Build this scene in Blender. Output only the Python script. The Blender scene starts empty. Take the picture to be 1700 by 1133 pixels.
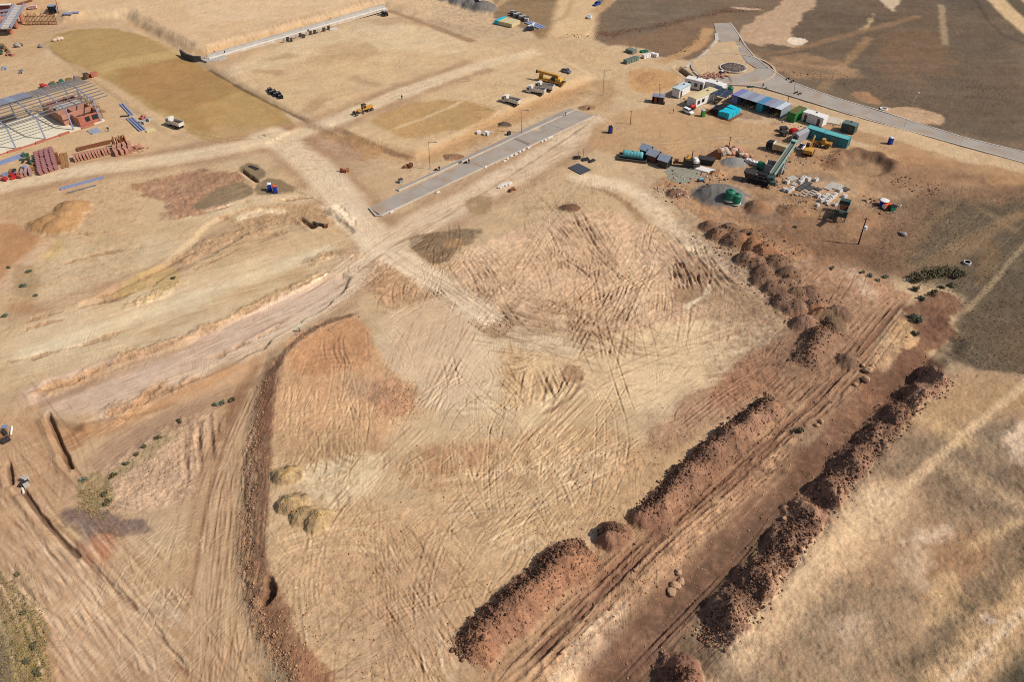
import bpy, math, random
import numpy as np
# ------------------------------------------------------------------ camera, light, exposure
SC = bpy.context.scene
COL = SC.collection
CAM_H, PITCH, FPX = 90.0, math.radians(40.5), 1250.0
cam_data = bpy.data.cameras.new('camera')
cam_data.sensor_width = 36.0
cam_data.lens = 36.0 * FPX / 1700.0
cam_data.clip_start = 1.0
cam_data.clip_end = 20000.0
cam = bpy.data.objects.new('camera', cam_data)
COL.objects.link(cam)
cam.location = (0, 0, CAM_H)
cam.rotation_euler = (math.pi / 2 - PITCH, 0, 0)
SC.camera = cam
SUN_EL = math.radians(44)
SUN_TO = (1.0, -0.22)                       # horizontal direction towards the sun
w = bpy.data.worlds.new('World')
SC.world = w
w.use_nodes = True
nt = w.node_tree
sky = nt.nodes.new('ShaderNodeTexSky')
sky.sky_type = 'NISHITA'
sky.sun_disc = False
sky.sun_elevation = SUN_EL
sky.sun_rotation = math.atan2(SUN_TO[0], SUN_TO[1])
sky.dust_density = 2.0
nt.links.new(sky.outputs[0], nt.nodes['Background'].inputs[0])
nt.nodes['Background'].inputs[1].default_value = 0.085
sd = bpy.data.lights.new('sun', 'SUN')
sd.energy = 4.2
sd.angle = math.radians(0.53)
sd.color = (1.0, 0.955, 0.885)
sun = bpy.data.objects.new('sun', sd)
COL.objects.link(sun)
from mathutils import Vector, Matrix
hv = Vector((SUN_TO[0], SUN_TO[1], 0)).normalized()
sv = hv * math.cos(SUN_EL) + Vector((0, 0, math.sin(SUN_EL)))
sun.rotation_euler = sv.to_track_quat('Z', 'Y').to_euler()
sun.location = (150, 100, 200)
SC.view_settings.view_transform = 'Standard'
SC.view_settings.look = 'None'
SC.view_settings.gamma = 1.0
SC.view_settings.exposure = 0.07
SC.view_settings.use_curve_mapping = False
SC.render.engine = 'CYCLES'
SC.cycles.use_denoising = False            # keep the grain of the soil crisp
SC.cycles.filter_width = 1.0
SC.cycles.max_bounces = 4
SC.cycles.diffuse_bounces = 2

# ------------------------------------------------------------------ mapping between photograph and ground
CT, ST = math.cos(PITCH), math.sin(PITCH)

def flat(px, py, z=0.0):
    u = (px - 850.0) / FPX
    v = -(py - 566.5) / FPX
    dz = -ST + v * CT
    k = (z - CAM_H) / dz
    return (u * k, (CT + v * ST) * k)

def project(x, y, z):
    d = y * CT + (CAM_H - z) * ST
    up = y * ST - (CAM_H - z) * CT
    return 850.0 + FPX * x / d, 566.5 - FPX * up / d

# ------------------------------------------------------------------ noise
def _h(ix, iy, seed):
    n = (ix.astype(np.uint32) * np.uint32(374761393) + iy.astype(np.uint32) * np.uint32(668265263)
         + np.uint32((seed * 2246822519) & 0xffffffff))
    n = (n ^ (n >> np.uint32(13))) * np.uint32(1274126177)
    n = n ^ (n >> np.uint32(16))
    return (n & np.uint32(0xffff)).astype(np.float32) * np.float32(1 / 65535.0)

def vn(x, y, seed=0):
    fx, fy = np.floor(x), np.floor(y)
    ix, iy = fx.astype(np.int64), fy.astype(np.int64)
    tx, ty = (x - fx).astype(np.float32), (y - fy).astype(np.float32)
    tx = tx * tx * (3 - 2 * tx)
    ty = ty * ty * (3 - 2 * ty)
    a, b = _h(ix, iy, seed), _h(ix + 1, iy, seed)
    c, d = _h(ix, iy + 1, seed), _h(ix + 1, iy + 1, seed)
    return (a + (b - a) * tx) * (1 - ty) + (c + (d - c) * tx) * ty

def fbm(x, y, scale, octv=4, seed=0, gain=0.5):
    s = np.zeros_like(x, dtype=np.float32)
    a, t, f = 1.0, 0.0, 1.0 / scale
    for o in range(octv):
        cs, sn = math.cos(o * 0.7 + seed), math.sin(o * 0.7 + seed)
        s += a * vn((x * cs - y * sn) * f + 17.3 * o, (x * sn + y * cs) * f + 5.1 * o, seed + o * 13)
        t += a
        a *= gain
        f *= 2.03
    return s / t * 2 - 1          # about -1..1

def sstep(a, b, x):
    t = np.clip((x - a) / (b - a), 0, 1)
    return t * t * (3 - 2 * t)

# ------------------------------------------------------------------ the terrain grid (finer near the viewer's side of the site)
Vr = np.arange(1203, -62, -1.45)
Dr = np.array([flat(850, v)[1] for v in Vr])
near = np.array([-400, -150, -50, 0, 15, 25, 32])
near = near[near < Dr[0] - 3]
far = Dr[-1] * np.geomspace(1.04, 14, 22)
ROW = np.concatenate([near, Dr, far])
Uc = (np.arange(-110, 1811, 1.5) - 850) / FPX
ext = np.geomspace(0.02, 9, 16)
UC = np.concatenate([(Uc[0] - ext)[::-1], Uc, Uc[-1] + ext])
ZS = np.maximum(ROW * CT + CAM_H * ST, 60.0)
NR, NC = len(ROW), len(UC)
X = (UC[None, :] * ZS[:, None]).astype(np.float32)
Y = np.repeat(ROW[:, None], NC, 1).astype(np.float32)
Z = np.zeros((NR, NC), np.float32)

def L(c, k=None):
    k = SOIL_K if k is None else k
    o = []
    for v in c:
        v = v / 255.0
        o.append((v / 12.92 if v <= 0.04045 else ((v + 0.055) / 1.055) ** 2.4) * k)
    return np.array(o, np.float32)
SOIL_K = 0.80

def chaikin(p, n=1, closed=True):
    p = [tuple(map(float, q)) for q in p]
    for _ in range(n):
        o = []
        m = len(p)
        if not closed:
            o.append(p[0])
        for i in range(m if closed else m - 1):
            a, b = p[i], p[(i + 1) % m]
            o.append((a[0] * .75 + b[0] * .25, a[1] * .75 + b[1] * .25))
            o.append((a[0] * .25 + b[0] * .75, a[1] * .25 + b[1] * .75))
        if not closed:
            o.append(p[-1])
        p = o
    return p

# paint coordinates, reset once the large levels are known
GX, GY = X, Y
U, V = project(X.astype(np.float64), Y.astype(np.float64), 0.0)

def block(pts, m):
    """rows and columns that hold the given pixel points, with a margin of m metres"""
    w_ = np.array([flat(*p) for p in pts])
    y0, y1 = w_[:, 1].min() - m, w_[:, 1].max() + m
    r0, r1 = np.searchsorted(ROW, y0 - 22), np.searchsorted(ROW, y1 + 8)
    z0 = max(min(y0, y1) * CT + CAM_H * ST, 60)
    a = (w_[:, 0] / np.maximum(w_[:, 1] * CT + CAM_H * ST, 60))
    mm = (m + 5) / z0
    c0, c1 = np.searchsorted(UC, a.min() - mm), np.searchsorted(UC, a.max() + mm)
    return slice(max(r0 - 1, 0), min(r1 + 1, NR)), slice(max(c0 - 1, 0), min(c1 + 1, NC)), w_

def poly_sd(poly, m, smooth=1):
    p = chaikin(poly, smooth) if smooth else poly
    rs, cs, w_ = block(p, m)
    x, y = GX[rs, cs].astype(np.float32), GY[rs, cs].astype(np.float32)
    best = np.full(x.shape, 1e9, np.float32)
    ins = np.zeros(x.shape, bool)
    n = len(w_)
    for i in range(n):
        ax, ay = w_[i]
        bx, by = w_[(i + 1) % n]
        ex, ey = bx - ax, by - ay
        l2 = ex * ex + ey * ey + 1e-9
        t = np.clip(((x - ax) * ex + (y - ay) * ey) / l2, 0, 1)
        dx, dy = x - ax - t * ex, y - ay - t * ey
        np.minimum(best, dx * dx + dy * dy, out=best)
        if ay != by:
            c = (ay > y) != (by > y)
            ins ^= c & (x < ax + (y - ay) / (by - ay) * ex)
    d = np.sqrt(best)
    return rs, cs, np.where(ins, d, -d), x, y

def line_sd(path, m, smooth=1):
    p = chaikin(path, smooth, False) if smooth else path
    rs, cs, w_ = block(p, m)
    x, y = GX[rs, cs].astype(np.float32), GY[rs, cs].astype(np.float32)
    best = np.full(x.shape, 1e9, np.float32)
    side = np.zeros(x.shape, np.float32)
    tt = np.zeros(x.shape, np.float32)
    acc = 0.0
    for i in range(len(w_) - 1):
        ax, ay = w_[i]
        ex, ey = w_[i + 1][0] - ax, w_[i + 1][1] - ay
        ln = math.hypot(ex, ey) + 1e-6
        t = np.clip(((x - ax) * ex + (y - ay) * ey) / (ln * ln), 0, 1)
        dx, dy = x - ax - t * ex, y - ay - t * ey
        d2 = dx * dx + dy * dy
        k = d2 < best
        best = np.where(k, d2, best)
        side = np.where(k, np.sign(ex * (y - ay) - ey * (x - ax)), side)
        tt = np.where(k, acc + t * ln, tt)
        acc += ln
    d = np.sqrt(best)
    return rs, cs, d, d * side, tt, acc, x, y

# ------------------------------------------------------------------ large levels of the site
def level(poly, h, soft, namp=0.6, nsc=5, seed=1, smooth=1, fall=None):
    rs, cs, s, x, y = poly_sd(poly, soft + namp + 2, smooth)
    s = s + namp * fbm(x, y, nsc, 3, seed)
    wgt = sstep(-soft, soft, s)
    if fall:
        wgt = wgt * (1 - sstep(fall[0], fall[1], U[rs, cs]))
    Z[rs, cs] += (h - Z[rs, cs]) * wgt

# ground left of the fill slope lies lower
level([(-300, 690), (120, 690), (300, 650), (400, 600), (452, 590), (436, 640), (420, 760), (412, 880), (416, 960), (440, 1050), (470, 1133), (520, 1400), (-300, 1400)], -2.2, 3.0, .3)
# pad with its fill slope, the trimmed pad beside it and the plateau behind the cut
level([(325, 103), (640, 22), (800, 72), (930, 100), (985, 128), (860, 180), (760, 232), (690, 262), (600, 235), (505, 205)], 1.1, 2.0, .4, smooth=0)
level([(72, 75), (120, 52), (215, 46), (320, 104), (510, 204), (440, 240), (340, 240), (280, 225)], 0.4, 1.0, .2, smooth=0)
level([(-400, 25), (90, 26), (110, 34), (215, 28), (322, 88), (345, 90), (638, 11), (720, 32), (830, 66), (1000, 40), (1000, -300), (-1500, -300)], 2.4, 3.0, 1.2, 4, smooth=0, fall=(560, 810))
# excavated corridor between the two spoil banks on the right
level([(1545, 560), (1500, 600), (1410, 690), (1335, 770), (1250, 850), (1130, 960), (1010, 1075), (930, 1150), (860, 1250), (1040, 1250), (1150, 1120), (1230, 1010), (1330, 890), (1430, 760), (1530, 640), (1590, 560)], -2.4, 2.8, 1.1, 4, seed=4)
level([(40, 645), (180, 604), (330, 559), (440, 503), (560, 447), (596, 462), (470, 560), (330, 625), (160, 700), (70, 690)], -.8, .6, 1.3, 5, seed=8)
level([(360, 352), (470, 340), (560, 350), (590, 395), (520, 372), (440, 372), (300, 450), (150, 508), (140, 500), (280, 438)], -.6, .7, 1.2, 5, seed=9)
Zl = Z.copy()
pu, pv = project(X.astype(np.float64), Y.astype(np.float64), Zl.astype(np.float64))
u_ = (pu - 850) / FPX
v_ = -(pv - 566.5) / FPX
k_ = -CAM_H / np.minimum(-ST + v_ * CT, -0.02)
GX, GY = (u_ * k_).astype(np.float32), ((CT + v_ * ST) * k_).astype(np.float32)
bad = (Y < 20) | (Y > 700)
GX[bad], GY[bad] = X[bad], Y[bad]

# ------------------------------------------------------------------ soils
C = np.zeros((NR, NC, 3), np.float32)
RGH = np.full((NR, NC), 0.25, np.float32)        # how cloddy the surface is
ID = np.zeros((NR, NC), np.int16)                # which bank or heap a point belongs to
SAND, PEACH, CREAM, TAN = (205, 172, 130), (216, 179, 134), (219, 190, 148), (193, 154, 113)
OCHRE, ORANGE, RUST, BROWN = (182, 146, 88), (182, 131, 86), (170, 112, 74), (140, 100, 74)
DARK, UMBER, DRY, DRYD = (110, 78, 58), (92, 66, 50), (128, 104, 80), (106, 92, 71)
GREY, GREYD, FIELD, GOLD = (150, 140, 128), (112, 106, 100), (186, 148, 106), (208, 172, 104)
PINK, GREEN, LILAC = (205, 168, 138), (98, 98, 62), (186, 160, 140)
C[:] = L(SAND)

def paint(poly, col, op=1.0, soft=1.0, namp=1.2, nsc=6, seed=0, rough=None, mott=0.0, msc=4, smooth=1):
    soft, namp = soft * .45, namp * 1.15
    rs, cs, s, x, y = poly_sd(poly, soft + namp + 1, smooth)
    s = s + namp * fbm(x, y, nsc, 5, seed + 31, .62)
    wgt = sstep(-soft, soft, s) * op
    if mott:
        wgt = wgt * np.clip(1 - mott + 2.2 * mott * (0.5 + 0.5 * fbm(x, y, msc, 4, seed + 77)), 0, 1)
    C[rs, cs] += (L(col) - C[rs, cs]) * wgt[..., None]
    if rough is not None:
        RGH[rs, cs] += (rough - RGH[rs, cs]) * wgt

def band(path, width, col, op=1.0, soft=0.6, namp=0.5, nsc=4, seed=0, rough=None, streak=0.0, dz=0.0, smooth=1):
    rs, cs, d, sg, t, ln, x, y = line_sd(path, width / 2 + soft + namp + 1, smooth)
    d = d + namp * fbm(x, y, nsc, 4, seed + 5, .6)
    wgt = sstep(width / 2 + soft, width / 2 - soft, d) * op
    wgt *= np.where(ln > 12, sstep(0, 3, t + .5) * sstep(0, 3, ln - t + .5), 1)
    if streak:
        q = fbm(sg * 3.0, t * 0.12, 2.0, 3, seed + 9)
        wgt = wgt * np.clip(1 - streak + streak * (q + 0.6) * 1.6, 0, 1)
    C[rs, cs] += (L(col) - C[rs, cs]) * wgt[..., None]
    if rough is not None:
        RGH[rs, cs] += (rough - RGH[rs, cs]) * wgt
    if dz:
        Z[rs, cs] += dz * wgt

def rut(path, gauge=1.9, width=0.45, depth=0.10, col=None, op=0.5, smooth=1):
    """pair of wheel or track marks pressed into the ground, soil pushed up beside them"""
    rs, cs, d, sg, t, ln, x, y = line_sd(path, gauge / 2 + width * 2 + 0.5, smooth)
    e = np.abs(d - gauge / 2) if gauge else d
    fade = sstep(0, 2, t) * sstep(0, 2, ln - t)
    fade = fade * (0.65 + 0.35 * fbm(x, y, 5, 2, 3))
    inn = np.clip(1 - e / (width / 2 + .12), 0, 1)
    rim = np.clip(1 - np.abs(e - width * 0.85) / (width * .4 + .08), 0, 1)
    brk = np.clip(.75 + 1.1 * fbm(x, y, 2.2, 3, 8), 0, 1.3)
    Z[rs, cs] += fade * brk * RUT_K * (-depth * sstep(0, 1, inn) + depth * 0.5 * rim)
    if col is not None:
        C[rs, cs] += (L(col) - C[rs, cs]) * (sstep(0, .8, inn) * op * fade * np.clip(brk, 0, 1))[..., None]  # soil tint; the dark colours also paint in shade along the marks
RUT_K = 1.0

def inpoly(pt, poly):
    r = False
    for i in range(len(poly)):
        (ax, ay), (bx, by) = poly[i], poly[(i + 1) % len(poly)]
        if (ay > pt[1]) != (by > pt[1]) and pt[0] < ax + (pt[1] - ay) / (by - ay) * (bx - ax):
            r = not r
    return r

def scribble(poly, n, length, seed, ang=None, spread=1.6, depth=.12, width=.5, gauge=1.9, col=None, op=.4, curl=.5, multi=1):
    """machine tracks criss-crossing an area; angles are measured on the ground"""
    rg = random.Random(seed)
    xs, ys = [p[0] for p in poly], [p[1] for p in poly]
    k = 0
    n = int(n * .7)
    while k < n:
        p = (rg.uniform(min(xs), max(xs)), rg.uniform(min(ys), max(ys)))
        if not inpoly(p, poly):
            continue
        k += 1
        a = (rg.uniform(0, math.pi) if ang is None else math.radians(ang) + rg.gauss(0, spread * .3))
        x, y = flat(*p)
        ln = length * rg.uniform(.5, 1.4)
        cv = rg.gauss(0, curl) / length
        for m in range(multi):
            q = []
            xx, yy, aa = x - math.cos(a) * ln * .5, y - math.sin(a) * ln * .5, a - cv * ln * .5
            for s in range(6):
                q.append(project(xx, yy, 0))
                xx += math.cos(aa) * ln / 5
                yy += math.sin(aa) * ln / 5
                aa += cv * ln / 5
            rut(q, gauge * rg.uniform(.8, 1.2) if gauge else 0, width * rg.uniform(.4, .7), depth * rg.choice((.2, .35, .5, .8, 1.1)), col, op, smooth=0)

def bundle(path, n, gap, width, depth, col, op=.5, seed=0, jit=.3, smooth=2):
    """n roughly parallel machine marks along a path"""
    rg = random.Random(seed + int(path[0][0]) * 7 + int(path[0][1]))
    w_ = [flat(*p) for p in chaikin(path, smooth, False)]
    for k in range(n):
        o = (k - (n - 1) / 2) * gap + rg.gauss(0, jit * gap)
        a, b = sorted((rg.random() * .35, 1 - rg.random() * .35))
        q = []
        for i in range(len(w_)):
            if not (a <= i / max(len(w_) - 1, 1) <= b):
                continue
            p0, p1 = w_[max(i - 1, 0)], w_[min(i + 1, len(w_) - 1)]
            d = math.hypot(p1[0] - p0[0], p1[1] - p0[1]) + 1e-6
            q.append(project(w_[i][0] - (p1[1] - p0[1]) / d * o, w_[i][1] + (p1[0] - p0[0]) / d * o, 0))
        if len(q) > 1:
            rut(q, 0, width * rg.uniform(.6, 1.5), depth * rg.uniform(.3, 1.5), col, op * rg.uniform(.4, 1.2), smooth=0)

IDN = {}                                     # id -> (name, kind, category, label, group)

def new_id(name, label, cat=None, kind=None, group=None):
    i = len(IDN) + 1
    IDN[i] = (name, kind, cat, label, group)
    return i

def mound(cx, cy, rx, ry, h, col, rot=0.0, seed=0, top=0.15, ident=None, lump=0.25, rough=.9, colvar=None):
    """tipped heap: px centre of its base, radii in metres, slopes at the soil's angle of repose"""
    x0, y0 = flat(cx, cy)
    m = max(rx, ry) * 1.5
    p = [project(x0 - m, y0 - m, 0), project(x0 + m, y0 + m, 0), project(x0 + m, y0 - m, 0), project(x0 - m, y0 + m, 0)]
    rs, cs, w_ = block(p, 1)
    x, y = GX[rs, cs], GY[rs, cs]
    ca, sa = math.cos(rot), math.sin(rot)
    dx, dy = x - x0, y - y0
    a, b = (dx * ca + dy * sa) / rx, (-dx * sa + dy * ca) / ry
    r = np.sqrt(a * a + b * b) + lump * fbm(x, y, max(rx, ry) * .7, 4, seed + 3)
    r = r + .10 * fbm(x, y, 1.3, 3, seed + 5)
    f = np.clip((1 - r) / (1 - top), 0, 1)
    f = f - 0.12 * sstep(.75, 1, f)
    f = np.where(f < .3, f * f / .3 * .6 + f * .4, f)
    hh = h * f
    up = hh > 0
    Z[rs, cs] = np.where(up, np.maximum(Z[rs, cs], Zl[rs, cs] + hh + .0), Z[rs, cs])
    wgt = sstep(-0.02, 0.22, f + .10 * fbm(x, y, .9, 2, seed + 6))
    cc = L(col)[None, None, :] * np.ones(f.shape + (1,), np.float32)
    if colvar is not None:
        cc += (L(colvar) - cc) * sstep(-.3, .4, fbm(x, y, max(rx, ry) * .6, 4, seed + 8))[..., None]
    C[rs, cs] += (cc - C[rs, cs]) * wgt[..., None]
    RGH[rs, cs] += (rough - RGH[rs, cs]) * wgt
    if ident is not None:
        ID[rs, cs] = np.where(f > .02, ident, ID[rs, cs])

def bank(path, width, h, col, seed=0, ident=None, pitch=6.0, var=.45, col2=None, rough=1.0, lump=.8):
    """continuous spoil bank tipped load by load along a path"""
    rs, cs, d, sg, t, ln, x, y = line_sd(path, width + 4, 2)
    d = d + lump * fbm(x, y, 3.2, 4, seed)
    d = d + .45 * fbm(x, y, 1.2, 3, seed + 2)
    loc = 1 - var * (0.5 + 0.5 * np.cos(t / pitch * 2 * math.pi + 2 * fbm(x * 0 + t, y * 0, pitch * 1.6, 2, seed)))
    loc = loc * (0.85 + .3 * vn(t / 9.0, t * 0, seed + 4))
    endf = sstep(-.3, width * .5, t) * sstep(-.3, width * .5, ln - t)
    wl = width / 2 * (0.8 + .2 * loc)
    f = np.clip(1 - d / wl, 0, 1)
    f = np.where(f < .25, f * f / .25 * .6 + f * .4, f)
    hh = h * loc * endf * np.minimum(f * 1.25, .92 + .08 * f)
    Z[rs, cs] = np.where(hh > 0, np.maximum(Z[rs, cs], Zl[rs, cs] + hh), Z[rs, cs])
    wgt = sstep(-0.02, 0.2, f * np.minimum(endf * 3, 1) + .10 * fbm(x, y, .9, 2, seed + 6) - .02)
    cc = L(col)[None, None, :] * np.ones(f.shape + (1,), np.float32)
    if col2 is not None:
        cc += (L(col2) - cc) * sstep(-.35, .45, fbm(x, y, 5, 4, seed + 8))[..., None]
    C[rs, cs] += (cc - C[rs, cs]) * wgt[..., None]
    RGH[rs, cs] += (rough - RGH[rs, cs]) * wgt
    if ident is not None:
        ID[rs, cs] = np.where((f > .03) & (endf > .1), ident, ID[rs, cs])
# ------------------------------------------------------------------ painting the soils of the site
# broad tone of the bare ground
n1 = fbm(GX, GY, 60, 4, 5)
C += (L(PEACH) - C) * sstep(-.1, .7, n1)[..., None] * .6
n1 = fbm(GX, GY, 22, 4, 6)
C += (L(TAN) - C) * sstep(-.1, .6, n1)[..., None] * .65
# plateau behind the cut
paint([(-300, -200), (760, -200), (900, -60), (830, 60), (640, 15), (345, 95), (230, 30), (90, 30), (-300, 20)], (222, 184, 138), .8, 3, 3, 12, 1)
paint([(330, -40), (560, -60), (600, 0), (420, 40), (300, 30)], (228, 192, 150), .6, 8, 6, 12, 2, mott=.5)
# cut slope behind the drain
band([(330, 92), (480, 52), (638, 10)], 7, (214, 170, 116), .8, 1.5, .8, 5, 3)
band([(95, 38), (215, 33), (326, 92)], 5, (205, 166, 122), .7, 1.0, .6, 4, 4)
# dry veld, upper right
paint([(1000, 78), (955, 40), (975, -30), (985, -200), (2600, -200), (2600, 330), (1760, 290), (1600, 232), (1310, 150), (1225, 70), (1205, 35), (1185, 45), (1175, 90), (1110, 102), (1050, 70)], (126, 104, 81), 1, 3, 4, 12, 7, rough=.4)
paint([(820, -200), (955, -200), (940, 30), (935, 68), (900, 70), (870, 45), (830, 35), (815, 10)], (148, 118, 82), .95, 2, 2, 8, 8, rough=.35)
paint([(985, 70), (1060, 60), (1180, 20), (1230, 30), (1180, 70), (1140, 100), (1080, 80)], (140, 106, 76), .7, 4, 4, 8, 9, mott=.5)
paint([(1230, 40), (1330, 20), (1380, -60), (1700, -60), (1700, 230), (1560, 215), (1420, 160), (1300, 110)], (108, 90, 71), .85, 8, 6, 14, 10, mott=.35, rough=.5)
paint([(1440, 60), (1560, 40), (1600, 120), (1500, 150)], (134, 102, 72), .5, 8, 6, 12, 11, mott=.6)
paint([(1560, 120), (1700, 100), (1700, 200), (1600, 190)], (112, 90, 70), .5, 8, 6, 12, 12, mott=.5)
# graded earth beside the veld
paint([(1215, 55), (1290, 12), (1330, -40), (1375, -40), (1345, 20), (1310, 58), (1330, 80), (1290, 70), (1250, 75)], (196, 160, 124), .9, 2, 3, 8, 13)
paint([(1440, -30), (1500, -30), (1488, 20), (1470, 12)], (214, 184, 150), .9, 2, 2, 6, 14)
paint([(1440, 35), (1455, 20), (1448, 42), (1430, 55)], (200, 168, 118), .8, 2, 2, 5, 15)
band([(1300, 120), (1230, 85), (1280, 92), (1390, 62), (1530, 26)], 3, (150, 116, 84), .7, 1, 1)
band([(1360, 150), (1400, 110), (1445, 60)], 3, (164, 128, 88), .6, 1, 1)
paint([(1310, 60), (1345, 66), (1330, 76), (1305, 70)], (232, 206, 176), .9, .6, .8, 3, 16)
band([(1562, 6), (1566, 50), (1570, 75)], 2, (190, 160, 120), .6, .8, .8)
band([(1614, -10), (1650, 50), (1700, 72), (1760, 95)], 1.6, (92, 76, 60), .8, .6, .5)
band([(1625, -30), (1700, 45), (1780, 95)], 7, (214, 178, 130), .95, 1, .6, 6)
band([(1652, -30), (1720, 35)], 5, (96, 86, 66), .9, 1, .6, 6)
band([(1680, -30), (1740, 25)], 7, (214, 178, 130), .95, 1, .6, 6)
for (p, q) in [((1380, 112), (1420, 116)), ((1280, 95), (1440, 128)), ((1300, 125), (1430, 126))]:
    band([p, q], 3.0, (178, 138, 98), .6, 1.5, 1.5)
paint([(1290, 85), (1380, 92), (1430, 125), (1340, 132), (1260, 110)], (172, 132, 94), .6, 3, 4, 8, 17, mott=.5)
paint([(1470, 175), (1560, 185), (1570, 205), (1520, 205), (1470, 190)], (206, 166, 124), .8, 1.5, 2, 6, 18)
paint([(1410, 150), (1450, 155), (1470, 175), (1430, 172)], (176, 132, 92), .8, 1.5, 2, 5, 19)
# dark ploughed line across the veld
band([(1000, 58), (1100, 42), (1180, 22), (1220, 14), (1270, 14)], 4, (106, 78, 60), .75, 1.5, 2, 4, 5, rough=1)
band([(965, 60), (990, 54), (1030, 60)], 4, (104, 74, 56), .8, 1.5, 2, 4, 6, rough=1)
band([(1210, 12), (1268, 16)], 2, (206, 172, 140), .8, .6, 1)
# pale track out at the top, with its wide mouth
band([(966, -60), (958, 20), (948, 66)], 16, (216, 180, 132), 1, 2, 1.2, 8)
paint([(935, 62), (962, 60), (985, 90), (1060, 140), (1080, 170), (1000, 160), (930, 130), (850, 110), (800, 90), (850, 68)], (210, 174, 128), .8, 5, 4, 14, 20)
band([(800, 20), (838, 2), (850, -20)], 3, (204, 164, 112), .9, 1, .8)
band([(985, 22), (1010, 5), (1022, -15)], 4, (196, 156, 108), .9, 1, .8)
band([(930, 35), (944, 18), (950, 0)], 2.5, (190, 152, 106), .7, .8, .8)
band([(1090, 105), (1130, 92), (1165, 72), (1178, 45)], 4, (196, 150, 100), .85, 1, 1)
# pad with compacted patches
paint([(340, 108), (640, 26), (800, 75), (930, 102), (980, 130), (850, 180), (760, 228), (690, 258), (600, 232), (510, 200)], (216, 180, 132), .85, 3, 2, 10, 21)
paint([(560, 40), (700, 40), (790, 75), (760, 95), (640, 80), (540, 90), (400, 130), (380, 112)], (224, 194, 150), .7, 6, 4, 10, 22, mott=.3)
paint([(520, 78), (600, 66), (640, 80), (600, 105), (520, 100)], (192, 152, 106), .6, 5, 4, 8, 23, mott=.4)
paint([(610, 195), (700, 165), (800, 170), (830, 190), (760, 215), (680, 232), (640, 222)], (192, 150, 92), .9, 3, 2, 8, 24)
band([(650, 215), (720, 190), (785, 160)], 1.2, (222, 190, 144), .7, .5, .4)
paint([(530, 85), (600, 60), (560, 45), (660, 60)], (216, 184, 140), .4, 3, 3, 6, 24)
for k, (a, b) in enumerate([((455, 98), (480, 92)), ((430, 118), (460, 120)), ((590, 130), (620, 140)), ((500, 190), (545, 160))]):
    band([a, b], 4, (168, 126, 88), .5, 1.5, 1.5, 4, k)
scribble([(380, 110), (640, 35), (790, 80), (600, 150), (500, 180)], 26, 22, 31, None, depth=.05, col=(186, 146, 104), op=.5)
scribble([(600, 150), (900, 90), (960, 125), (760, 210), (640, 215)], 26, 25, 32, 55, 1.2, depth=.05, col=(184, 144, 100), op=.5)
# pad with ochre road-base
paint([(76, 72), (100, 50), (215, 45), (325, 104), (510, 205), (445, 228), (400, 240), (345, 238), (260, 190), (160, 122), (90, 95)], OCHRE, 1, 1.5, .8, 6, 25, rough=.08)
paint([(165, 122), (290, 90), (325, 105), (480, 195), (430, 215), (350, 225), (270, 185)], (176, 132, 76), .8, 2, 1.5, 10, 26, mott=.3)
band([(150, 118), (220, 100), (300, 88)], 9, (200, 166, 104), .7, 3, 2, 6)
paint([(335, 170), (420, 150), (480, 195), (420, 215), (350, 215)], (196, 160, 96), .6, 5, 4, 8, 27, mott=.4)
paint([(330, 205), (420, 210), (500, 205), (470, 240), (380, 245)], (196, 156, 106), .8, 3, 2, 6, 28)
# bare earth about the red buildings
paint([(-200, 100), (90, 98), (160, 125), (280, 200), (330, 240), (250, 250), (60, 320), (-200, 330)], (210, 172, 124), .7, 4, 3, 9, 29)
paint([(0, 25), (85, 40), (80, 95), (-60, 110)], (200, 160, 112), .8, 3, 3, 7, 30)
paint([(-60, -20), (110, -20), (90, 26), (-60, 30)], (206, 158, 106), .7, 3, 3, 7, 33, mott=.3)
# slope of the pad towards the concrete road
band([(500, 208), (600, 243), (690, 268), (770, 238), (860, 190), (985, 135)], 6, (206, 160, 108), .8, 1.5, 1, 5, 34)
band([(540, 202), (610, 238), (690, 268)], 2.4, (140, 104, 74), .8, .6, .8, 3, 35, rough=.9)
paint([(570, 215), (625, 235), (640, 262), (600, 268), (560, 262)], (186, 138, 86), .7, 2, 2, 5, 36, mott=.4)
paint([(455, 232), (560, 225), (610, 262), (560, 272), (500, 258)], (190, 152, 120), .8, 2, 2, 6, 37, mott=.2)
band([(1000, 60 + 70), (1010, 160), (985, 185)], 6, (176, 132, 88), .6, 2, 2)
paint([(800, 200), (960, 140), (990, 160), (900, 190), (740, 265), (690, 275)], (196, 148, 94), .55, 3, 2, 6, 38, mott=.5)
# haul roads
for q_, w_ in (([(1010, 195), (880, 275), (760, 340), (660, 395), (600, 440), (480, 535), (330, 605), (140, 690)], 15), ([(430, 215), (500, 255), (560, 315), (600, 375), (640, 410)], 15), ([(-80, 330), (120, 285), (300, 262), (420, 240), (520, 215), (640, 165), (800, 105)], 13)):
    band(q_, w_, (176, 136, 100), .75, 2, 2, 5, 201, streak=.3)
band([(1010, 195), (880, 275), (760, 340), (660, 395), (600, 440), (480, 535), (330, 605), (140, 690)], 8.5, (228, 198, 160), .95, 1.6, 1.2, 8, 39, streak=.2)
band([(430, 215), (500, 255), (560, 315), (600, 375), (640, 410)], 8.5, (228, 198, 158), .95, 1.6, 1.2, 8, 40)
band([(-80, 330), (120, 285), (300, 262), (420, 240), (520, 215), (640, 165), (800, 105), (900, 85)], 6.5, (228, 198, 156), .9, 1.6, 1.2, 8, 41)
band([(300, 375), (420, 335), (540, 322)], 6, (218, 186, 142), .8, 1.5, 1, 6)
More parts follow.
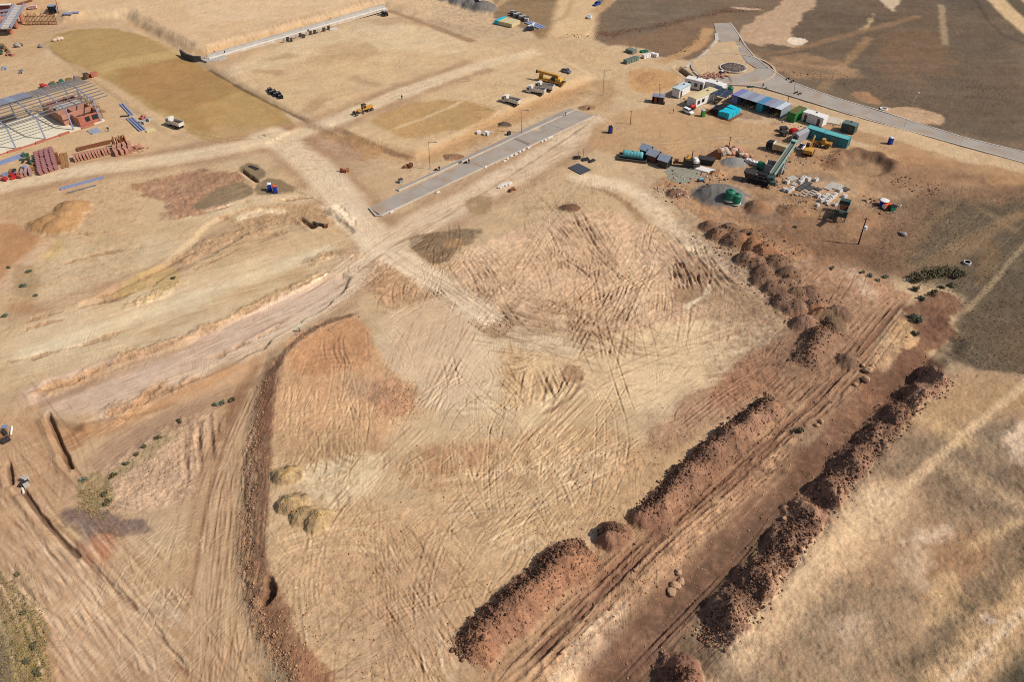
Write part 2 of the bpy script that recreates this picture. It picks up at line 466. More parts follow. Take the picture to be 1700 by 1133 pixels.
# left: graded strips
paint([(-100, 380), (60, 400), (130, 360), (330, 370), (520, 350), (590, 390), (560, 440), (430, 520), (250, 590), (60, 640), (-100, 650)], (210, 176, 130), .75, 6, 4, 14, 42)
paint([(60, 400), (320, 385), (360, 430), (250, 500), (60, 540)], (214, 184, 142), .85, 5, 4, 10, 43, mott=.3)
RGH[:] *= .8
paint([(0, 560), (250, 480), (500, 400), (560, 420), (400, 520), (200, 600), (40, 640)], (214, 184, 142), .8, 3, 3, 12, 44, rough=.08)
band([(10, 600), (200, 535), (420, 460), (560, 405)], 3, (232, 208, 166), .8, 1.2, .8, 6, 45, streak=.4)
paint([(40, 640), (180, 600), (330, 555), (440, 500), (560, 455), (580, 480), (450, 560), (300, 620), (140, 700), (60, 680)], (212, 180, 154), .85, 2, 2, 8, 46, rough=.12)
band([(160, 700), (300, 640), (440, 560), (560, 480)], 3.5, (218, 188, 158), .7, 1.2, .8, 6, 47, streak=.5)
# darker tracks crossing the strips
band([(150, 500), (290, 440), (400, 375), (480, 350)], 6, (176, 138, 104), .7, 2, 2, 6, 48, streak=.4)
band([(0, 530), (120, 500), (200, 470)], 5, (186, 146, 110), .6, 2, 2, 6, 49, streak=.3)
band([(230, 560), (330, 520), (420, 480), (520, 440)], 3, (186, 146, 96), .6, 1.5, 1.5, 4, 50)
band([(60, 655), (160, 628), (260, 590), (330, 560)], 3, (184, 146, 92), .6, 1.2, 1.2, 4, 51, rough=.6)
band([(30, 690), (150, 640), (170, 625)], 2, (150, 112, 78), .6, .8, .8, 3, 52)
band([(205, 700), (240, 660), (270, 640)], 3, (182, 140, 96), .8, 1, 1, 3, 52, rough=.8)
paint([(255, 440), (300, 445), (300, 475), (250, 485), (180, 500), (190, 480)], (204, 168, 98), .7, 1.5, 1.5, 5, 53, mott=.3)
paint([(60, 410), (105, 395), (100, 430), (70, 430)], (208, 176, 106), .6, 1.5, 1.5, 4, 54)
for q_, w_, c_ in (([(380, 372), (470, 358), (550, 368)], 5, (170, 134, 96)), ([(290, 440), (370, 395), (460, 378)], 4, (176, 138, 98)), ([(180, 600), (330, 556), (440, 500), (555, 448)], 2.4, (178, 138, 92)), ([(60, 655), (150, 622), (180, 604)], 3, (170, 130, 88)), ([(520, 432), (560, 418), (590, 425)], 3, (166, 128, 88)),
                  ([(160, 690), (260, 655), (330, 628)], 1.6, (160, 120, 84)), ([(210, 508), (260, 490), (300, 470)], 2.0, (184, 148, 92)), ([(500, 345), (560, 345), (590, 375)], 2.2, (186, 142, 92))):
    band(q_, w_, c_, .75, .8, 1.6, 2.5, 202, rough=1.3, dz=.25)
for q_ in ([(0, 604), (60, 592), (130, 575), (220, 545)], [(0, 548), (90, 520), (190, 498), (260, 470), (340, 440), (430, 396), (520, 372)], [(150, 500), (240, 462), (330, 415)], [(40, 655), (110, 640), (180, 606), (250, 585), (300, 565)], [(330, 557), (440, 502), (555, 446)], [(100, 440), (160, 420), (240, 410)], [(60, 395), (140, 388), (215, 380)],
           [(160, 696), (240, 668), (300, 640), (345, 624)], [(345, 600), (430, 560), (480, 530)], [(20, 560), (60, 540), (150, 520)], [(360, 355), (400, 372), (440, 372)], [(270, 365), (340, 352), (420, 330)], [(450, 335), (520, 325), (560, 335), (592, 380)], [(205, 702), (235, 665), (275, 632)]):
    band(q_, .7, (158, 120, 84), .8, .25, 1.3, 3, 204, rough=1.1, dz=-.35)
# orange earth and heaps, left edge
paint([(-80, 385), (0, 370), (60, 385), (85, 395), (40, 430), (0, 470), (-80, 490)], (186, 132, 86), .9, 2, 2, 6, 55, mott=.2)
band([(85, 395), (50, 430), (10, 470), (-20, 500)], 4, (216, 178, 140), .8, 1, .8)
paint([(20, 440), (60, 445), (65, 495), (30, 505)], (150, 124, 84), .5, 2, 2, 4, 56, mott=.7)
paint([(0, 500), (60, 500), (90, 520), (20, 530)], (180, 134, 92), .7, 2, 2, 5, 57, mott=.3)
# brown patch and olive beds near the crossing
paint([(215, 310), (260, 300), (330, 280), (372, 282), (412, 300), (405, 325), (350, 350), (290, 362), (262, 358), (275, 335), (240, 325)], (158, 116, 86), .95, 2, 3, 4, 58, rough=.9, mott=.35, msc=3)
paint([(315, 345), (355, 315), (400, 300), (430, 318), (390, 335), (330, 348)], (142, 118, 88), .95, .8, .6, 4, 59, rough=.15)
paint([(392, 280), (420, 268), (448, 290), (425, 302), (405, 290)], (140, 114, 82), .9, .8, .6, 4, 60, rough=.15)
paint([(418, 312), (455, 292), (505, 318), (430, 326)], (140, 116, 84), .9, .8, .6, 4, 61, rough=.15)
paint([(360, 355), (460, 338), (520, 340), (565, 352), (560, 375), (470, 372), (400, 372)], (176, 138, 98), .75, 1.5, 2, 5, 62, rough=.8, mott=.3)
band([(400, 362), (440, 350), (462, 352)], 3, (232, 204, 160), .8, .8, 1, 3)
# rough olive squares right of the haul road
paint([(672, 400), (700, 388), (800, 375), (802, 388), (760, 420), (715, 440)], (132, 106, 74), .95, .8, .8, 4, 63, rough=.35)
paint([(725, 400), (780, 392), (775, 410), (730, 418)], (178, 132, 86), .7, 1.5, 1.5, 4, 64)
paint([(765, 335), (790, 322), (825, 328), (815, 350), (785, 358)], (160, 128, 86), .85, 1.2, 1.2, 4, 65, rough=.4)
paint([(860, 345), (920, 338), (960, 336), (962, 346), (900, 350)], (172, 136, 100), .7, 2, 2, 5, 66)
# platform in the middle
paint([(650, 420), (760, 390), (900, 350), (1040, 310), (1110, 370), (1200, 430), (1300, 510), (1320, 550), (1260, 600), (1100, 690), (900, 740), (700, 720), (620, 600), (620, 500)], (210, 176, 132), .7, 5, 3, 14, 67)
paint([(770, 420), (900, 360), (1010, 345), (1110, 395), (1180, 430), (1190, 500), (1120, 560), (900, 560), (780, 510), (745, 450)], (212, 172, 134), .8, 4, 3, 8, 68, rough=.75, mott=.2)
paint([(620, 540), (760, 500), (900, 560), (1050, 560), (1300, 520), (1310, 560), (1200, 620), (1080, 690), (960, 640), (860, 690), (720, 690), (640, 620)], (228, 198, 156), .9, 4, 3, 9, 69)
paint([(960, 580), (1090, 540), (1280, 540), (1180, 620), (1060, 690), (980, 650)], (228, 194, 148), .85, 4, 3, 9, 70)
paint([(640, 480), (720, 470), (760, 560), (720, 660), (660, 640), (650, 560)], (204, 168, 128), .75, 4, 3, 8, 71)
paint([(600, 440), (660, 430), (720, 490), (690, 510), (640, 515), (610, 480)], (186, 144, 102), .75, 2, 2, 5, 72, rough=.9, mott=.2)
paint([(780, 525), (830, 525), (860, 545), (820, 560), (790, 550)], (150, 112, 78), .8, 1, 1.2, 4, 73, rough=.9, mott=.2)
paint([(1110, 480), (1160, 470), (1178, 485), (1150, 505), (1120, 500)], (164, 128, 90), .8, 1.2, 1, 4, 74, rough=.4)
paint([(820, 580), (900, 580), (970, 610), (960, 640), (890, 690), (800, 680), (830, 640)], (200, 160, 112), .7, 2, 2, 5, 75, rough=.8, mott=.3)
paint([(1120, 440), (1170, 440), (1180, 460), (1140, 470)], (170, 132, 96), .6, 1.5, 1.5, 4, 75, mott=.3)
# orange-brown fill on the platform's left
paint([(448, 610), (480, 560), (560, 528), (612, 522), (620, 580), (680, 640), (692, 690), (640, 720), (560, 730), (470, 740), (438, 700)], (204, 156, 110), .9, 2.4, 2.6, 4, 76, rough=.5, mott=.15)
paint([(490, 570), (560, 535), (612, 530), (622, 600), (560, 620), (480, 625)], (194, 138, 92), .8, 2, 2, 6, 77, mott=.2)
paint([(640, 620), (690, 650), (690, 690), (630, 700), (600, 660)], (180, 128, 92), .8, 1.5, 2, 5, 78, rough=.8, mott=.3)
paint([(440, 700), (640, 720), (660, 780), (520, 780), (450, 760)], (194, 150, 106), .8, 3, 2, 6, 79)
paint([(490, 770), (640, 740), (640, 800), (600, 830), (560, 850), (500, 820)], (232, 204, 160), .95, 2, 2, 5, 80)
paint([(640, 780), (720, 730), (800, 720), (1000, 710), (1080, 740), (1060, 800), (900, 810), (780, 820), (700, 830)], (186, 144, 100), .8, 2, 2, 6, 81, rough=.6, mott=.2)
paint([(700, 745), (790, 725), (830, 740), (780, 790), (720, 790)], (168, 122, 84), .6, 2, 2, 5, 82, mott=.4)
band([(640, 720), (760, 715), (860, 705), (960, 640), (1010, 610)], 5, (214, 180, 136), .8, 2, 1.2, 6, 83)
band([(960, 640), (900, 680), (860, 712)], 3, (226, 196, 150), .7, 1, 1)
# lower platform
paint([(440, 850), (640, 830), (900, 815), (1060, 810), (1050, 870), (960, 900), (820, 1020), (760, 1080), (700, 1200), (560, 1200), (470, 1040), (440, 950)], (210, 170, 124), .9, 4, 3, 10, 84, rough=.35)
paint([(900, 800), (1150, 700), (1200, 700), (1120, 800), (1060, 850), (960, 895), (860, 920), (840, 860)], (204, 162, 112), .7, 4, 3, 8, 85)
paint([(440, 930), (620, 900), (760, 930), (740, 1100), (640, 1200), (520, 1100)], (196, 158, 120), .6, 4, 4, 8, 86, mott=.4)
# right edge of the platform, tracked rubble ramp
paint([(1330, 540), (1330, 600), (1240, 680), (1160, 730), (1060, 760), (1100, 690), (1200, 620), (1270, 570)], (172, 130, 96), .85, 2, 2, 5, 87, rough=.7)
paint([(1200, 600), (1310, 560), (1320, 620), (1260, 660), (1180, 690)], (156, 110, 80), .6, 2, 2, 5, 88, rough=.9, mott=.4)
paint([(1290, 480), (1480, 480), (1520, 490), (1440, 580), (1330, 650), (1290, 690), (1250, 680), (1330, 600)], (176, 130, 94), .8, 2, 2, 6, 89, rough=.5)
paint([(1310, 430), (1420, 430), (1500, 470), (1440, 520), (1340, 500)], (196, 150, 112), .8, 2, 2.5, 6, 90, mott=.3)
band([(1400, 440), (1430, 470), (1445, 490)], 3, (224, 188, 152), .7, 1, 1)
# strip between the veld and the heaps
paint([(1060, 300), (1150, 360), (1240, 400), (1340, 440), (1380, 400), (1300, 350), (1200, 345), (1120, 300)], (176, 132, 90), .8, 2, 3, 6, 91, rough=.6, mott=.2)
paint([(1120, 320), (1240, 380), (1340, 420), (1320, 440), (1230, 400), (1130, 345)], (198, 152, 106), .6, 2, 3, 6, 92, mott=.4)
# works yard
paint([(990, 195), (1110, 165), (1200, 195), (1300, 215), (1420, 245), (1500, 245), (1570, 265), (1600, 300), (1480, 320), (1420, 300), (1300, 290), (1200, 290), (1090, 255), (980, 250)], (196, 154, 107), .9, 3, 3, 10, 93)
paint([(1120, 262), (1200, 245), (1300, 250), (1420, 262), (1500, 300), (1440, 345), (1300, 350), (1180, 345), (1110, 300)], (176, 134, 94), .7, 4, 4, 7, 250, mott=.35, rough=.4)
paint([(1050, 110), (1130, 118), (1120, 145), (1070, 155), (1040, 140)], (196, 146, 88), .85, 3, 2, 6, 94, rough=.4)
paint([(1060, 118), (1095, 122), (1080, 140), (1055, 134)], (166, 116, 74), .6, 2, 2, 5, 95, rough=.9, mott=.4)
paint([(1210, 150), (1300, 165), (1420, 215), (1520, 245), (1600, 268), (1580, 285), (1480, 255), (1400, 225), (1240, 165)], (182, 138, 94), .8, 2, 2, 6, 96, mott=.2)
paint([(1230, 285), (1310, 290), (1420, 330), (1460, 330), (1450, 390), (1340, 370), (1260, 340)], (184, 138, 92), .8, 3, 3, 6, 97, mott=.2)
paint([(1310, 292), (1400, 290), (1460, 345), (1390, 355), (1330, 330)], (192, 158, 122), .7, 2, 2, 5, 98)
paint([(1480, 250), (1700, 285), (1720, 310), (1600, 305), (1560, 315), (1480, 300)], (180, 134, 90), .85, 3, 2, 8, 99, mott=.2)
band([(1490, 300), (1600, 300), (1720, 312)], 4, (196, 150, 100), .8, 1.5, 1, 6)
for k, (x_, y_, r_) in enumerate([(1130, 275, 5), (1160, 268, 4), (1250, 300, 6), (1300, 258, 5), (1345, 262, 6), (1370, 250, 5), (1290, 225, 4), (1230, 262, 4), (1330, 330, 5), (1400, 350, 4), (1245, 190, 4), (1290, 205, 3), (1200, 200, 3), (1360, 215, 4), (1420, 262, 5), (1180, 330, 6), (1270, 330, 5), (1440, 330, 5), (1350, 295, 6), (1110, 300, 4)]):
    paint([(x_ - r_ * 6, y_), (x_ - r_ * 2, y_ - r_ * 2), (x_ + r_ * 5, y_ - r_), (x_ + r_ * 6, y_ + r_), (x_, y_ + r_ * 2.2)], [(150, 112, 78), (170, 128, 88), (132, 106, 84), (160, 112, 72)][k % 4], .6, 2, 2.5, 4, 230 + k, rough=.6, mott=.4)
# veld, right
paint([(1480, 340), (1570, 312), (1760, 318), (2600, 340), (2600, 700), (1760, 660), (1640, 618), (1575, 600), (1590, 540), (1590, 480), (1500, 465), (1420, 440), (1370, 410), (1440, 385)], (98, 82, 63), .97, 5, 4, 10, 100, rough=.45)
paint([(1380, 380), (1470, 340), (1560, 330), (1520, 420), (1480, 460), (1390, 440)], (132, 102, 74), .7, 4, 4, 8, 101, mott=.4)
paint([(1220, 345), (1300, 350), (1390, 390), (1420, 430), (1340, 420), (1260, 385)], (140, 106, 74), .8, 3, 3, 6, 102, rough=.6, mott=.3)
paint([(1350, 420), (1380, 398), (1440, 410), (1450, 430), (1400, 432)], (112, 78, 56), .85, 1.5, 1.5, 5, 103, rough=.9)
band([(1425, 402), (1455, 375), (1490, 340)], 5, (176, 138, 104), .8, 1.2, 1, 5)
band([(1400, 402), (1460, 402)], 2, (172, 130, 92), .6, .8, .6)
band([(1480, 460), (1560, 425), (1620, 390), (1680, 365), (1760, 330)], 2.4, (140, 110, 78), .7, 1, .6)
band([(1525, 460), (1590, 428), (1650, 385), (1700, 350)], 2.4, (140, 110, 78), .7, 1, .6)
band([(1520, 395), (1560, 355), (1600, 325)], 2.2, (142, 112, 80), .6, .8, .6)
band([(1600, 335), (1650, 360), (1700, 395)], 2, (140, 112, 82), .6, .8, .6)
band([(1480, 395), (1520, 355), (1545, 330)], 5, (140, 104, 80), .6, 1.5, 1, 4)
band([(1598, 522), (1640, 480), (1690, 418), (1760, 350)], 1.0, (176, 146, 108), .7, .5, .5)
paint([(1635, 400), (1660, 410), (1650, 470), (1610, 480)], (130, 100, 66), .6, 3, 3, 6, 104, mott=.5)
# brown ground between the yard, the heaps and the veld
paint([(1250, 372), (1340, 352), (1440, 340), (1490, 332), (1530, 440), (1490, 462), (1420, 445), (1340, 432)], (130, 98, 72), .85, 5, 5, 8, 214, rough=.6, mott=.2)
paint([(1480, 262), (1600, 290), (1760, 318), (1760, 345), (1600, 325), (1500, 335), (1440, 350), (1450, 300)], (148, 110, 80), .8, 6, 5, 10, 215, mott=.25, rough=.5)
paint([(1400, 352), (1450, 340), (1470, 372), (1440, 400), (1400, 392)], (170, 130, 92), .6, 3, 3, 5, 216, mott=.4)
# corridor
paint([(1500, 490), (1590, 480), (1580, 560), (1500, 640), (1400, 740), (1240, 930), (1100, 1090), (1020, 1200), (900, 1200), (1010, 1080), (1180, 920), (1330, 780), (1420, 690), (1480, 560)], (132, 92, 66), .97, 2, 2.5, 5, 105, rough=.8)
band([(1450, 560), (1380, 650), (1290, 720), (1160, 830), (1060, 920), (960, 1010), (860, 1110), (800, 1180)], 8, (172, 130, 92), .8, 1.4, 2.2, 4, 106, rough=.7)
band([(1330, 745), (1230, 830), (1130, 930), (1030, 1030), (900, 1150)], 5, (188, 146, 106), .9, 1.4, 1.8, 4, 107, rough=1.3)
paint([(960, 1060), (1020, 1000), (1060, 990), (1030, 1060), (960, 1133), (900, 1150)], (204, 172, 136), .8, 1.2, 1.5, 4, 108, rough=1)
band([(1540, 585), (1440, 690), (1330, 810), (1220, 930), (1100, 1060), (1000, 1170)], 9, (112, 78, 58), .95, 1.6, 1.2, 5, 109, rough=.4, streak=.3)
band([(1330, 790), (1240, 880), (1160, 960), (1060, 1070)], 1.6, (98, 72, 54), .7, .5, .4, 4, 110)
band([(1450, 700), (1400, 765), (1330, 850), (1240, 960), (1150, 1070), (1090, 1160)], 4, (110, 90, 64), .7, 1.2, 1, 4, 111, rough=.6)
paint([(1530, 500), (1590, 520), (1560, 580), (1520, 560)], (116, 78, 58), .85, 2, 2, 5, 112, rough=.8)
paint([(1440, 600), (1500, 580), (1540, 590), (1450, 700), (1350, 800), (1310, 800), (1330, 760), (1400, 690)], (104, 72, 54), .7, 2, 2.5, 4, 210, rough=1, mott=.3)
paint([(1490, 520), (1520, 540), (1530, 570), (1500, 580), (1470, 560)], (200, 158, 108), .8, 1, 1.2, 4, 211, rough=1)
paint([(1455, 568), (1495, 560), (1490, 590), (1470, 620), (1448, 600)], (204, 164, 118), .8, 1, 1.2, 4, 212, rough=1)
paint([(1310, 745), (1340, 740), (1330, 770), (1290, 800), (1280, 790)], (112, 78, 58), .7, 1.5, 2, 4, 213, rough=1)
# field, lower right
paint([(1575, 600), (1640, 618), (2600, 700), (2600, 1500), (1130, 1500), (1180, 1090), (1260, 1000), (1340, 890), (1440, 770), (1520, 680)], (172, 138, 102), 1, 1.5, 2, 8, 113, rough=.5)
paint([(1510, 760), (1600, 720), (1760, 700), (2200, 760), (2200, 1200), (1500, 1133), (1560, 1000), (1600, 900), (1540, 850)], (134, 110, 84), .85, 8, 8, 10, 114, mott=.45, msc=4, rough=.8)
paint([(1370, 830), (1480, 740), (1530, 770), (1440, 830), (1380, 850), (1340, 880)], (142, 117, 90), .8, 5, 5, 7, 115, mott=.4, msc=3, rough=.7)
paint([(1190, 1090), (1330, 980), (1440, 960), (1500, 1000), (1440, 1133), (1180, 1180)], (146, 121, 92), .9, 3, 6, 7, 116, mott=.5, msc=2.5, rough=.7)
paint([(1510, 850), (1570, 880), (1640, 870), (1640, 950), (1560, 1010), (1500, 960)], (162, 120, 82), .7, 4, 4, 8, 117, mott=.4)
paint([(1600, 600), (1760, 650), (1760, 700), (1640, 690), (1560, 720), (1530, 690)], (180, 142, 98), .7, 4, 3, 9, 118)
paint([(1620, 740), (1720, 720), (1720, 860), (1640, 860)], (130, 106, 82), .8, 8, 7, 9, 119, mott=.45, msc=4, rough=.8)
band([(1185, 1100), (1260, 1020), (1340, 935), (1430, 860), (1500, 800)], 7, (214, 178, 134), .85, 2, 1.5, 5, 120)
paint([(1360, 950), (1400, 890), (1440, 850), (1500, 830), (1480, 880), (1420, 960)], (212, 174, 130), .7, 2.5, 2, 6, 121)
band([(1190, 1092), (1270, 1010), (1350, 940), (1480, 830), (1580, 740), (1700, 640), (1790, 580)], 1.4, (222, 186, 140), .7, .6, .4, 4, 122)
band([(1600, 730), (1520, 690)], 4, (204, 166, 116), .6, 2, 1.5, 5)
band([(1570, 770), (1640, 810), (1700, 840)], 3, (196, 162, 120), .5, 2, 1.5, 5)
paint([(1480, 905), (1530, 880), (1570, 865), (1575, 890), (1530, 905)], (214, 184, 150), .8, 2.5, 2.2, 3, 123, mott=.6, msc=1)
paint([(1500, 920), (1550, 915), (1530, 970), (1500, 975)], (206, 172, 132), .7, 3, 2.2, 3, 124, mott=.7, msc=1)
paint([(1440, 815), (1490, 805), (1480, 830), (1445, 830)], (208, 178, 144), .7, 2.5, 2.2, 3, 125, mott=.65, msc=1)
paint([(1665, 720), (1720, 690), (1720, 760), (1680, 760)], (210, 180, 148), .8, 3, 2.2, 3, 126, mott=.5, msc=1)
paint([(1380, 1060), (1430, 1010), (1440, 1050), (1400, 1090)], (196, 166, 134), .6, 3.5, 2.6, 3, 127, mott=.8, msc=1)
paint([(1520, 1000), (1570, 950), (1600, 980), (1540, 1050)], (210, 168, 116), .6, 2, 2.5, 4, 128, mott=.6, msc=2)
paint([(1470, 1150), (1620, 1000), (1680, 940), (1800, 860), (1800, 1000), (1650, 1060), (1560, 1150)], (104, 87, 63), .92, 6, 6, 6, 129, rough=1, mott=.3, msc=3)
paint([(1590, 1160), (1700, 1060), (1900, 980), (1900, 1300), (1560, 1300)], (92, 80, 60), .95, 2, 2, 6, 130, rough=.8)
band([(1545, 1160), (1620, 1090), (1690, 1020), (1780, 930)], 5.5, (192, 154, 110), .85, 1.5, 1, 5, 131)
band([(1560, 1150), (1640, 1075), (1700, 1010), (1780, 930)], 1, (222, 190, 150), .7, .4, .3, 4, 132)
band([(1600, 915), (1700, 860)], 1.6, (204, 168, 120), .6, .8, .6, 4)
paint([(1625, 1020), (1660, 1025), (1650, 1045), (1630, 1035)], (196, 170, 146), .8, .5, .8, 2, 133)
# lower left
paint([(-200, 700), (150, 690), (110, 830), (140, 900), (220, 960), (320, 1040), (430, 1133), (430, 1300), (-200, 1300)], (196, 152, 110), .8, 5, 4, 10, 134)
paint([(130, 800), (180, 770), (280, 700), (380, 670), (370, 780), (330, 830), (200, 850), (150, 850)], (190, 154, 120), .9, 1.6, 1.2, 5, 135, rough=1.0)
paint([(115, 800), (160, 775), (185, 800), (180, 840), (150, 850), (120, 830)], (144, 124, 78), .75, 2, 2, 4, 136, rough=.6, mott=.3)
band([(170, 800), (240, 755), (300, 715)], 2.2, (140, 122, 78), .6, 1, 1.2, 3, 137, rough=.8)
paint([(95, 845), (150, 850), (260, 870), (250, 890), (200, 890), (140, 905), (120, 880)], (142, 112, 92), .85, 1.2, 1.5, 5, 138, rough=.5)
paint([(125, 900), (160, 880), (190, 895), (180, 920), (130, 930)], (182, 120, 78), .8, 1.5, 1.2, 4, 139)
paint([(90, 860), (130, 880), (125, 910), (100, 890)], (176, 148, 88), .6, 1.5, 1.2, 4, 140)
paint([(200, 930), (330, 900), (330, 1000), (240, 1000)], (204, 164, 118), .6, 4, 3, 6, 141, mott=.4)
paint([(240, 960), (290, 990), (330, 1040), (290, 1040), (250, 1000)], (200, 176, 146), .6, 2, 2, 5, 142, mott=.4)
paint([(60, 1000), (130, 1020), (180, 1100), (150, 1160), (70, 1150)], (212, 178, 142), .7, 4, 3, 7, 143, mott=.2)
paint([(-60, 920), (20, 930), (70, 1010), (75, 1133), (60, 1200), (-60, 1200)], (140, 116, 76), .85, 2, 2, 5, 144, rough=.7, mott=.2)
paint([(30, 1000), (75, 1020), (80, 1133), (30, 1150)], (122, 110, 60), .6, 2, 2, 3, 145, rough=.8, mott=.6, msc=1.5)
paint([(-60, 1050), (5, 1060), (25, 1133), (-60, 1150)], (112, 94, 76), .8, 1.5, 1, 4, 146)
paint([(100, 720), (150, 700), (150, 740), (110, 750)], (172, 120, 80), .7, 1, 1, 3, 147)
band([(40, 700), (100, 720), (170, 715), (260, 672), (400, 605)], 2.6, (178, 132, 88), .7, 1, 1, 4, 148)
band([(140, 790), (200, 740), (300, 690), (400, 640)], 5, (176, 138, 106), .8, 1.2, .8, 5, 149, streak=.3)
# haul road on the left of the fill slope
band([(452, 600), (405, 680), (375, 760), (360, 860), (350, 960), (360, 1060), (390, 1180)], 7.5, (188, 146, 104), .9, 1.5, 1, 5, 150, rough=.2, streak=.3)
band([(445, 596), (405, 675), (378, 740)], 4.5, (142, 102, 72), .85, 1, .6, 4, 151, streak=.3)
paint([(390, 760), (405, 850), (400, 1000), (450, 1100), (400, 1133), (360, 1050), (350, 900)], (208, 170, 120), .5, 2, 2, 5, 152, mott=.4)
paint([(448, 600), (412, 641), (365, 759), (337, 866), (323, 967), (309, 1050), (330, 1150), (430, 1150), (426, 1079), (401, 989), (396, 911), (404, 810), (425, 700)], (210, 172, 130), .8, 2, 1.2, 5, 160, rough=.1)
bundle([(420, 640), (372, 760), (346, 866), (334, 967), (330, 1080)], 9, 1.0, .35, .05, (164, 124, 90), .7)
bundle([(430, 680), (390, 790), (375, 900), (372, 1000), (390, 1133)], 9, 1.0, .35, .05, (228, 192, 150), .7)
band([(412, 641), (365, 759), (337, 866), (323, 967), (309, 1023)], .5, (150, 110, 80), .8, .3, .3, 3, 161)
bundle([(436, 620), (405, 690), (370, 775), (352, 830)], 14, .5, .35, .08, (136, 96, 70), .8, 3)
# passes that sweep down to the lower edge
for q_, c_, n_ in (([(0, 745), (110, 870), (210, 985), (330, 1133)], (162, 118, 84), 12), ([(0, 800), (90, 930), (180, 1050), (240, 1133)], (170, 126, 90), 14), ([(150, 930), (240, 1023), (320, 1133)], (150, 106, 76), 12), ([(20, 900), (80, 1000), (120, 1133)], (222, 188, 150), 10),
                  ([(110, 940), (160, 1060), (210, 1133)], (220, 184, 142), 10), ([(200, 985), (280, 1060), (340, 1133)], (216, 182, 144), 8), ([(60, 690), (120, 775), (100, 860)], (170, 126, 92), 6), ([(170, 700), (110, 740), (0, 770)], (222, 180, 134), 6), ([(0, 860), (110, 940), (200, 1060)], (224, 188, 146), 8)):
    bundle(q_, n_, 1.1, .5, .07, c_, .6, n_)
band([(118, 899), (135, 922), (196, 984), (241, 1023), (303, 1107), (314, 1133)], .5, (130, 94, 70), .9, .2, .3, 3, 162, dz=-.25)
paint([(95, 843), (163, 843), (241, 866), (236, 880), (185, 880), (168, 905), (135, 905), (129, 882)], (132, 106, 92), .85, 1.5, 1.5, 4, 163, mott=.2)
bundle([(95, 848), (163, 852), (245, 872)], 7, .8, .4, .1, (108, 84, 72), .8)
paint([(135, 894), (185, 888), (185, 933), (140, 927)], (190, 130, 92), .85, 1.5, 1.2, 4, 164)
bundle([(135, 905), (160, 893), (185, 905)], 6, .6, .4, .1, (118, 88, 74), .7)
for q_ in ([(318, 700), (312, 760), (313, 812)], [(336, 692), (330, 750), (332, 795)], [(354, 684), (352, 730), (356, 780)]):
    band(q_, .4, (142, 110, 84), .7, .2, .5, 3, 165, dz=-.12)
bundle([(121, 793), (224, 720), (314, 686), (415, 636)], 7, .8, .4, .06, (160, 126, 100), .7)
bundle([(150, 745), (230, 690), (290, 655)], 6, .9, .5, .08, (224, 182, 136), .7)
band([(108, 725), (150, 700), (240, 690), (300, 665)], .8, (142, 102, 72), .7, .4, .8, 2, 166, dz=-.2)
# stony fill slope
paint([(449, 596), (470, 590), (455, 650), (450, 720), (449, 800), (445, 880), (443, 944), (471, 989), (505, 1068), (570, 1145), (500, 1160), (426, 1056), (401, 978), (399, 900), (404, 854), (414, 760), (428, 680)], (160, 116, 84), .97, 1.2, .7, 3, 153, rough=.8)
paint([(462, 596), (455, 650), (450, 720), (449, 800), (445, 880), (443, 944), (471, 989), (505, 1068), (570, 1145), (520, 1150), (466, 1070), (428, 985), (424, 900), (430, 800), (436, 700), (446, 640)], (146, 100, 74), .8, 1.0, 1.0, 3, 154, rough=.45, mott=.15)
paint([(412, 700), (425, 720), (420, 850), (415, 960), (440, 1040), (480, 1110), (440, 1075), (404, 985), (400, 900), (405, 800)], (184, 142, 106), .7, 1, 1.2, 2.5, 159, rough=1.3, mott=.4, msc=1.5)
band([(600, 518), (540, 535), (500, 558), (470, 588), (455, 620)], 1.3, (112, 80, 60), .9, .4, .4, 3, 155, rough=1)
# drain surround and the concrete drain apron
band([(340, 105), (480, 62), (640, 18)], 2.4, (170, 166, 160), .0, .3, .1)
# ------------------------------------------------------------------ relief: tracks, ruts, trenches
scribble([(760, 440), (900, 365), (1010, 345), (1110, 395), (1185, 440), (1190, 500), (1120, 560), (900, 560), (790, 510)], 170, 14, 1, None, depth=.17, width=.7, gauge=1.7, col=(150, 114, 82), op=.35, curl=.8)
scribble([(905, 360), (960, 350), (1020, 400), (1010, 440), (940, 430)], 16, 26, 2, 112, .3, depth=.25, width=.6, col=(132, 98, 70), op=.6, curl=.2)
scribble([(960, 480), (1090, 440), (1110, 540), (1000, 570)], 34, 30, 3, 68, 1.3, depth=.2, width=.7, col=(144, 108, 76), op=.5, curl=.5)
scribble([(780, 540), (900, 520), (1010, 560), (950, 580), (830, 570)], 34, 30, 4, -20, .7, depth=.2, width=.6, col=(146, 110, 76), op=.5, curl=.8)
scribble([(700, 620), (830, 600), (860, 690), (740, 700)], 50, 12, 6, None, depth=.16, width=.6, col=(160, 124, 84), op=.4, curl=1.2)
scribble([(600, 440), (660, 430), (720, 490), (640, 515)], 40, 9, 7, None, depth=.3, width=.8, col=(140, 104, 74), op=.5, curl=1.2)
scribble([(700, 430), (800, 430), (800, 530), (700, 520)], 45, 12, 8, None, depth=.17, width=.6, col=(160, 122, 86), op=.4, curl=1)
scribble([(1110, 400), (1190, 440), (1180, 470), (1120, 470)], 26, 12, 9, 95, .6, depth=.35, width=.9, gauge=2.2, col=(130, 98, 70), op=.5, curl=.3)
scribble([(640, 520), (760, 500), (760, 620), (680, 680)], 40, 26, 10, 70, .8, depth=.05, width=.5, col=(180, 144, 106), op=.5)
scribble([(640, 790), (720, 735), (1060, 720), (1060, 800), (800, 820)], 46, 20, 11, 70, 1.2, depth=.14, width=.5, col=(206, 170, 124), op=.6)
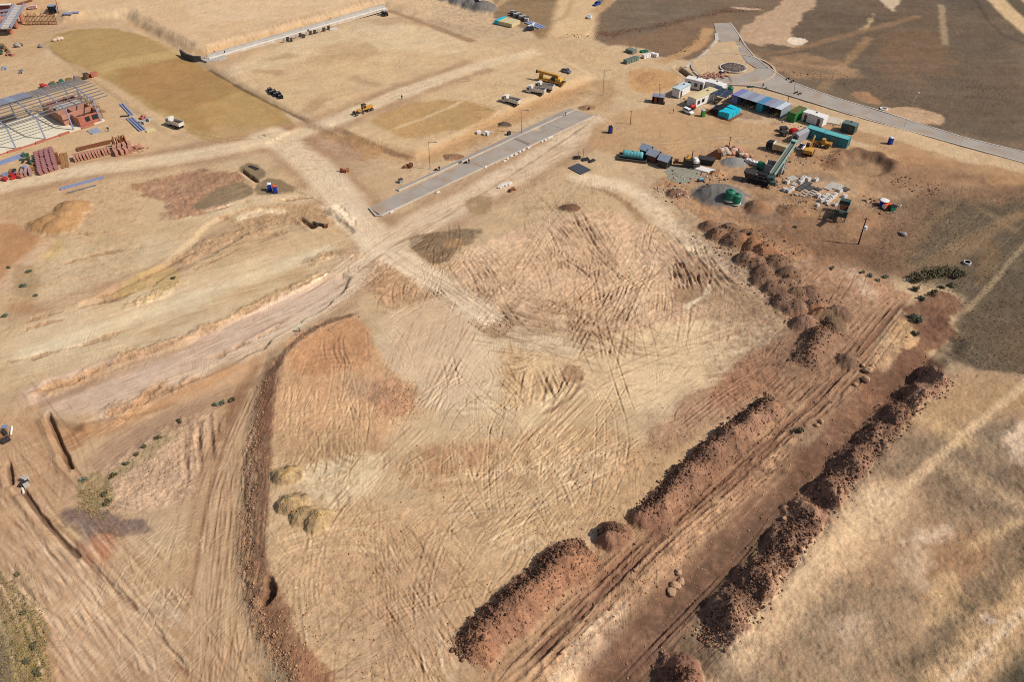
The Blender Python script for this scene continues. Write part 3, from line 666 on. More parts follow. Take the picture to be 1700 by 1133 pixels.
scribble([(860, 740), (1000, 700), (1000, 760), (880, 800)], 22, 34, 12, 48, .5, depth=.13, width=.45, col=(214, 180, 132), op=.6, curl=.3)
scribble([(450, 620), (640, 620), (640, 760), (450, 770)], 40, 24, 13, 92, .6, depth=.1, width=.6, col=(208, 170, 124), op=.5, curl=.6)
scribble([(500, 700), (600, 700), (600, 770), (520, 760)], 20, 24, 14, 100, .5, depth=.1, width=.4, col=(168, 126, 86), op=.5, curl=2.2)
scribble([(450, 860), (900, 830), (1020, 860), (780, 1040), (700, 1120), (520, 1090)], 170, 18, 15, None, depth=.09, width=.5, gauge=1.8, col=(176, 136, 98), op=.4, curl=.6)
scribble([(600, 880), (760, 900), (760, 1120), (620, 1110)], 60, 22, 16, 118, .6, depth=.1, width=.45, col=(168, 130, 94), op=.5)
scribble([(820, 850), (1000, 820), (1000, 880), (880, 930)], 30, 30, 17, 47, .5, depth=.07, width=.5, col=(216, 182, 134), op=.5)
scribble([(1100, 690), (1200, 610), (1330, 560), (1330, 610), (1200, 690)], 46, 16, 18, 25, .8, depth=.13, width=.4, col=(150, 106, 76), op=.5, curl=.8)
scribble([(960, 650), (1100, 560), (1280, 540), (1200, 610), (1040, 700)], 40, 6, 19, 15, 1, depth=.12, width=.8, col=(184, 146, 100), op=.5)
scribble([(1130, 560), (1300, 520), (1260, 600), (1150, 640)], 40, 4, 20, 20, 1, depth=.1, width=1, gauge=0, col=(170, 136, 96), op=.5)
# hand laid passes in the middle of the platform
PALE, MID, DRKL = (232, 202, 160), (166, 128, 92), (128, 94, 66)
paint([(634, 515), (741, 490), (804, 528), (779, 572), (830, 610), (741, 686), (697, 673), (690, 635), (634, 591)], (220, 186, 146), .75, 2, 2, 5, 167, rough=.1)
paint([(676, 400), (702, 388), (800, 376), (802, 390), (760, 422), (717, 440)], (124, 101, 74), .95, 1.4, 1.8, 3, 63, rough=.6, mott=.25, msc=2)
paint([(725, 400), (775, 394), (772, 408), (732, 416)], (178, 134, 90), .7, 1.5, 1.5, 4, 64)
bundle([(720, 436), (712, 415), (690, 405)], 6, .7, .4, .15, (160, 132, 100), .6)
bundle([(740, 500), (720, 580), (690, 650)], 12, 1.2, .5, .04, (190, 156, 122), .6)
band([(551, 332), (615, 402), (646, 420), (754, 484), (830, 541)], 6, (234, 206, 168), .95, 1, 1, 4, 168, streak=.3)
bundle([(640, 418), (754, 484), (830, 541), (900, 560), (1020, 556)], 8, .9, .4, .10, MID, .7)
bundle([(766, 332), (634, 414), (551, 477), (425, 541), (250, 630)], 12, .9, .45, .05, (238, 212, 178), .8)
bundle([(766, 340), (634, 424), (551, 490), (425, 560), (250, 650)], 7, 1.2, .4, .06, (172, 136, 104), .7)
band([(985, 200), (860, 285), (700, 385), (640, 415)], .5, (150, 116, 84), .6, .3, .5, 3, 169)
band([(440, 300), (530, 330), (590, 385)], .5, (160, 124, 88), .6, .3, .5, 3, 170)
bundle([(470, 232), (540, 300), (600, 370), (640, 412)], 9, .9, .45, .04, (234, 206, 168), .8)
bundle([(-20, 322), (120, 285), (300, 262), (420, 240), (540, 208)], 9, .9, .45, .04, (234, 206, 168), .7)
bundle([(280, 372), (420, 332), (560, 318)], 6, .8, .4, .04, (236, 208, 168), .8)
bundle([(800, 110), (700, 140), (600, 180), (520, 215)], 7, .9, .45, .03, (236, 210, 174), .8)
# arcs round the churned oval
for k in range(5):
    e = 14 * k
    bundle([(745 + e, 440 - e * .3), (790 + e, 505 - e * .5), (880 + e * .7, 545 - e * .6), (1000, 550 - e * .7), (1110 - e * .6, 520 - e * .6)], 5, .9, .4, .13, MID if k % 2 else DRKL, .6, k)
bundle([(969, 355), (985, 385), (1003, 415)], 5, 1.3, .5, .25, DRKL, .8)
bundle([(930, 370), (948, 405), (965, 450)], 4, 1.6, .5, .15, DRKL, .6)
bundle([(1078, 410), (1050, 470), (1015, 550)], 9, .9, .5, .10, PALE, .9)
bundle([(1100, 430), (1060, 470), (960, 520), (880, 545)], 8, .9, .45, .12, MID, .8)
bundle([(1010, 548), (1035, 500), (1050, 460)], 6, 1.0, .45, .15, DRKL, .7)
bundle([(920, 430), (950, 440), (985, 470)], 4, 1.0, .6, .3, DRKL, .8)
bundle([(760, 395), (810, 440), (830, 500)], 8, 1.0, .4, .13, MID, .8)
bundle([(740, 440), (790, 420), (850, 400)], 6, 1.1, .4, .12, PALE, .7)
bundle([(1130, 415), (1160, 445), (1185, 462)], 7, 1.0, .55, .25, DRKL, .8)
bundle([(1110, 420), (1125, 450), (1135, 480)], 5, 1.0, .5, .22, DRKL, .7)
bundle([(1150, 395), (1220, 450), (1290, 500)], 8, 1.0, .5, .05, (236, 208, 166), .8)
bundle([(1190, 440), (1215, 470), (1240, 480)], 4, 1.2, .6, .25, DRKL, .7)
band([(1180, 470), (1172, 490), (1140, 510)], 1.0, (234, 206, 166), .9, .3, .3, 3, 171)
# the churned wedge below it
for q_, n_ in (([(896, 588), (888, 630), (880, 682)], 5), ([(905, 597), (918, 630), (936, 665)], 5), ([(817, 610), (850, 640), (882, 675)], 4), ([(830, 590), (870, 588), (900, 592)], 4), ([(890, 600), (850, 612), (822, 606)], 4), ([(940, 600), (930, 640), (905, 685)], 4), ([(960, 612), (945, 650), (910, 690)], 3)):
    bundle(q_, n_, .9, .5, .22, DRKL, .8, n_)
paint([(928, 608), (955, 604), (976, 618), (965, 640), (938, 640)], (140, 104, 74), .7, 1, 1.4, 2.5, 172, rough=1.1)
bundle([(780, 556), (850, 566), (960, 575)], 8, .9, .45, .10, MID, .7)
bundle([(900, 540), (980, 556), (1010, 590)], 6, .9, .5, .12, MID, .7)
bundle([(981, 629), (905, 699), (855, 774)], 10, .75, .35, .10, PALE, .9)
bundle([(985, 640), (912, 706), (862, 780)], 6, .9, .3, .10, MID, .8)
band([(975, 632), (935, 672), (890, 692)], .6, (150, 116, 84), .8, .3, .4, 3, 173)
bundle([(690, 715), (780, 712), (880, 700)], 7, .8, .4, .06, (190, 158, 126), .7)
for k in range(16):
    a_ = 640 + k * 26
    bundle([(a_ + 30 * math.sin(k * 2.3), 735), (a_ + 12, 775), (a_ - 10 * math.cos(k), 815)], 3, .9, .35, .09, PALE if k % 3 else MID, .7, k)
bundle([(700, 812), (850, 800), (1000, 770), (1100, 720)], 7, .8, .35, .07, PALE, .7)
bundle([(640, 792), (690, 755), (730, 735)], 5, .7, .4, .12, DRKL, .7)
bundle([(830, 850), (920, 790), (1010, 720)], 8, 1.2, .35, .06, PALE, .7)
for q_ in ([(640, 415), (720, 470), (820, 500), (960, 560), (1080, 590), (1200, 570)], [(700, 700), (640, 760), (560, 830), (500, 940), (520, 1080)], [(980, 640), (900, 720), (800, 800), (720, 880), (690, 1000), (720, 1133)], [(960, 300), (900, 380), (860, 450), (800, 520), (740, 620), (700, 700)], [(1290, 520), (1180, 560), (1060, 600), (980, 640)],
           [(880, 720), (940, 790), (960, 850)], [(470, 900), (600, 860), (760, 840), (900, 830), (1040, 760)], [(1000, 190), (1040, 230), (1100, 240), (1200, 225), (1290, 235)], [(950, 110), (900, 160), (800, 130), (700, 135), (620, 175)], [(660, 165), (560, 120), (480, 95)], [(300, 215), (380, 232), (470, 222)]):
    rut(q_, 2.0, .45, .10, (172, 134, 98), .7, smooth=2)
    rut([(a + 7, b + 3) for a, b in q_], 1.9, .35, .06, (228, 198, 158), .5, smooth=2)
# orange fill: pale sweeps and the turning arc
for k in range(7):
    bundle([(470 + 24 * k, 640), (464 + 24 * k, 690), (466 + 24 * k, 760)], 3, .9, .4, .05, (218, 178, 134), .7, k)
bundle([(560, 690), (545, 730), (560, 765), (600, 775), (650, 760)], 7, .6, .3, .10, (150, 112, 80), .8)
bundle([(540, 700), (530, 740), (548, 775)], 4, .7, .3, .06, (222, 184, 140), .7)
bundle([(500, 600), (560, 590), (620, 600)], 5, 1.2, .5, .10, (150, 104, 72), .6)
bundle([(560, 545), (555, 580), (570, 610)], 4, 1.2, .5, .15, (128, 88, 62), .7)
paint([(560, 625), (620, 622), (660, 660), (620, 680), (570, 650)], (164, 130, 100), .5, 2, 2, 4, 174, mott=.4)
# lower platform: sweeping arcs
for q_ in ([(460, 930), (540, 900), (620, 905), (700, 940)], [(520, 1000), (600, 960), (700, 970)], [(620, 870), (660, 950), (720, 1060), (760, 1110)], [(640, 860), (690, 940), (740, 1030)], [(560, 1060), (650, 1000), (740, 980)], [(700, 1040), (720, 1080), (730, 1133)], [(780, 940), (860, 890), (980, 840)], [(760, 900), (840, 850), (930, 820)], [(800, 1000), (860, 960), (880, 900)]):
    bundle(q_, 6, .9, .4, .07, PALE if q_[0][0] % 40 else MID, .6, int(q_[0][1]))
bundle([(500, 1080), (600, 1060), (700, 1100)], 10, 1.0, .4, .07, MID, .6)
# ramp and bench
for q_ in ([(1130, 720), (1220, 650), (1320, 590)], [(1210, 660), (1260, 640), (1320, 560)], [(1300, 690), (1380, 620), (1440, 560)], [(1330, 690), (1400, 630), (1470, 540), (1500, 500)], [(1290, 700), (1200, 780), (1080, 880), (980, 980), (860, 1090)], [(1320, 700), (1230, 790), (1110, 890), (1010, 985), (900, 1100)]):
    bundle(q_, 8, .8, .4, .13, (130, 90, 64), .8, int(q_[0][1]))
for q_, w_ in (([(1500, 500), (1440, 570), (1370, 650), (1262, 746), (1190, 806), (1120, 866), (1040, 946), (960, 1020), (880, 1100)], .9), ([(1300, 700), (1220, 762), (1150, 830), (1085, 885), (1010, 955), (930, 1035)], .6), ([(1380, 660), (1290, 735), (1215, 800)], .7)):
    band(q_, w_, (122, 84, 62), .9, .25, .6, 3, 240, dz=-.25)
    bundle(q_, 3, .8, .35, .12, (134, 92, 66), .8)
paint([(1190, 800), (1230, 770), (1270, 770), (1250, 810), (1210, 830)], (150, 106, 78), .7, 1, 1.4, 3, 241)
for k in range(34):
    f_ = k / 33.0
    a_ = (1335 - 420 * f_ + 9 * math.sin(k * 5.1), 742 + 390 * f_ + 7 * math.cos(k * 3.3))
    bundle([a_, (a_[0] + 16, a_[1] + 13)], 3, .9, .6, .35, (120, 82, 60) if k % 3 else (212, 178, 136), .8, k)
for o_, c_ in ((-9, (78, 60, 48)), (-4, (96, 70, 54)), (5, (150, 108, 80)), (9, (88, 66, 52))):
    bundle([(1400 + o_, 735), (1310 + o_, 835), (1215 + o_, 945), (1100 + o_, 1065), (1010 + o_, 1160)], 4, .5, .4, .1, c_, .8, o_ + 20)
# lower left tracks
scribble([(0, 740), (110, 700), (200, 930), (420, 1133), (100, 1133), (0, 900)], 70, 30, 21, 140, .4, depth=.05, width=.5, col=(164, 120, 84), op=.5, curl=.3)
scribble([(220, 930), (330, 900), (350, 1050), (300, 1080)], 50, 14, 22, None, depth=.08, width=.4, col=(222, 190, 146), op=.5, curl=.8)
scribble([(360, 760), (390, 700), (400, 900), (370, 1100), (330, 1000)], 30, 40, 23, 103, .2, depth=.05, width=.5, col=(168, 128, 92), op=.6, curl=.2)
scribble([(60, 900), (200, 960), (300, 1100), (100, 1100)], 40, 26, 24, 140, .4, depth=.06, width=.9, col=(222, 186, 146), op=.6, curl=.2)
for q in ([(305, 715), (308, 760), (312, 800)], [(325, 690), (332, 740), (336, 790)], [(347, 680), (352, 730), (356, 770)], [(362, 690), (362, 730)]):
    rut(q, 0, 1.0, .35, (150, 112, 80), .5)
    rut([(a + 4, b) for a, b in q], 0, .8, -.2)
# left strips
scribble([(0, 560), (250, 480), (560, 400), (560, 430), (250, 570), (40, 630)], 60, 40, 25, 26, .35, depth=.04, width=.5, col=(236, 208, 164), op=.4, curl=.1)
scribble([(60, 650), (330, 560), (560, 460), (570, 480), (330, 610), (160, 690)], 50, 40, 26, 32, .3, depth=.05, width=.5, col=(186, 150, 118), op=.4, curl=.1)
scribble([(100, 490), (300, 430), (480, 350), (500, 370), (300, 460)], 40, 34, 27, 33, .4, depth=.06, width=.5, col=(160, 122, 88), op=.4, curl=.1)
scribble([(0, 330), (200, 290), (430, 240), (500, 260), (600, 390), (300, 370)], 50, 30, 28, 20, 2.0, depth=.04, width=.5, col=(188, 150, 106), op=.5, curl=.4)
scribble([(640, 400), (1000, 195), (1020, 215), (700, 420)], 60, 40, 29, 42, .3, depth=.05, width=.5, col=(188, 150, 110), op=.4, curl=.1)
scribble([(800, 300), (960, 270), (1080, 330), (900, 350)], 30, 26, 30, -10, 1.6, depth=.05, width=.5, col=(190, 152, 110), op=.5)
scribble([(455, 232), (560, 228), (600, 262), (520, 262)], 30, 16, 33, -22, .8, depth=.12, width=.6, col=(160, 124, 96), op=.5)
scribble([(850, 60), (960, 70), (1080, 160), (960, 120)], 40, 34, 34, -60, 1.2, depth=.04, width=.5, col=(190, 152, 106), op=.5)
scribble([(1000, 180), (1300, 210), (1200, 280), (1000, 240)], 40, 20, 35, None, depth=.04, width=.6, col=(186, 144, 98), op=.5)
scribble([(690, 395), (800, 380), (760, 425), (715, 438)], 14, 12, 36, 85, .5, depth=.18, width=.6, col=(104, 82, 58), op=.5)
band([(955, 300), (1010, 318), (1050, 345), (1070, 372)], 2.0, (150, 112, 78), .7, .6, .6, 4, 156, rough=.9)
band([(940, 300), (970, 296), (1050, 312), (1110, 370), (1180, 425), (1290, 500)], 5, (234, 204, 164), .95, 1.5, 1, 5, 157)
# veld ruts and furrows
scribble([(1300, 100), (1700, 130), (1700, 220), (1420, 165)], 30, 40, 37, -28, .4, depth=.10, width=.8, gauge=2.2, col=(92, 76, 60), op=.5, curl=.2)
scribble([(1500, 340), (1700, 330), (1700, 600), (1600, 560)], 26, 40, 38, 48, .8, depth=.08, width=.6, col=(134, 110, 80), op=.5, curl=.3)
scribble([(1400, 60), (1690, 20), (1700, 120), (1450, 120)], 18, 50, 39, 30, 2, depth=.05, width=.6, col=(136, 110, 82), op=.4, curl=.2)
# corridor tracks
for q in ([(1500, 500), (1440, 570), (1370, 660), (1260, 750), (1130, 855), (1010, 965), (890, 1080), (830, 1133)],
          [(1470, 505), (1420, 560), (1330, 640), (1260, 720), (1150, 800), (1060, 890)],
          [(1440, 600), (1390, 640), (1380, 665), (1300, 720), (1190, 815), (1100, 890), (1010, 990), (930, 1060), (860, 1133)]):
    rut(q, 2.0, .7, .22, (120, 82, 58), .6)
scribble([(1320, 470), (1480, 480), (1420, 590), (1320, 660), (1260, 680)], 36, 26, 40, 46, .5, depth=.16, width=.5, col=(140, 98, 70), op=.5, curl=.5)
scribble([(1330, 720), (1230, 800), (1000, 1000), (840, 1133), (900, 1040), (1100, 850), (1290, 690)], 30, 22, 41, 52, .3, depth=.15, width=.5, col=(150, 106, 76), op=.5, curl=.3)
for k in range(-2, 3):
    rut([(1520 + 6 * k, 600), (1420 + 5 * k, 710), (1310 + 6 * k, 830), (1190 + 6 * k, 960), (1080 + 7 * k, 1075), (1000 + 7 * k, 1160)], 0, .5, .10, (112, 78, 58), .6)
scribble([(1250, 780), (1310, 790), (1250, 900), (1200, 880)], 26, 6, 42, 20, .4, depth=.18, width=.45, gauge=0, col=(104, 74, 56), op=.4)
# trenches
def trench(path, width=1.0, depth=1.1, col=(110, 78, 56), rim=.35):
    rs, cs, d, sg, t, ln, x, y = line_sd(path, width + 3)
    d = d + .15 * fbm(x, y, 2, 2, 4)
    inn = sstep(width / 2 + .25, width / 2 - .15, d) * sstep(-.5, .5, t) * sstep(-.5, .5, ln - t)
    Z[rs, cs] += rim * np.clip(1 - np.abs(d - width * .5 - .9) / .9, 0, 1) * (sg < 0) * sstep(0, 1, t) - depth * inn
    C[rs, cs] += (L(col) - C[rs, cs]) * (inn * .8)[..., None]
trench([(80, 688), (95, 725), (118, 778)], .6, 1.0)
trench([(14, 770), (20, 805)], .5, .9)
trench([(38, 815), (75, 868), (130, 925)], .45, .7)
band([(345, 115), (420, 158), (510, 202)], 1.2, (120, 88, 62), .9, .4, .5, 4, 220)  # shade of the pad's step painted as a dark line, no trench dug
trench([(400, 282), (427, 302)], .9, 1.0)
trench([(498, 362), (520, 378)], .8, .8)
band([(640, 16), (720, 44), (790, 70)], 3, (150, 112, 80), .7, 1, 1, 5, 200)  # shaded cut face painted in as a dark band, no trench dug
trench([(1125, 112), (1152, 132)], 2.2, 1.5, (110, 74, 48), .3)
trench([(446, 962), (452, 985), (440, 1000)], 1.0, 1.1, (60, 46, 36), .2)  # steep cut, its soil painted near black for the shade inside
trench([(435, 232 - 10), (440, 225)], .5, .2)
band([(510, 205), (560, 228), (600, 248)], 3, (150, 112, 80), .6, 1, .8, 4, 158, rough=.8)
# ------------------------------------------------------------------ banks and heaps (cut out of the terrain as things of their own)
def B(label, path, width, h, col, **k):
    bank(path, width, h, col, ident=new_id('spoil_bank', label, 'spoil bank', None, 'spoil banks along the excavated corridor'), **k)
B('long dark rubble spoil bank along the platform edge, with a row of peaked tips', [(1292, 668), (1240, 708), (1180, 758), (1120, 818), (1075, 868)], 5.8, 2.4, (158, 116, 88), var=.35, lump=1.0, rough=.8, seed=3, col2=(142, 102, 76), pitch=5.5)
B('orange and dark spoil bank at the front corner of the platform', [(985, 915), (930, 945), (880, 990), (820, 1045), (770, 1095)], 7.6, 2.5, (166, 116, 82), rough=.8, seed=7, col2=(146, 104, 78), pitch=9, var=.3)
B('dark brown spoil bank along the far side of the lower track, upper stretch', [(1560, 618), (1515, 660), (1490, 680), (1452, 722), (1400, 780), (1346, 845)], 5.6, 2.4, (160, 120, 92), var=.5, lump=1.1, rough=.8, seed=11, col2=(136, 100, 76), pitch=7)
B('reddish brown spoil bank along the far side of the lower track, lower stretch', [(1356, 834), (1290, 920), (1230, 1000), (1175, 1055)], 6.2, 2.5, (164, 122, 93), var=.5, lump=1.1, rough=.8, seed=15, col2=(140, 102, 78), pitch=7)
B('short dark curved spoil bank above the tracked ramp', [(1385, 548), (1348, 575), (1338, 612)], 6.8, 2.6, (160, 118, 88), rough=.5, seed=19, col2=(134, 96, 72), pitch=8, var=.3)

def M(label, cx, cy, rx, ry, h, col, name='spoil_heap', group='tipped heaps of spoil', cat='heap', **k):
    mound(cx, cy, rx, ry, h, col, ident=new_id(name, label, cat, None, group), **k)
M('cone of dark brown soil standing alone in the gap between two banks', 1018, 893, 3.0, 2.7, 2.8, (146, 104, 78), seed=1)
M('small dark heap at the lower end of the long rubble bank', 1068, 862, 2.5, 2.2, 2.2, (140, 98, 74), seed=2)
M('reddish heap at the bottom edge beside the lower track', 1130, 1122, 3.2, 3.6, 2.6, (150, 104, 78), seed=3)
YH = [(478, 792, 2.6, 2.2, 1.5), (487, 838, 2.6, 2.2, 1.6), (505, 858, 2.4, 2.0, 1.3), (527, 866, 2.5, 2.2, 1.6)]
for i, (x_, y_, a_, b_, h_) in enumerate(YH):
    M(['yellow gravelly heap, the uppermost of four on the platform edge', 'yellow gravelly heap, second from the top of four', 'low yellow heap squeezed between two yellow heaps', 'yellow gravelly heap, the lowest of four'][i],
      x_, y_, a_, b_, h_, (174, 144, 98), seed=20 + i, lump=.42, colvar=(150, 120, 84), group='yellow heaps on the platform')
HP = [(1180, 378, 3.4, 2.8, 1.9, 0), (1192, 392, 3.6, 3.0, 2.2, 0), (1212, 386, 3.8, 3.2, 2.4, 0), (1222, 402, 4.4, 3.4, 2.6, 0), (1240, 394, 3.6, 3.2, 2.0, 2), (1250, 412, 3.4, 3.2, 2.4, 1),
      (1270, 422, 4.4, 3.2, 2.6, 1), (1240, 434, 3.6, 3.0, 2.2, 0), (1258, 440, 3.0, 2.8, 2.0, 3), (1290, 440, 4.2, 3.4, 2.4, 2), (1266, 454, 3.2, 2.8, 2.2, 3), (1272, 468, 4.0, 3.0, 2.2, 0), (1308, 456, 3.6, 3.0, 2.0, 2),
      (1288, 482, 3.6, 3.0, 2.2, 0), (1304, 478, 3.4, 2.8, 2.2, 3), (1302, 504, 3.8, 3.0, 2.2, 0), (1322, 492, 3.4, 2.8, 2.0, 2), (1318, 512, 3.8, 3.0, 2.2, 0), (1345, 490, 3.6, 3.0, 2.2, 0), (1352, 512, 3.6, 2.8, 2.0, 3),
      (1338, 540, 3.8, 3.0, 2.3, 3), (1362, 528, 3.8, 3.0, 2.2, 1), (1390, 524, 3.6, 2.8, 2.0, 0), (1380, 540, 3.4, 3.0, 2.0, 2), (1408, 600, 2.8, 2.4, 1.5, 0)]
HC = [((128, 96, 74), 'grey brown'), ((164, 110, 66), 'orange'), ((116, 90, 66), 'dark olive brown'), ((146, 108, 84), 'pinkish brown')]
ORD = 'first second third fourth fifth sixth seventh eighth ninth tenth eleventh twelfth thirteenth fourteenth fifteenth sixteenth seventeenth eighteenth nineteenth twentieth twenty-first twenty-second twenty-third twenty-fourth twenty-fifth'.split()
HP = sorted(HP[:-1], key=lambda q: q[1] + .3 * q[0]) + HP[-1:]
for i, (x_, y_, a_, b_, h_, c_) in enumerate(HP):
    lab = HC[c_][1] + ' tipped heap, ' + ORD[i] + ' from the upper end of the long heap row'
    if i == 0:
        lab = 'grey brown tipped heap at the upper end of the long row of heaps'
    if i == 24:
        lab = 'small brown tipped heap alone by the tracked bend'
    M(lab, x_, y_, a_ * .92, b_ * .92, h_, HC[c_][0], seed=40 + i, lump=.18, group='long row of tipped heaps')
for i, (x_, y_) in enumerate([(82, 372), (106, 362), (122, 346), (98, 376)]):
    M('tan earth heap in the cluster left of the pale track, ' + ['leftmost', 'lower right one', 'uppermost', 'lowest'][i], x_, y_, 5.2, 4.0, 1.9, (182, 136, 86), seed=80 + i, lump=.15, group='tan earth heaps on the left', rough=.5)
M('dark brown low heap at the top of the ripped ground', 946, 346, 2.9, 2.0, .9, (118, 84, 62), seed=90)
M('dark low heap beside the kerb of the concrete road', 838, 208, 2.2, 2.0, .8, (96, 78, 64), seed=91)
M('brown low heap on the verge of the concrete road', 752, 262, 3.0, 2.2, .6, (146, 108, 78), seed=92)
M('brown low heap at the upper end of the concrete road', 975, 180, 3.0, 2.0, .5, (150, 114, 80), seed=93)
M('smooth brown conical heap below the green water tanks', 1258, 346, 3.8, 3.6, 2.2, (158, 112, 74), seed=94, lump=.08, rough=.3)
M('low brown heap beside the smooth conical heap', 1316, 350, 4.0, 3.4, 1.2, (146, 106, 74), seed=95)
M('small orange heap beside the concrete mixing pad', 1190, 288, 2.4, 1.8, .9, (184, 128, 80), seed=96)
M('big grey crushed stone heap behind the green water tanks', 1196, 326, 7.4, 6.0, 3.0, (118, 114, 108), seed=97, lump=.06, rough=.2, group='crushed stone heaps', name='stone_heap', cat='stone heap', colvar=(104, 100, 96))
M('smaller grey crushed stone heap in front of the rubble row', 1219, 270, 4.0, 3.0, 1.5, (140, 138, 132), seed=98, lump=.08, rough=.2, group='crushed stone heaps', name='stone_heap', cat='stone heap')
for i, (x_, y_, a_) in enumerate([(750, -4, 7), (768, 3, 6), (786, 9, 6), (802, 14, 6)]):
    M(['grey stone heap at the top edge, leftmost of the ridge', 'grey stone heap second along the ridge', 'grey stone heap third along the ridge', 'grey stone heap at the right end of the ridge'][i],
      x_, y_, a_, 6, 3.2, (122, 114, 106), seed=100 + i, lump=.1, rough=.3, group='crushed stone heaps', name='stone_heap', cat='stone heap')
M('brown scalloped heap of soil left of the round basin', 1388, 276, 4.0, 3.0, 1.1, (164, 118, 82), seed=105, lump=.1)
M('grey brown crumbly heap near the mixing pad', 1122, 322, 3.2, 2.6, 1.2, (128, 92, 70), seed=106)
# round basin scraped in the yard
x0_, y0_ = flat(1434, 272)
p_ = [project(x0_ + a_, y0_ + b_, 0) for a_ in (-14, 14) for b_ in (-14, 14)]
rs, cs, w_ = block(p_, 2)
x_, y_ = GX[rs, cs] - x0_, GY[rs, cs] - y0_
r_ = np.hypot(x_ * .92, y_)
th_ = np.arctan2(y_, x_)
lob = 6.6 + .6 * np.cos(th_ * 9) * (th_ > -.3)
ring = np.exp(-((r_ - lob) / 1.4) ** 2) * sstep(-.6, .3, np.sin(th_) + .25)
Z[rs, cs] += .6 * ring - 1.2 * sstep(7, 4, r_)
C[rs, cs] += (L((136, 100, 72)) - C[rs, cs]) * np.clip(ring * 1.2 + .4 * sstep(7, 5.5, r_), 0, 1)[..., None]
# ------------------------------------------------------------------ grain of the ground
dk_ = sstep(.26, .14, C.mean(-1))
C *= (1 + .06 * fbm(GX, GY, 14, 4, 70) + dk_ * (.16 * fbm(GX, GY * 2.5, 16, 5, 71, .62) + .14 * fbm(GX * .35, GY * 1.6, 3.5, 4, 72)))[..., None]
C *= 1 + (dk_ * fbm(GX, GY, 20, 4, 73))[..., None] * np.array([.12, .02, -.06], np.float32)
for k in range(46):                                    # rills down the cut slope behind the drain
    f_ = k / 45.0 + .01 * math.sin(k * 7.3)
    a_ = (340 + 290 * f_, 98 - 84 * f_)
    rut([(a_[0] - 14, a_[1] - 22), a_], 0, .35 + .3 * ((k * 37) % 10) / 10, .12 + .25 * ((k * 53) % 10) / 10, (176, 130, 86), .5, smooth=0)
st1 = fbm(GX * .80 + GY * .6, (-GX * .6 + GY * .80) * 6, 7, 3, 51)
C *= (1 + .07 * st1)[..., None]
C *= (1 + .10 * fbm(GX, GY, 3.0, 4, 52) + .07 * fbm(GX, GY, .9, 2, 53))[..., None]
clod = fbm(GX, GY, 1.1, 3, 54)
fine = fbm(GX, GY, .5, 2, 55)
Z += RGH * (.17 * clod + .13 * fine + .22 * np.clip(fbm(GX, GY, 2.6, 3, 56), -.2, 1)) + .10 * fbm(GX, GY, 6, 3, 57) + .22 * fbm(GX, GY, 25, 2, 58)
sp = np.clip(.1 + RGH, 0, 1)
C *= (1 + sp * (.16 * fbm(GX, GY, 1.6, 3, 60) + .20 * vn(GX * 2.3, GY * 2.3, 61) - .10 + .16 * vn(GX * 1.2, GY * 1.2, 62) - .08))[..., None]
warm = fbm(GX, GY, 9, 4, 63)[..., None]
C *= 1 + warm * np.array([.04, .0, -.05], np.float32)
C *= (1 + .34 * np.clip(RGH - .2, 0, 1))[..., None]
lum = (C @ np.array([.25, .6, .15], np.float32))[..., None]
C += (lum - C) * .10
C *= (1 + .10 * (vn(GX * 5, GY * 5, 64) - .5) + (.02 + .1 * sp) * (vn(X * 9, Y * 9, 65) - .5))[..., None]
dark = sstep(.22, .5, fbm(GX, GY, .8, 2, 59) + .25 * (RGH - .6))
C *= (1 - .14 * dark * np.clip(RGH, 0, 1))[..., None]
C *= np.array([1.0, .995, .99], np.float32)
WORK = np.full((NR, NC), .32, np.float32)        # how clearly machine passes show
for poly_, v_ in (([(-300, 350), (600, 330), (600, 440), (420, 560), (100, 700), (-300, 720)], .22), ([(450, 600), (620, 440), (800, 370), (1040, 320), (1320, 520), (1330, 600), (1060, 880), (800, 1060), (700, 1300), (560, 1300), (440, 960)], .42), ([(640, 500), (800, 520), (760, 700), (640, 640)], .4), ([(960, 580), (1300, 530), (1200, 640), (1060, 700)], .35),
                  ([(-200, 700), (420, 640), (430, 1300), (-200, 1300)], .45), ([(1300, 480), (1500, 480), (1100, 1000), (900, 1300), (800, 1200), (1060, 880)], .6), ([(1560, 600), (2600, 700), (2600, 1600), (1120, 1600), (1180, 1090), (1400, 780)], .05), ([(1480, 330), (2600, 330), (2600, 690), (1580, 600), (1500, 470)], .12), ([(940, -300), (2600, -300), (2600, 320), (1300, 150), (1180, 60), (1000, 75)], .10)):
    rs, cs, q_, x_, y_ = poly_sd(poly_, 5)
    WORK[rs, cs] += (v_ - WORK[rs, cs]) * sstep(-3, 3, q_ + 2 * fbm(x_, y_, 6, 3, 9))
# ------------------------------------------------------------------ materials
MATS = {}

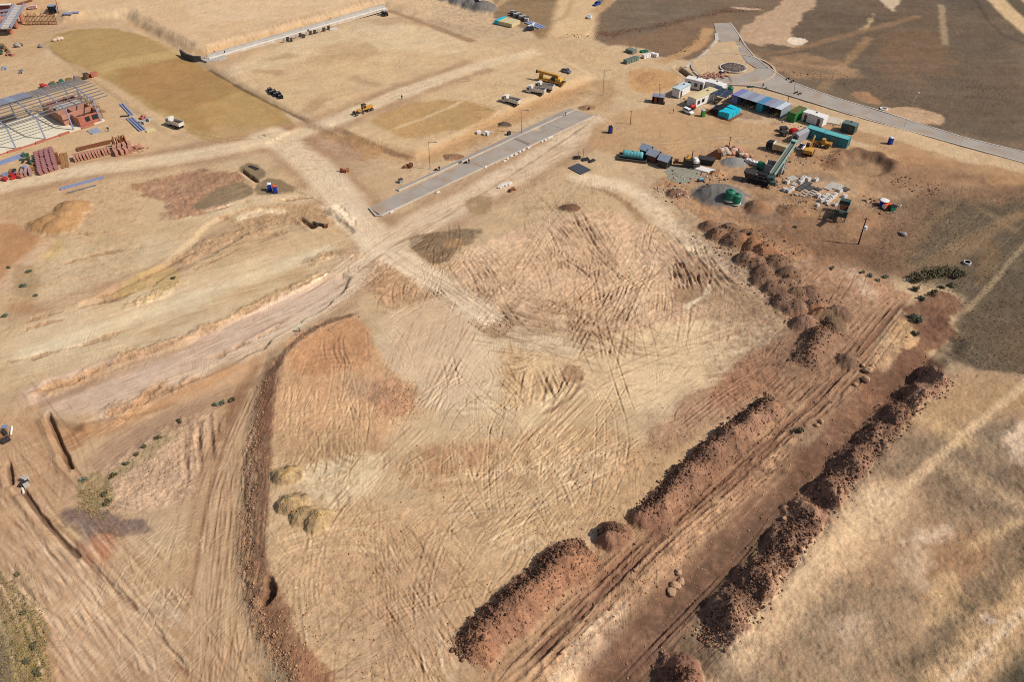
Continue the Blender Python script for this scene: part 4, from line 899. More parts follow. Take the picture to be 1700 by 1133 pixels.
def mat(name, rgb, rough=.7, metal=0.0, var=.12, scale=2.0, bump=0.0, spec=.3, dirt=0.0):
    """painted, concrete or metal surface with procedural tone variation, grime and fine relief"""
    if name in MATS:
        return MATS[name]
    m = bpy.data.materials.new(name)
    m.use_nodes = True
    n, l = m.node_tree.nodes, m.node_tree.links
    b = n['Principled BSDF']
    b.inputs['Roughness'].default_value = rough
    b.inputs['Metallic'].default_value = metal
    b.inputs['Specular IOR Level'].default_value = spec
    tc = n.new('ShaderNodeTexCoord')
    no = n.new('ShaderNodeTexNoise')
    no.inputs['Scale'].default_value = scale
    no.inputs['Detail'].default_value = 5
    l.new(tc.outputs['Object'], no.inputs['Vector'])
    mr = n.new('ShaderNodeMapRange')
    mr.inputs['From Min'].default_value = .3
    mr.inputs['From Max'].default_value = .7
    mr.inputs['To Min'].default_value = 1 - var
    mr.inputs['To Max'].default_value = 1 + var
    l.new(no.outputs['Fac'], mr.inputs['Value'])
    mx = n.new('ShaderNodeMix')
    mx.data_type = 'RGBA'
    mx.blend_type = 'MULTIPLY'
    mx.inputs['Factor'].default_value = 1
    c = L(rgb, .85)
    mx.inputs['A'].default_value = (*[float(v) for v in c], 1)
    l.new(mr.outputs['Result'], mx.inputs['B'])
    out = mx.outputs['Result']
    if dirt:
        n2 = n.new('ShaderNodeTexNoise')
        n2.inputs['Scale'].default_value = scale * 1.7
        n2.inputs['Detail'].default_value = 6
        l.new(tc.outputs['Object'], n2.inputs['Vector'])
        m2 = n.new('ShaderNodeMapRange')
        m2.inputs['From Min'].default_value = .45
        m2.inputs['From Max'].default_value = .75
        m2.inputs['To Max'].default_value = dirt
        l.new(n2.outputs['Fac'], m2.inputs['Value'])
        mm = n.new('ShaderNodeMix')
        mm.data_type = 'RGBA'
        l.new(m2.outputs['Result'], mm.inputs['Factor'])
        l.new(out, mm.inputs['A'])
        mm.inputs['B'].default_value = (*[float(v) for v in L((168, 130, 92), .8)], 1)
        out = mm.outputs['Result']
    l.new(out, b.inputs['Base Color'])
    if bump:
        bp = n.new('ShaderNodeBump')
        bp.inputs['Strength'].default_value = bump
        bp.inputs['Distance'].default_value = .05
        n3 = n.new('ShaderNodeTexNoise')
        n3.inputs['Scale'].default_value = scale * 6
        l.new(tc.outputs['Object'], n3.inputs['Vector'])
        l.new(n3.outputs['Fac'], bp.inputs['Height'])
        l.new(bp.outputs['Normal'], b.inputs['Normal'])
    MATS[name] = m
    return m

def soil_material():
    m = bpy.data.materials.new('soil')
    m.use_nodes = True
    n, l = m.node_tree.nodes, m.node_tree.links
    b = n['Principled BSDF']
    b.inputs['Roughness'].default_value = .95
    b.inputs['Specular IOR Level'].default_value = .1
    at = n.new('ShaderNodeAttribute')
    at.attribute_name = 'soil'
    geo = n.new('ShaderNodeNewGeometry')
    cl = n.new('ShaderNodeAttribute')
    cl.attribute_name = 'clod'
    last = at.outputs['Color']
    for sc_, lo, hi, dt in ((3.2, .80, 1.20, 4),):
        no = n.new('ShaderNodeTexNoise')
        no.inputs['Scale'].default_value = sc_
        no.inputs['Detail'].default_value = dt
        no.inputs['Roughness'].default_value = .65
        l.new(geo.outputs['Position'], no.inputs['Vector'])
        mr = n.new('ShaderNodeMapRange')
        mr.inputs['From Min'].default_value = .3
        mr.inputs['From Max'].default_value = .7
        mr.inputs['To Min'].default_value = lo
        mr.inputs['To Max'].default_value = hi
        l.new(no.outputs['Fac'], mr.inputs['Value'])
        mx = n.new('ShaderNodeMix')
        mx.data_type = 'RGBA'
        mx.blend_type = 'MULTIPLY'
        fa = n.new('ShaderNodeMath')
        fa.operation = 'MULTIPLY_ADD'
        fa.use_clamp = True
        l.new(cl.outputs['Fac'], fa.inputs[0])
        fa.inputs[1].default_value = 1.0
        fa.inputs[2].default_value = .22
        l.new(fa.outputs[0], mx.inputs['Factor'])
        l.new(last, mx.inputs['A'])
        l.new(mr.outputs['Result'], mx.inputs['B'])
        last = mx.outputs['Result']

    def math_(op, a_, b_=None, c_=None):
        q = n.new('ShaderNodeMath')
        q.operation = op
        for i, v in enumerate((a_, b_, c_)):
            if v is None:
                continue
            if isinstance(v, (int, float)):
                q.inputs[i].default_value = v
            else:
                l.new(v, q.inputs[i])
        return q.outputs[0]

    def noise(vec, sc_, det, ro=.6, dist=0.0):
        q = n.new('ShaderNodeTexNoise')
        q.inputs['Scale'].default_value = sc_
        q.inputs['Detail'].default_value = det
        q.inputs['Roughness'].default_value = ro
        q.inputs['Distortion'].default_value = dist
        l.new(vec, q.inputs['Vector'])
        return q.outputs['Fac']
    # machine passes: patches of parallel marks, each patch with its own direction
    marks = None
    for sc_, off, st, fr in ((.075, 0, .10, 1.5), (.13, 37, .16, 2.6)):
        sh = n.new('ShaderNodeMapping')
        sh.inputs['Location'].default_value = (off, off, 0)
        l.new(geo.outputs['Position'], sh.inputs['Vector'])
        vo = n.new('ShaderNodeTexVoronoi')
        vo.inputs['Scale'].default_value = sc_
        wob = n.new('ShaderNodeTexNoise')
        wob.inputs['Scale'].default_value = .09
        wob.inputs['Detail'].default_value = 1
        l.new(sh.outputs[0], wob.inputs['Vector'])
        wv = n.new('ShaderNodeVectorMath')
        wv.operation = 'MULTIPLY_ADD'
        l.new(wob.outputs['Color'], wv.inputs[0])
        wv.inputs[1].default_value = (9, 9, 0)
        l.new(sh.outputs[0], wv.inputs[2])
        l.new(wv.outputs[0], vo.inputs['Vector'])
        sx = n.new('ShaderNodeSeparateXYZ')
        l.new(vo.outputs['Color'], sx.inputs[0])
        bend = math_('MULTIPLY_ADD', wob.outputs['Fac'], .5, math_('MULTIPLY', sx.outputs[0], 3.14159))
        lc = n.new('ShaderNodeVectorMath')
        lc.operation = 'SUBTRACT'
        l.new(wv.outputs[0], lc.inputs[0])
        l.new(vo.outputs['Position'], lc.inputs[1])
        vr = n.new('ShaderNodeVectorRotate')
        vr.rotation_type = 'Z_AXIS'
        l.new(lc.outputs[0], vr.inputs['Vector'])
        l.new(bend, vr.inputs['Angle'])
        of = n.new('ShaderNodeVectorMath')
        of.operation = 'MULTIPLY_ADD'
        l.new(vo.outputs['Color'], of.inputs[0])
        of.inputs[1].default_value = (90, 90, 0)
        l.new(vr.outputs[0], of.inputs[2])
        mp = n.new('ShaderNodeMapping')
        mp.inputs['Scale'].default_value = (st, fr, 0)
        l.new(of.outputs[0], mp.inputs['Vector'])
        q = noise(mp.outputs[0], 1.0, 2, .6)
        on = math_('GREATER_THAN', sx.outputs[1], .42)
        q = math_('MULTIPLY', math_('SUBTRACT', q, .5), on)
        marks = q if marks is None else math_('ADD', marks, q)
    mk = math_('MULTIPLY', marks, at.outputs['Alpha'])
    mx = n.new('ShaderNodeMix')
    mx.data_type = 'RGBA'
    mx.blend_type = 'MULTIPLY'
    mx.inputs['Factor'].default_value = 1
    l.new(last, mx.inputs['A'])
    l.new(math_('MULTIPLY_ADD', mk, .42, 1.0), mx.inputs['B'])
    l.new(mx.outputs['Result'], b.inputs['Base Color'])
    lumps = noise(geo.outputs['Position'], 1.7, 4, .74)
    fine = noise(geo.outputs['Position'], 5.0, 1, .7)
    cr = math_('MULTIPLY_ADD', cl.outputs['Fac'], .60, .07)
    hgt = math_('ADD', math_('MULTIPLY', math_('ADD', lumps, math_('MULTIPLY', fine, .45)), cr), math_('MULTIPLY', mk, 1.3))
    bp = n.new('ShaderNodeBump')
    bp.inputs['Strength'].default_value = 1.0
    bp.inputs['Distance'].default_value = .22
    l.new(hgt, bp.inputs['Height'])
    l.new(bp.outputs['Normal'], b.inputs['Normal'])
    return m
SOIL = soil_material()

# ------------------------------------------------------------------ terrain meshes
PTS = np.stack([X, Y, Z], -1).reshape(-1, 3).astype(np.float32)
RGB = np.clip(C, .01, .9).reshape(-1, 3)
ii = np.arange(NR * NC, dtype=np.int32).reshape(NR, NC)
QUADS = np.stack([ii[:-1, :-1], ii[:-1, 1:], ii[1:, 1:], ii[1:, :-1]], -1).reshape(-1, 4)
FID = np.maximum.reduce([ID[:-1, :-1], ID[:-1, 1:], ID[1:, 1:], ID[1:, :-1]]).reshape(-1)

F2 = FID.reshape(NR - 1, NC - 1)
for i in IDN:                                   # keep each heap in one piece; loose flecks go back to the ground
    rr_, cc_ = np.nonzero(F2 == i)
    if len(rr_) < 4:
        continue
    r0, c0 = rr_.min(), cc_.min()
    m_ = F2[r0:rr_.max() + 1, c0:cc_.max() + 1] == i
    zz = np.where(m_, Z[r0:rr_.max() + 1, c0:cc_.max() + 1] - Zl[r0:rr_.max() + 1, c0:cc_.max() + 1], -99)
    g_ = np.zeros(m_.shape, bool)
    g_[np.unravel_index(np.argmax(zz), zz.shape)] = True
    while True:
        n_ = g_.copy()
        n_[1:] |= g_[:-1]
        n_[:-1] |= g_[1:]
        n_[:, 1:] |= g_[:, :-1]
        n_[:, :-1] |= g_[:, 1:]
        n_ &= m_
        if n_.sum() == g_.sum():
            break
        g_ = n_
    F2[r0:rr_.max() + 1, c0:cc_.max() + 1][m_ & ~g_] = 0
FID = F2.reshape(-1)

def grid_object(name, faces, origin=True):
    used, inv = np.unique(faces, return_inverse=True)
    p = PTS[used].copy()
    loc = np.zeros(3, np.float32)
    if origin:
        loc = np.array([p[:, 0].mean(), p[:, 1].mean(), p[:, 2].min()], np.float32)
        p -= loc
    me = bpy.data.meshes.new(name)
    me.vertices.add(len(used))
    me.vertices.foreach_set('co', p.ravel())
    nf = len(faces)
    me.loops.add(nf * 4)
    me.loops.foreach_set('vertex_index', inv.astype(np.int32).ravel())
    me.polygons.add(nf)
    me.polygons.foreach_set('loop_start', np.arange(0, nf * 4, 4, dtype=np.int32))
    me.polygons.foreach_set('use_smooth', np.ones(nf, bool))
    at = me.color_attributes.new('soil', 'FLOAT_COLOR', 'POINT')
    at.data.foreach_set('color', np.concatenate([RGB[used], WORK.ravel()[used][:, None]], 1).astype(np.float32).ravel())
    cd = me.attributes.new('clod', 'FLOAT', 'POINT')
    cd.data.foreach_set('value', np.clip(RGH, 0, 1.3).ravel()[used].astype(np.float32))
    me.update()
    me.materials.append(SOIL)
    o = bpy.data.objects.new(name, me)
    o.location = [float(v) for v in loc]
    COL.objects.link(o)
    return o
g = grid_object('ground', QUADS[FID == 0], False)
g['kind'] = 'structure'
for i, (nm, kind, cat, lab, grp) in IDN.items():
    f = QUADS[FID == i]
    if len(f) < 4:
        print('EMPTY', i, lab)
        continue
    o = grid_object(nm, f)
    if kind:
        o['kind'] = kind
    else:
        o['label'] = lab
        o['category'] = cat
        if grp:
            o['group'] = grp

def hz(x, y):
    """height of the ground under a world point"""
    r = np.interp(y, ROW, np.arange(NR))
    zs = max(y * CT + CAM_H * ST, 60)
    c = np.interp(x / zs, UC, np.arange(NC))
    r0, c0 = int(min(r, NR - 2)), int(min(c, NC - 2))
    a, b = r - r0, c - c0
    return float((Z[r0, c0] * (1 - b) + Z[r0, c0 + 1] * b) * (1 - a) + (Z[r0 + 1, c0] * (1 - b) + Z[r0 + 1, c0 + 1] * b) * a)

def at(px, py):
    """ground point seen at a pixel of the photograph"""
    z = 0.0
    for _ in range(8):
        x, y = flat(px, py, z)
        z = .5 * z + .5 * hz(x, y)
    x, y = flat(px, py, z)
    return Vector((x, y, hz(x, y)))
# ------------------------------------------------------------------ building kit
class MB:
    """collects simple shapes and links them as one mesh"""
    def __init__(s):
        s.v, s.f = [], []

    def add(s, vs, fs, M_=None):
        b = len(s.v)
        s.v += [tuple(M_ @ Vector(q)) if M_ else tuple(q) for q in vs]
        s.f += [tuple(b + i for i in f) for f in fs]
        return s

    def box(s, c, d, rz=0.0, M_=None, taper=1.0):
        x, y, z = d[0] / 2, d[1] / 2, d[2] / 2
        ca, sa = math.cos(rz), math.sin(rz)
        vs = []
        for k in (-1, 1):
            t = taper if k > 0 else 1
            for a, b in ((-1, -1), (1, -1), (1, 1), (-1, 1)):
                px, py = a * x * t, b * y * t
                vs.append((c[0] + px * ca - py * sa, c[1] + px * sa + py * ca, c[2] + k * z))
        return s.add(vs, [(3, 2, 1, 0), (4, 5, 6, 7), (0, 1, 5, 4), (1, 2, 6, 5), (2, 3, 7, 6), (3, 0, 4, 7)], M_)

    def tube(s, p, q, r, r2=None, n=8, cap=True, M_=None):
        p, q = Vector(p), Vector(q)
        r2 = r if r2 is None else r2
        d = (q - p).normalized()
        a = d.orthogonal().normalized()
        b = d.cross(a)
        vs = []
        for c_, rr in ((p, r), (q, r2)):
            for i in range(n):
                t = 2 * math.pi * i / n
                vs.append(c_ + (a * math.cos(t) + b * math.sin(t)) * rr)
        fs = [(i, (i + 1) % n, n + (i + 1) % n, n + i) for i in range(n)]
        if cap:
            fs += [tuple(range(n))[::-1], tuple(range(n, 2 * n))]
        return s.add(vs, fs, M_)

    def prism(s, prof, y0, y1, inset=0.0, M_=None):
        """profile in x-z pushed along y; inset narrows the top of the profile"""
        n = len(prof)
        zs = [p[1] for p in prof]
        z0, z1 = min(zs), max(zs)
        vs = []
        for y, sg in ((y0, 1), (y1, -1)):
            for (x, z) in prof:
                vs.append((x, y + sg * inset * (z - z0) / max(z1 - z0, 1e-6), z))
        fs = [tuple(range(n)), tuple(range(n, 2 * n))[::-1]]
        fs += [((i + 1) % n, i, n + i, n + (i + 1) % n) for i in range(n)]
        return s.add(vs, fs, M_)

    def lathe(s, prof, n=14, c=(0, 0, 0), M_=None, ring=False):
        vs, fs = [], []
        m = len(prof)
        for i in range(n):
            t = 2 * math.pi * i / n
            for (r, z) in prof:
                vs.append((c[0] + r * math.cos(t), c[1] + r * math.sin(t), c[2] + z))
        for i in range(n):
            j = (i + 1) % n
            for k in range(m - 1):
                fs.append((i * m + k, j * m + k, j * m + k + 1, i * m + k + 1))
        if prof[0][0] > 1e-4 and not ring:
            fs.append(tuple(i * m for i in range(n))[::-1])
        if prof[-1][0] > 1e-4 and not ring:
            fs.append(tuple(i * m + m - 1 for i in range(n)))
        return s.add(vs, fs, M_)

    def corr(s, a, b, h, z0=0.0, pitch=.28, amp=.045):
        """corrugated container walls round a rectangle a by b"""
        pts = []
        cs = [(-a / 2, -b / 2), (a / 2, -b / 2), (a / 2, b / 2), (-a / 2, b / 2)]
        for i in range(4):
            p, q = cs[i], cs[(i + 1) % 4]
            ln = math.dist(p, q)
            n = max(2, int(ln / pitch))
            nx, ny = (q[1] - p[1]) / ln, -(q[0] - p[0]) / ln
            for k in range(n):
                t = (k + .5) / n
                o = amp if k % 2 else 0
                for e in (-.2, .2):
                    tt = t + e / n
                    pts.append((p[0] + (q[0] - p[0]) * tt + nx * (o - amp), p[1] + (q[1] - p[1]) * tt + ny * (o - amp)))
        m = len(pts)
        vs = [(x, y, z0) for x, y in pts] + [(x, y, z0 + h) for x, y in pts]
        fs = [(i, (i + 1) % m, m + (i + 1) % m, m + i) for i in range(m)]
        fs += [tuple(range(m))[::-1], tuple(range(m, 2 * m))]
        return s.add(vs, fs)

    def build(s, name, m, parent=None, smooth=False, bevel=0.0):
        me = bpy.data.meshes.new(name)
        me.from_pydata(s.v, [], s.f)
        me.update()
        if smooth:
            for p in me.polygons:
                p.use_smooth = len(p.vertices) == 4
        for q in (m if isinstance(m, (list, tuple)) else [m]):
            me.materials.append(q)
        o = bpy.data.objects.new(name, me)
        COL.objects.link(o)
        if parent is not None:
            o.parent = parent
        return o

def tag(o, label, cat, group=None):
    o['label'] = label
    o['category'] = cat
    if group:
        o['group'] = group
    return o

def thing(name, label, cat, loc=(0, 0, 0), rz=0.0, group=None):
    o = bpy.data.objects.new(name, None)
    o.empty_display_size = .3
    COL.objects.link(o)
    o.location = loc
    o.rotation_euler = (0, 0, rz)
    return tag(o, label, cat, group)

def kids(o):
    return [c for c in bpy.data.objects if c.parent == o]

def dup(root, loc, rz, label=None, group=None, swap=None):
    def rec(o, par):
        c = o.copy()
        COL.objects.link(c)
        c.parent = par
        if swap and c.type == 'MESH' and c.name.split('.')[0] in swap:
            c.data = o.data.copy()
            c.data.materials.clear()
            c.data.materials.append(swap[c.name.split('.')[0]])
        for ch in kids(o):
            rec(ch, c)
        return c
    r = rec(root, None)
    r.location = loc
    r.rotation_euler = (root.rotation_euler[0], root.rotation_euler[1], rz)
    if label:
        r['label'] = label
    if group:
        r['group'] = group
    return r

def frame(pa, pb):
    """middle, heading and length of a line between two pixels on the ground"""
    a, b = at(*pa), at(*pb)
    d = b - a
    return (a + b) / 2, math.atan2(d.y, d.x), d.length

def corner(N, Lf, R):
    n, l, r = at(*N), at(*Lf), at(*R)
    h = math.atan2(r.y - n.y, r.x - n.x)
    yx, yy = -math.sin(h), math.cos(h)
    a = math.hypot(r.x - n.x, r.y - n.y)
    b = abs((l.x - n.x) * yx + (l.y - n.y) * yy)
    return n, h, a, b

def oncorner(n, h, a, b):
    c = Vector((n.x + math.cos(h) * a / 2 - math.sin(h) * b / 2, n.y + math.sin(h) * a / 2 + math.cos(h) * b / 2, 0))
    c.z = hz(c.x, c.y)
    return c

WHITE = mat('white_paint', (236, 232, 226), .55, var=.06, dirt=.4)
CREAMP = mat('cream_roof_sheet', (216, 198, 150), .6, var=.08, dirt=.3)
PALEBLUE = mat('pale_blue_roof_paint', (196, 206, 210), .6, var=.06, dirt=.3)
BLACK = mat('black_plastic', (30, 30, 32), .6, var=.2)
RUBBER = mat('tyre_rubber', (34, 33, 32), .85, var=.2, dirt=.35)
GLASS = mat('dark_window_glass', (34, 40, 48), .12, var=.05, spec=.6)
STEEL = mat('grey_steel', (140, 142, 146), .45, .5, dirt=.2)
DSTEEL = mat('dark_steel', (58, 58, 60), .55, .3, dirt=.3)
YELLOW = mat('machine_yellow', (206, 150, 58), .55, var=.1, dirt=.5)
GREENP = mat('green_plastic', (10, 110, 84), .5, var=.08, dirt=.15)
GREENC = mat('green_container_paint', (34, 132, 62), .55, var=.1, dirt=.2)
OLIVER = mat('rusty_olive_roof', (112, 104, 66), .7, var=.25, dirt=.4)
TEAL = mat('teal_container_paint', (52, 142, 150), .6, var=.12, dirt=.35)
TEALR = mat('pale_teal_roof_paint', (108, 192, 190), .6, var=.08, dirt=.2)
PURPLE = mat('faded_purple_paint', (124, 124, 172), .6, var=.1, dirt=.2)
BLUEC = mat('faded_blue_paint', (74, 132, 172), .6, var=.1, dirt=.2)
SHEET = mat('galvanised_roof_sheet', (168, 178, 192), .45, .3, var=.1, dirt=.2)
SHEETL = mat('lilac_roof_sheet', (150, 150, 168), .5, .2, var=.1, dirt=.25)
DGREEN = mat('dark_green_paint', (44, 72, 70), .6, var=.12, dirt=.3)
TURQ = mat('turquoise_wrap', (30, 186, 208), .4, var=.15)
BRICK = mat('red_brick', (178, 108, 88), .85, var=.2, scale=3, bump=.3)
BRICKO = mat('orange_brick', (188, 134, 112), .85, var=.2, scale=3, bump=.3)
BRICKP = mat('purple_brick', (160, 110, 108), .85, var=.2, scale=2, bump=.3)
WOOD = mat('weathered_timber', (156, 112, 72), .8, var=.25, scale=4)
DWOOD = mat('brown_timber', (128, 76, 46), .8, var=.25, scale=4)
CONC = mat('grey_concrete', (178, 170, 160), .85, var=.12, scale=.8, bump=.2)
CONCW = mat('pale_concrete_block', (222, 214, 206), .85, var=.1, scale=2, bump=.2)
CONCD = mat('dark_wet_concrete', (84, 82, 80), .8, var=.15, scale=2)
SLAB = mat('cream_floor_slab', (222, 210, 184), .85, var=.08, scale=.4, bump=.1)
ORANGEP = mat('orange_plastic', (228, 96, 34), .5, var=.06)
BLUEP = mat('blue_plastic', (28, 56, 150), .5, var=.06)
NAVY = mat('navy_plastic', (30, 34, 58), .5, var=.1)
REDP = mat('red_paint', (186, 36, 40), .5, var=.1, dirt=.15)
BEIGE = mat('beige_truck_body', (190, 168, 128), .6, var=.1, dirt=.3)
TIPPER = mat('white_tipper_paint', (232, 226, 214), .5, var=.08, scale=1.4, dirt=.55)
MINT = mat('pale_green_machine_paint', (160, 196, 180), .55, var=.08, dirt=.25)
RUST = mat('rusty_steel', (112, 66, 46), .85, var=.3, dirt=.3)
GREYB = mat('grey_box_paint', (150, 150, 154), .6, var=.08, dirt=.2)
LILACW = mat('blue_grey_steel_beam', (150, 158, 190), .5, .2, var=.08)
STONE = mat('pale_rock', (184, 146, 112), .9, var=.2, scale=2, bump=.5)
SOLARM = mat('solar_panel_glass', (44, 52, 66), .15, var=.05, spec=.6)
CARWHITE = mat('white_car_paint', (240, 240, 240), .25, var=.02, spec=.5)
CARBLUE = mat('blue_car_paint', (36, 74, 150), .25, var=.03, spec=.5)
CARDARK = mat('dark_car_paint', (44, 48, 60), .25, var=.03, spec=.5)
CARSILV = mat('grey_car_paint', (120, 126, 140), .25, .3, var=.03, spec=.5)
LEAF = mat('shrub_leaves', (110, 102, 72), .8, var=.4, scale=1.5)
LEAFB = mat('blue_green_leaves', (124, 126, 104), .8, var=.3, scale=1.5)
GRASSY = mat('dry_grass_blades', (150, 132, 80), .9, var=.4, scale=.6)
SKIN = mat('brown_skin', (104, 72, 54), .6, var=.05)
HIVIS = mat('lime_vest', (190, 214, 60), .7, var=.08)
ORVEST = mat('orange_vest', (230, 110, 40), .7, var=.08)
DARKCLOTH = mat('dark_workwear', (44, 46, 60), .9, var=.1)
BLUECLOTH = mat('blue_workwear', (52, 74, 120), .9, var=.1)
BROWNCLOTH = mat('brown_workwear', (110, 72, 50), .9, var=.1)
HATW = mat('white_hard_hat', (240, 240, 236), .4, var=.03)
TARPG = mat('green_tarpaulin', (70, 98, 74), .7, var=.2)
PUDDLE = mat('wet_cement_slurry', (150, 146, 128), .35, var=.1, scale=.7)
MAGENTA = mat('magenta_panel', (150, 28, 92), .5, var=.05)

# ------------------------------------------------------------------ cabins and containers
def window(par, x, y, z, w_, h_, ax, nm='window', mt=None):
    """framed pane standing proud of a wall whose normal is along x or y (ax = '+x', '-y', ...)"""
    s = 1 if ax[0] == '+' else -1
    f = MB()
    d = .05
    if ax[1] == 'y':
        f.box((x, y + s * d / 2, z), (w_ + .16, d, h_ + .16))
        o = f.build(nm, mt or GREYB, par)
        MB().box((x, y + s * (d + .012), z), (w_, .024, h_)).build('pane' if nm == 'window' else 'panel', GLASS, o)
    else:
        f.box((x + s * d / 2, y, z), (d, w_ + .16, h_ + .16))
        o = f.build(nm, mt or GREYB, par)
        MB().box((x + s * (d + .012), y, z), (.024, w_, h_)).build('pane' if nm == 'window' else 'panel', GLASS, o)
    return o

def cabin(label, N, Lf, R, h, wall, roof, a=None, b=None, wins=(), doors=(), group='site office cabins', trim=None, name='office_cabin', cat='cabin'):
    n, hd, a0, b0 = corner(N, Lf, R)
    a, b = a or a0, b or b0
    c = oncorner(n, hd, a, b)
    t = thing(name, label, cat, c, hd, group)
    MB().box((0, 0, .1 + h / 2 + .05), (a, b, h - .1)).build('wall', wall, t)
    for x in (-a / 2 + .4, 0, a / 2 - .4):
        MB().box((x, 0, .05), (.3, b - .2, .3)).build('skid', DSTEEL, t)
    r = MB()
    z = h + .1
    r.add([(-a / 2 - .08, -b / 2 - .08, z), (a / 2 + .08, -b / 2 - .08, z), (a / 2 + .08, b / 2 + .08, z), (-a / 2 - .08, b / 2 + .08, z),
           (-a / 2 - .08, -b / 2 - .08, z + .1), (a / 2 + .08, -b / 2 - .08, z + .1), (a / 2 + .08, b / 2 + .08, z + .1), (-a / 2 - .08, b / 2 + .08, z + .1),
           (-a / 2, 0, z + .2), (a / 2, 0, z + .2)],
          [(3, 2, 1, 0), (0, 1, 5, 4), (2, 3, 7, 6), (4, 5, 9, 8), (6, 7, 8, 9), (1, 2, 6, 9, 5), (3, 0, 4, 8, 7)])
    ro = r.build('roof', roof, t)
    if trim:
        e = MB()
        for y in (-1, 1):
            e.box((0, y * (b / 2 + .1), z + .04), (a + .2, .05, .16))
        for x in (-1, 1):
            e.box((x * (a / 2 + .1), 0, z + .04), (.05, b + .2, .16))
        e.build('fascia', trim, ro)
    for (sd_, u, w_, hh, zz) in wins:
        if sd_ == 's':
            window(t, u * a, -b / 2, zz, w_, hh, '-y')
        elif sd_ == 'w':
            window(t, -a / 2, u * b, zz, w_, hh, '-x')
    for (sd_, u) in doors:
        if sd_ == 's':
            window(t, u * a, -b / 2, 1.15, .85, 1.95, '-y', 'door', wall)
        else:
            window(t, -a / 2, u * b, 1.15, .85, 1.95, '-x', 'door', wall)
    MB().box((a * .2, 0, z + .28), (.5, .4, .22)).build('roof_vent', DSTEEL, t)
    return t

cabin('white site cabin with a pale blue edged roof, standing apart left of the other cabins', (1126.5, 164), (1114.7, 160), (1144, 154), 2.5, WHITE, PALEBLUE, 6.0, 2.5, doors=[('s', -.32)], trim=TEALR)
cabin('white site cabin at the back, directly behind the cream roofed office', (1166, 152), (1145, 147), (1172.4, 147.5), 2.6, WHITE, WHITE, 2.6, 6.0, wins=[('w', .25, .9, .9, 1.5), ('w', -.1, .9, .9, 1.5)], doors=[('w', -.4)])
cabin('white site cabin at the back, beside the green tank on its stand', (1197, 158.5), (1174, 152), (1204, 154.5), 2.6, WHITE, WHITE, 2.6, 6.0, wins=[('w', -.3, 1, .9, 1.5)])
cabin('long white office cabin with a cream roof and two dark windows', (1153.5, 180.6), (1140.6, 175.3), (1187, 165), 2.6, WHITE, CREAMP, 10.5, 3.0, wins=[('s', -.36, 1.1, 1.0, 1.5), ('s', -.16, 1.1, 1.0, 1.5)])
cabin('white cabin with two dark doorways right of the green container', (1363.5, 212.4), (1337.6, 204), (1373.5, 206), 2.5, WHITE, WHITE, 2.6, 6.2, doors=[('w', .33), ('w', -.3)])
cabin('small dark grey green shed beside the right hand road', (1416, 224), (1399.4, 218), (1422.5, 218.5), 2.3, DGREEN, mat('grey_green_roof', (96, 116, 116), .6, var=.1, dirt=.2), 2.6, 3.6, doors=[('w', -.2)], group=None, name='shed', cat='shed')

def container(label, N, Lf, R, wall, roof, a=None, b=None, h=2.6, group='shipping containers', dooropen=False):
    n, hd, a0, b0 = corner(N, Lf, R)
    a, b = a or a0, b or b0
    c = oncorner(n, hd, a, b)
    t = thing('shipping_container', label, 'container', c, hd, group)
    MB().corr(a - .16, b - .16, h - .24, .14).build('wall', wall, t)
    f = MB()
    for x in (-1, 1):
        for y in (-1, 1):
            f.box((x * (a / 2 - .07), y * (b / 2 - .07), h / 2), (.14, .14, h))
        f.box((x * (a / 2 - .07), 0, .07), (.135, b - .29, .14)).box((x * (a / 2 - .07), 0, h - .06), (.135, b - .29, .115))
    for y in (-1, 1):
        f.box((0, y * (b / 2 - .07), .07), (a - .29, .135, .14)).box((0, y * (b / 2 - .07), h - .06), (a - .29, .135, .115))
    f.build('corner_frame', wall, t)
    r = MB()
    n_ = int(a / .5)
    r.box((0, 0, h - .08), (a - .3, b - .3, .06))
    for k in range(n_):
        r.box((-a / 2 + .3 + (a - .6) * (k + .5) / n_, 0, h - .035), (.2, b - .32, .03))
    r.build('roof', roof, t)
    # door leaves with bars on the end away from the sun
    ends = ('-x' if a > b else '-y')
    for k in (-1, 1):
        d = MB()
        if ends == '-x':
            d.box((-a / 2 - .03, k * b * .235, h / 2), (.06, b * .45, h - .35))
            o = d.build('door', wall, t)
            q = MB()
            for e in (-.1, .12):
                q.tube((-a / 2 - .09, k * b * .235 + e * b, .2), (-a / 2 - .09, k * b * .235 + e * b, h - .2), .025, n=5)
        else:
            d.box((k * a * .235, -b / 2 - .03, h / 2), (a * .45, .06, h - .35))
            o = d.build('door', wall, t)
            q = MB()
            for e in (-.1, .12):
                q.tube((k * a * .235 + e * a, -b / 2 - .09, .2), (k * a * .235 + e * a, -b / 2 - .09, h - .2), .025, n=5)
        q.build('lock_bar', STEEL, o)
    return t

container('bright green container with a rusty olive roof at the end of the workshop row', (1317.6, 204), (1304.5, 199.5), (1337, 193), GREENC, OLIVER, 6.0, 2.45)
container('teal container with pale roof, the left one of the long pair', (1373.5, 238.2), (1343.5, 229.5), (1380, 233), TEAL, TEALR, 2.5, 6.6)
container('teal container with pale roof, the right one of the long pair', (1404, 247), (1375, 238.7), (1411.5, 240), TEAL, TEALR, 2.5, 6.6)

# workshop row: two containers with roofed bays between
pf, ph, plen = frame((1212, 171), (1294, 197.5))
n0 = at(1212, 171)
dx_, dy_ = math.cos(ph), math.sin(ph)
bx_, by_ = -dy_, dx_

def wk(u, v):
    p = Vector((n0.x + dx_ * u + bx_ * v, n0.y + dy_ * u + by_ * v, 0))
    p.z = hz(p.x, p.y)
    return p
wl = plen

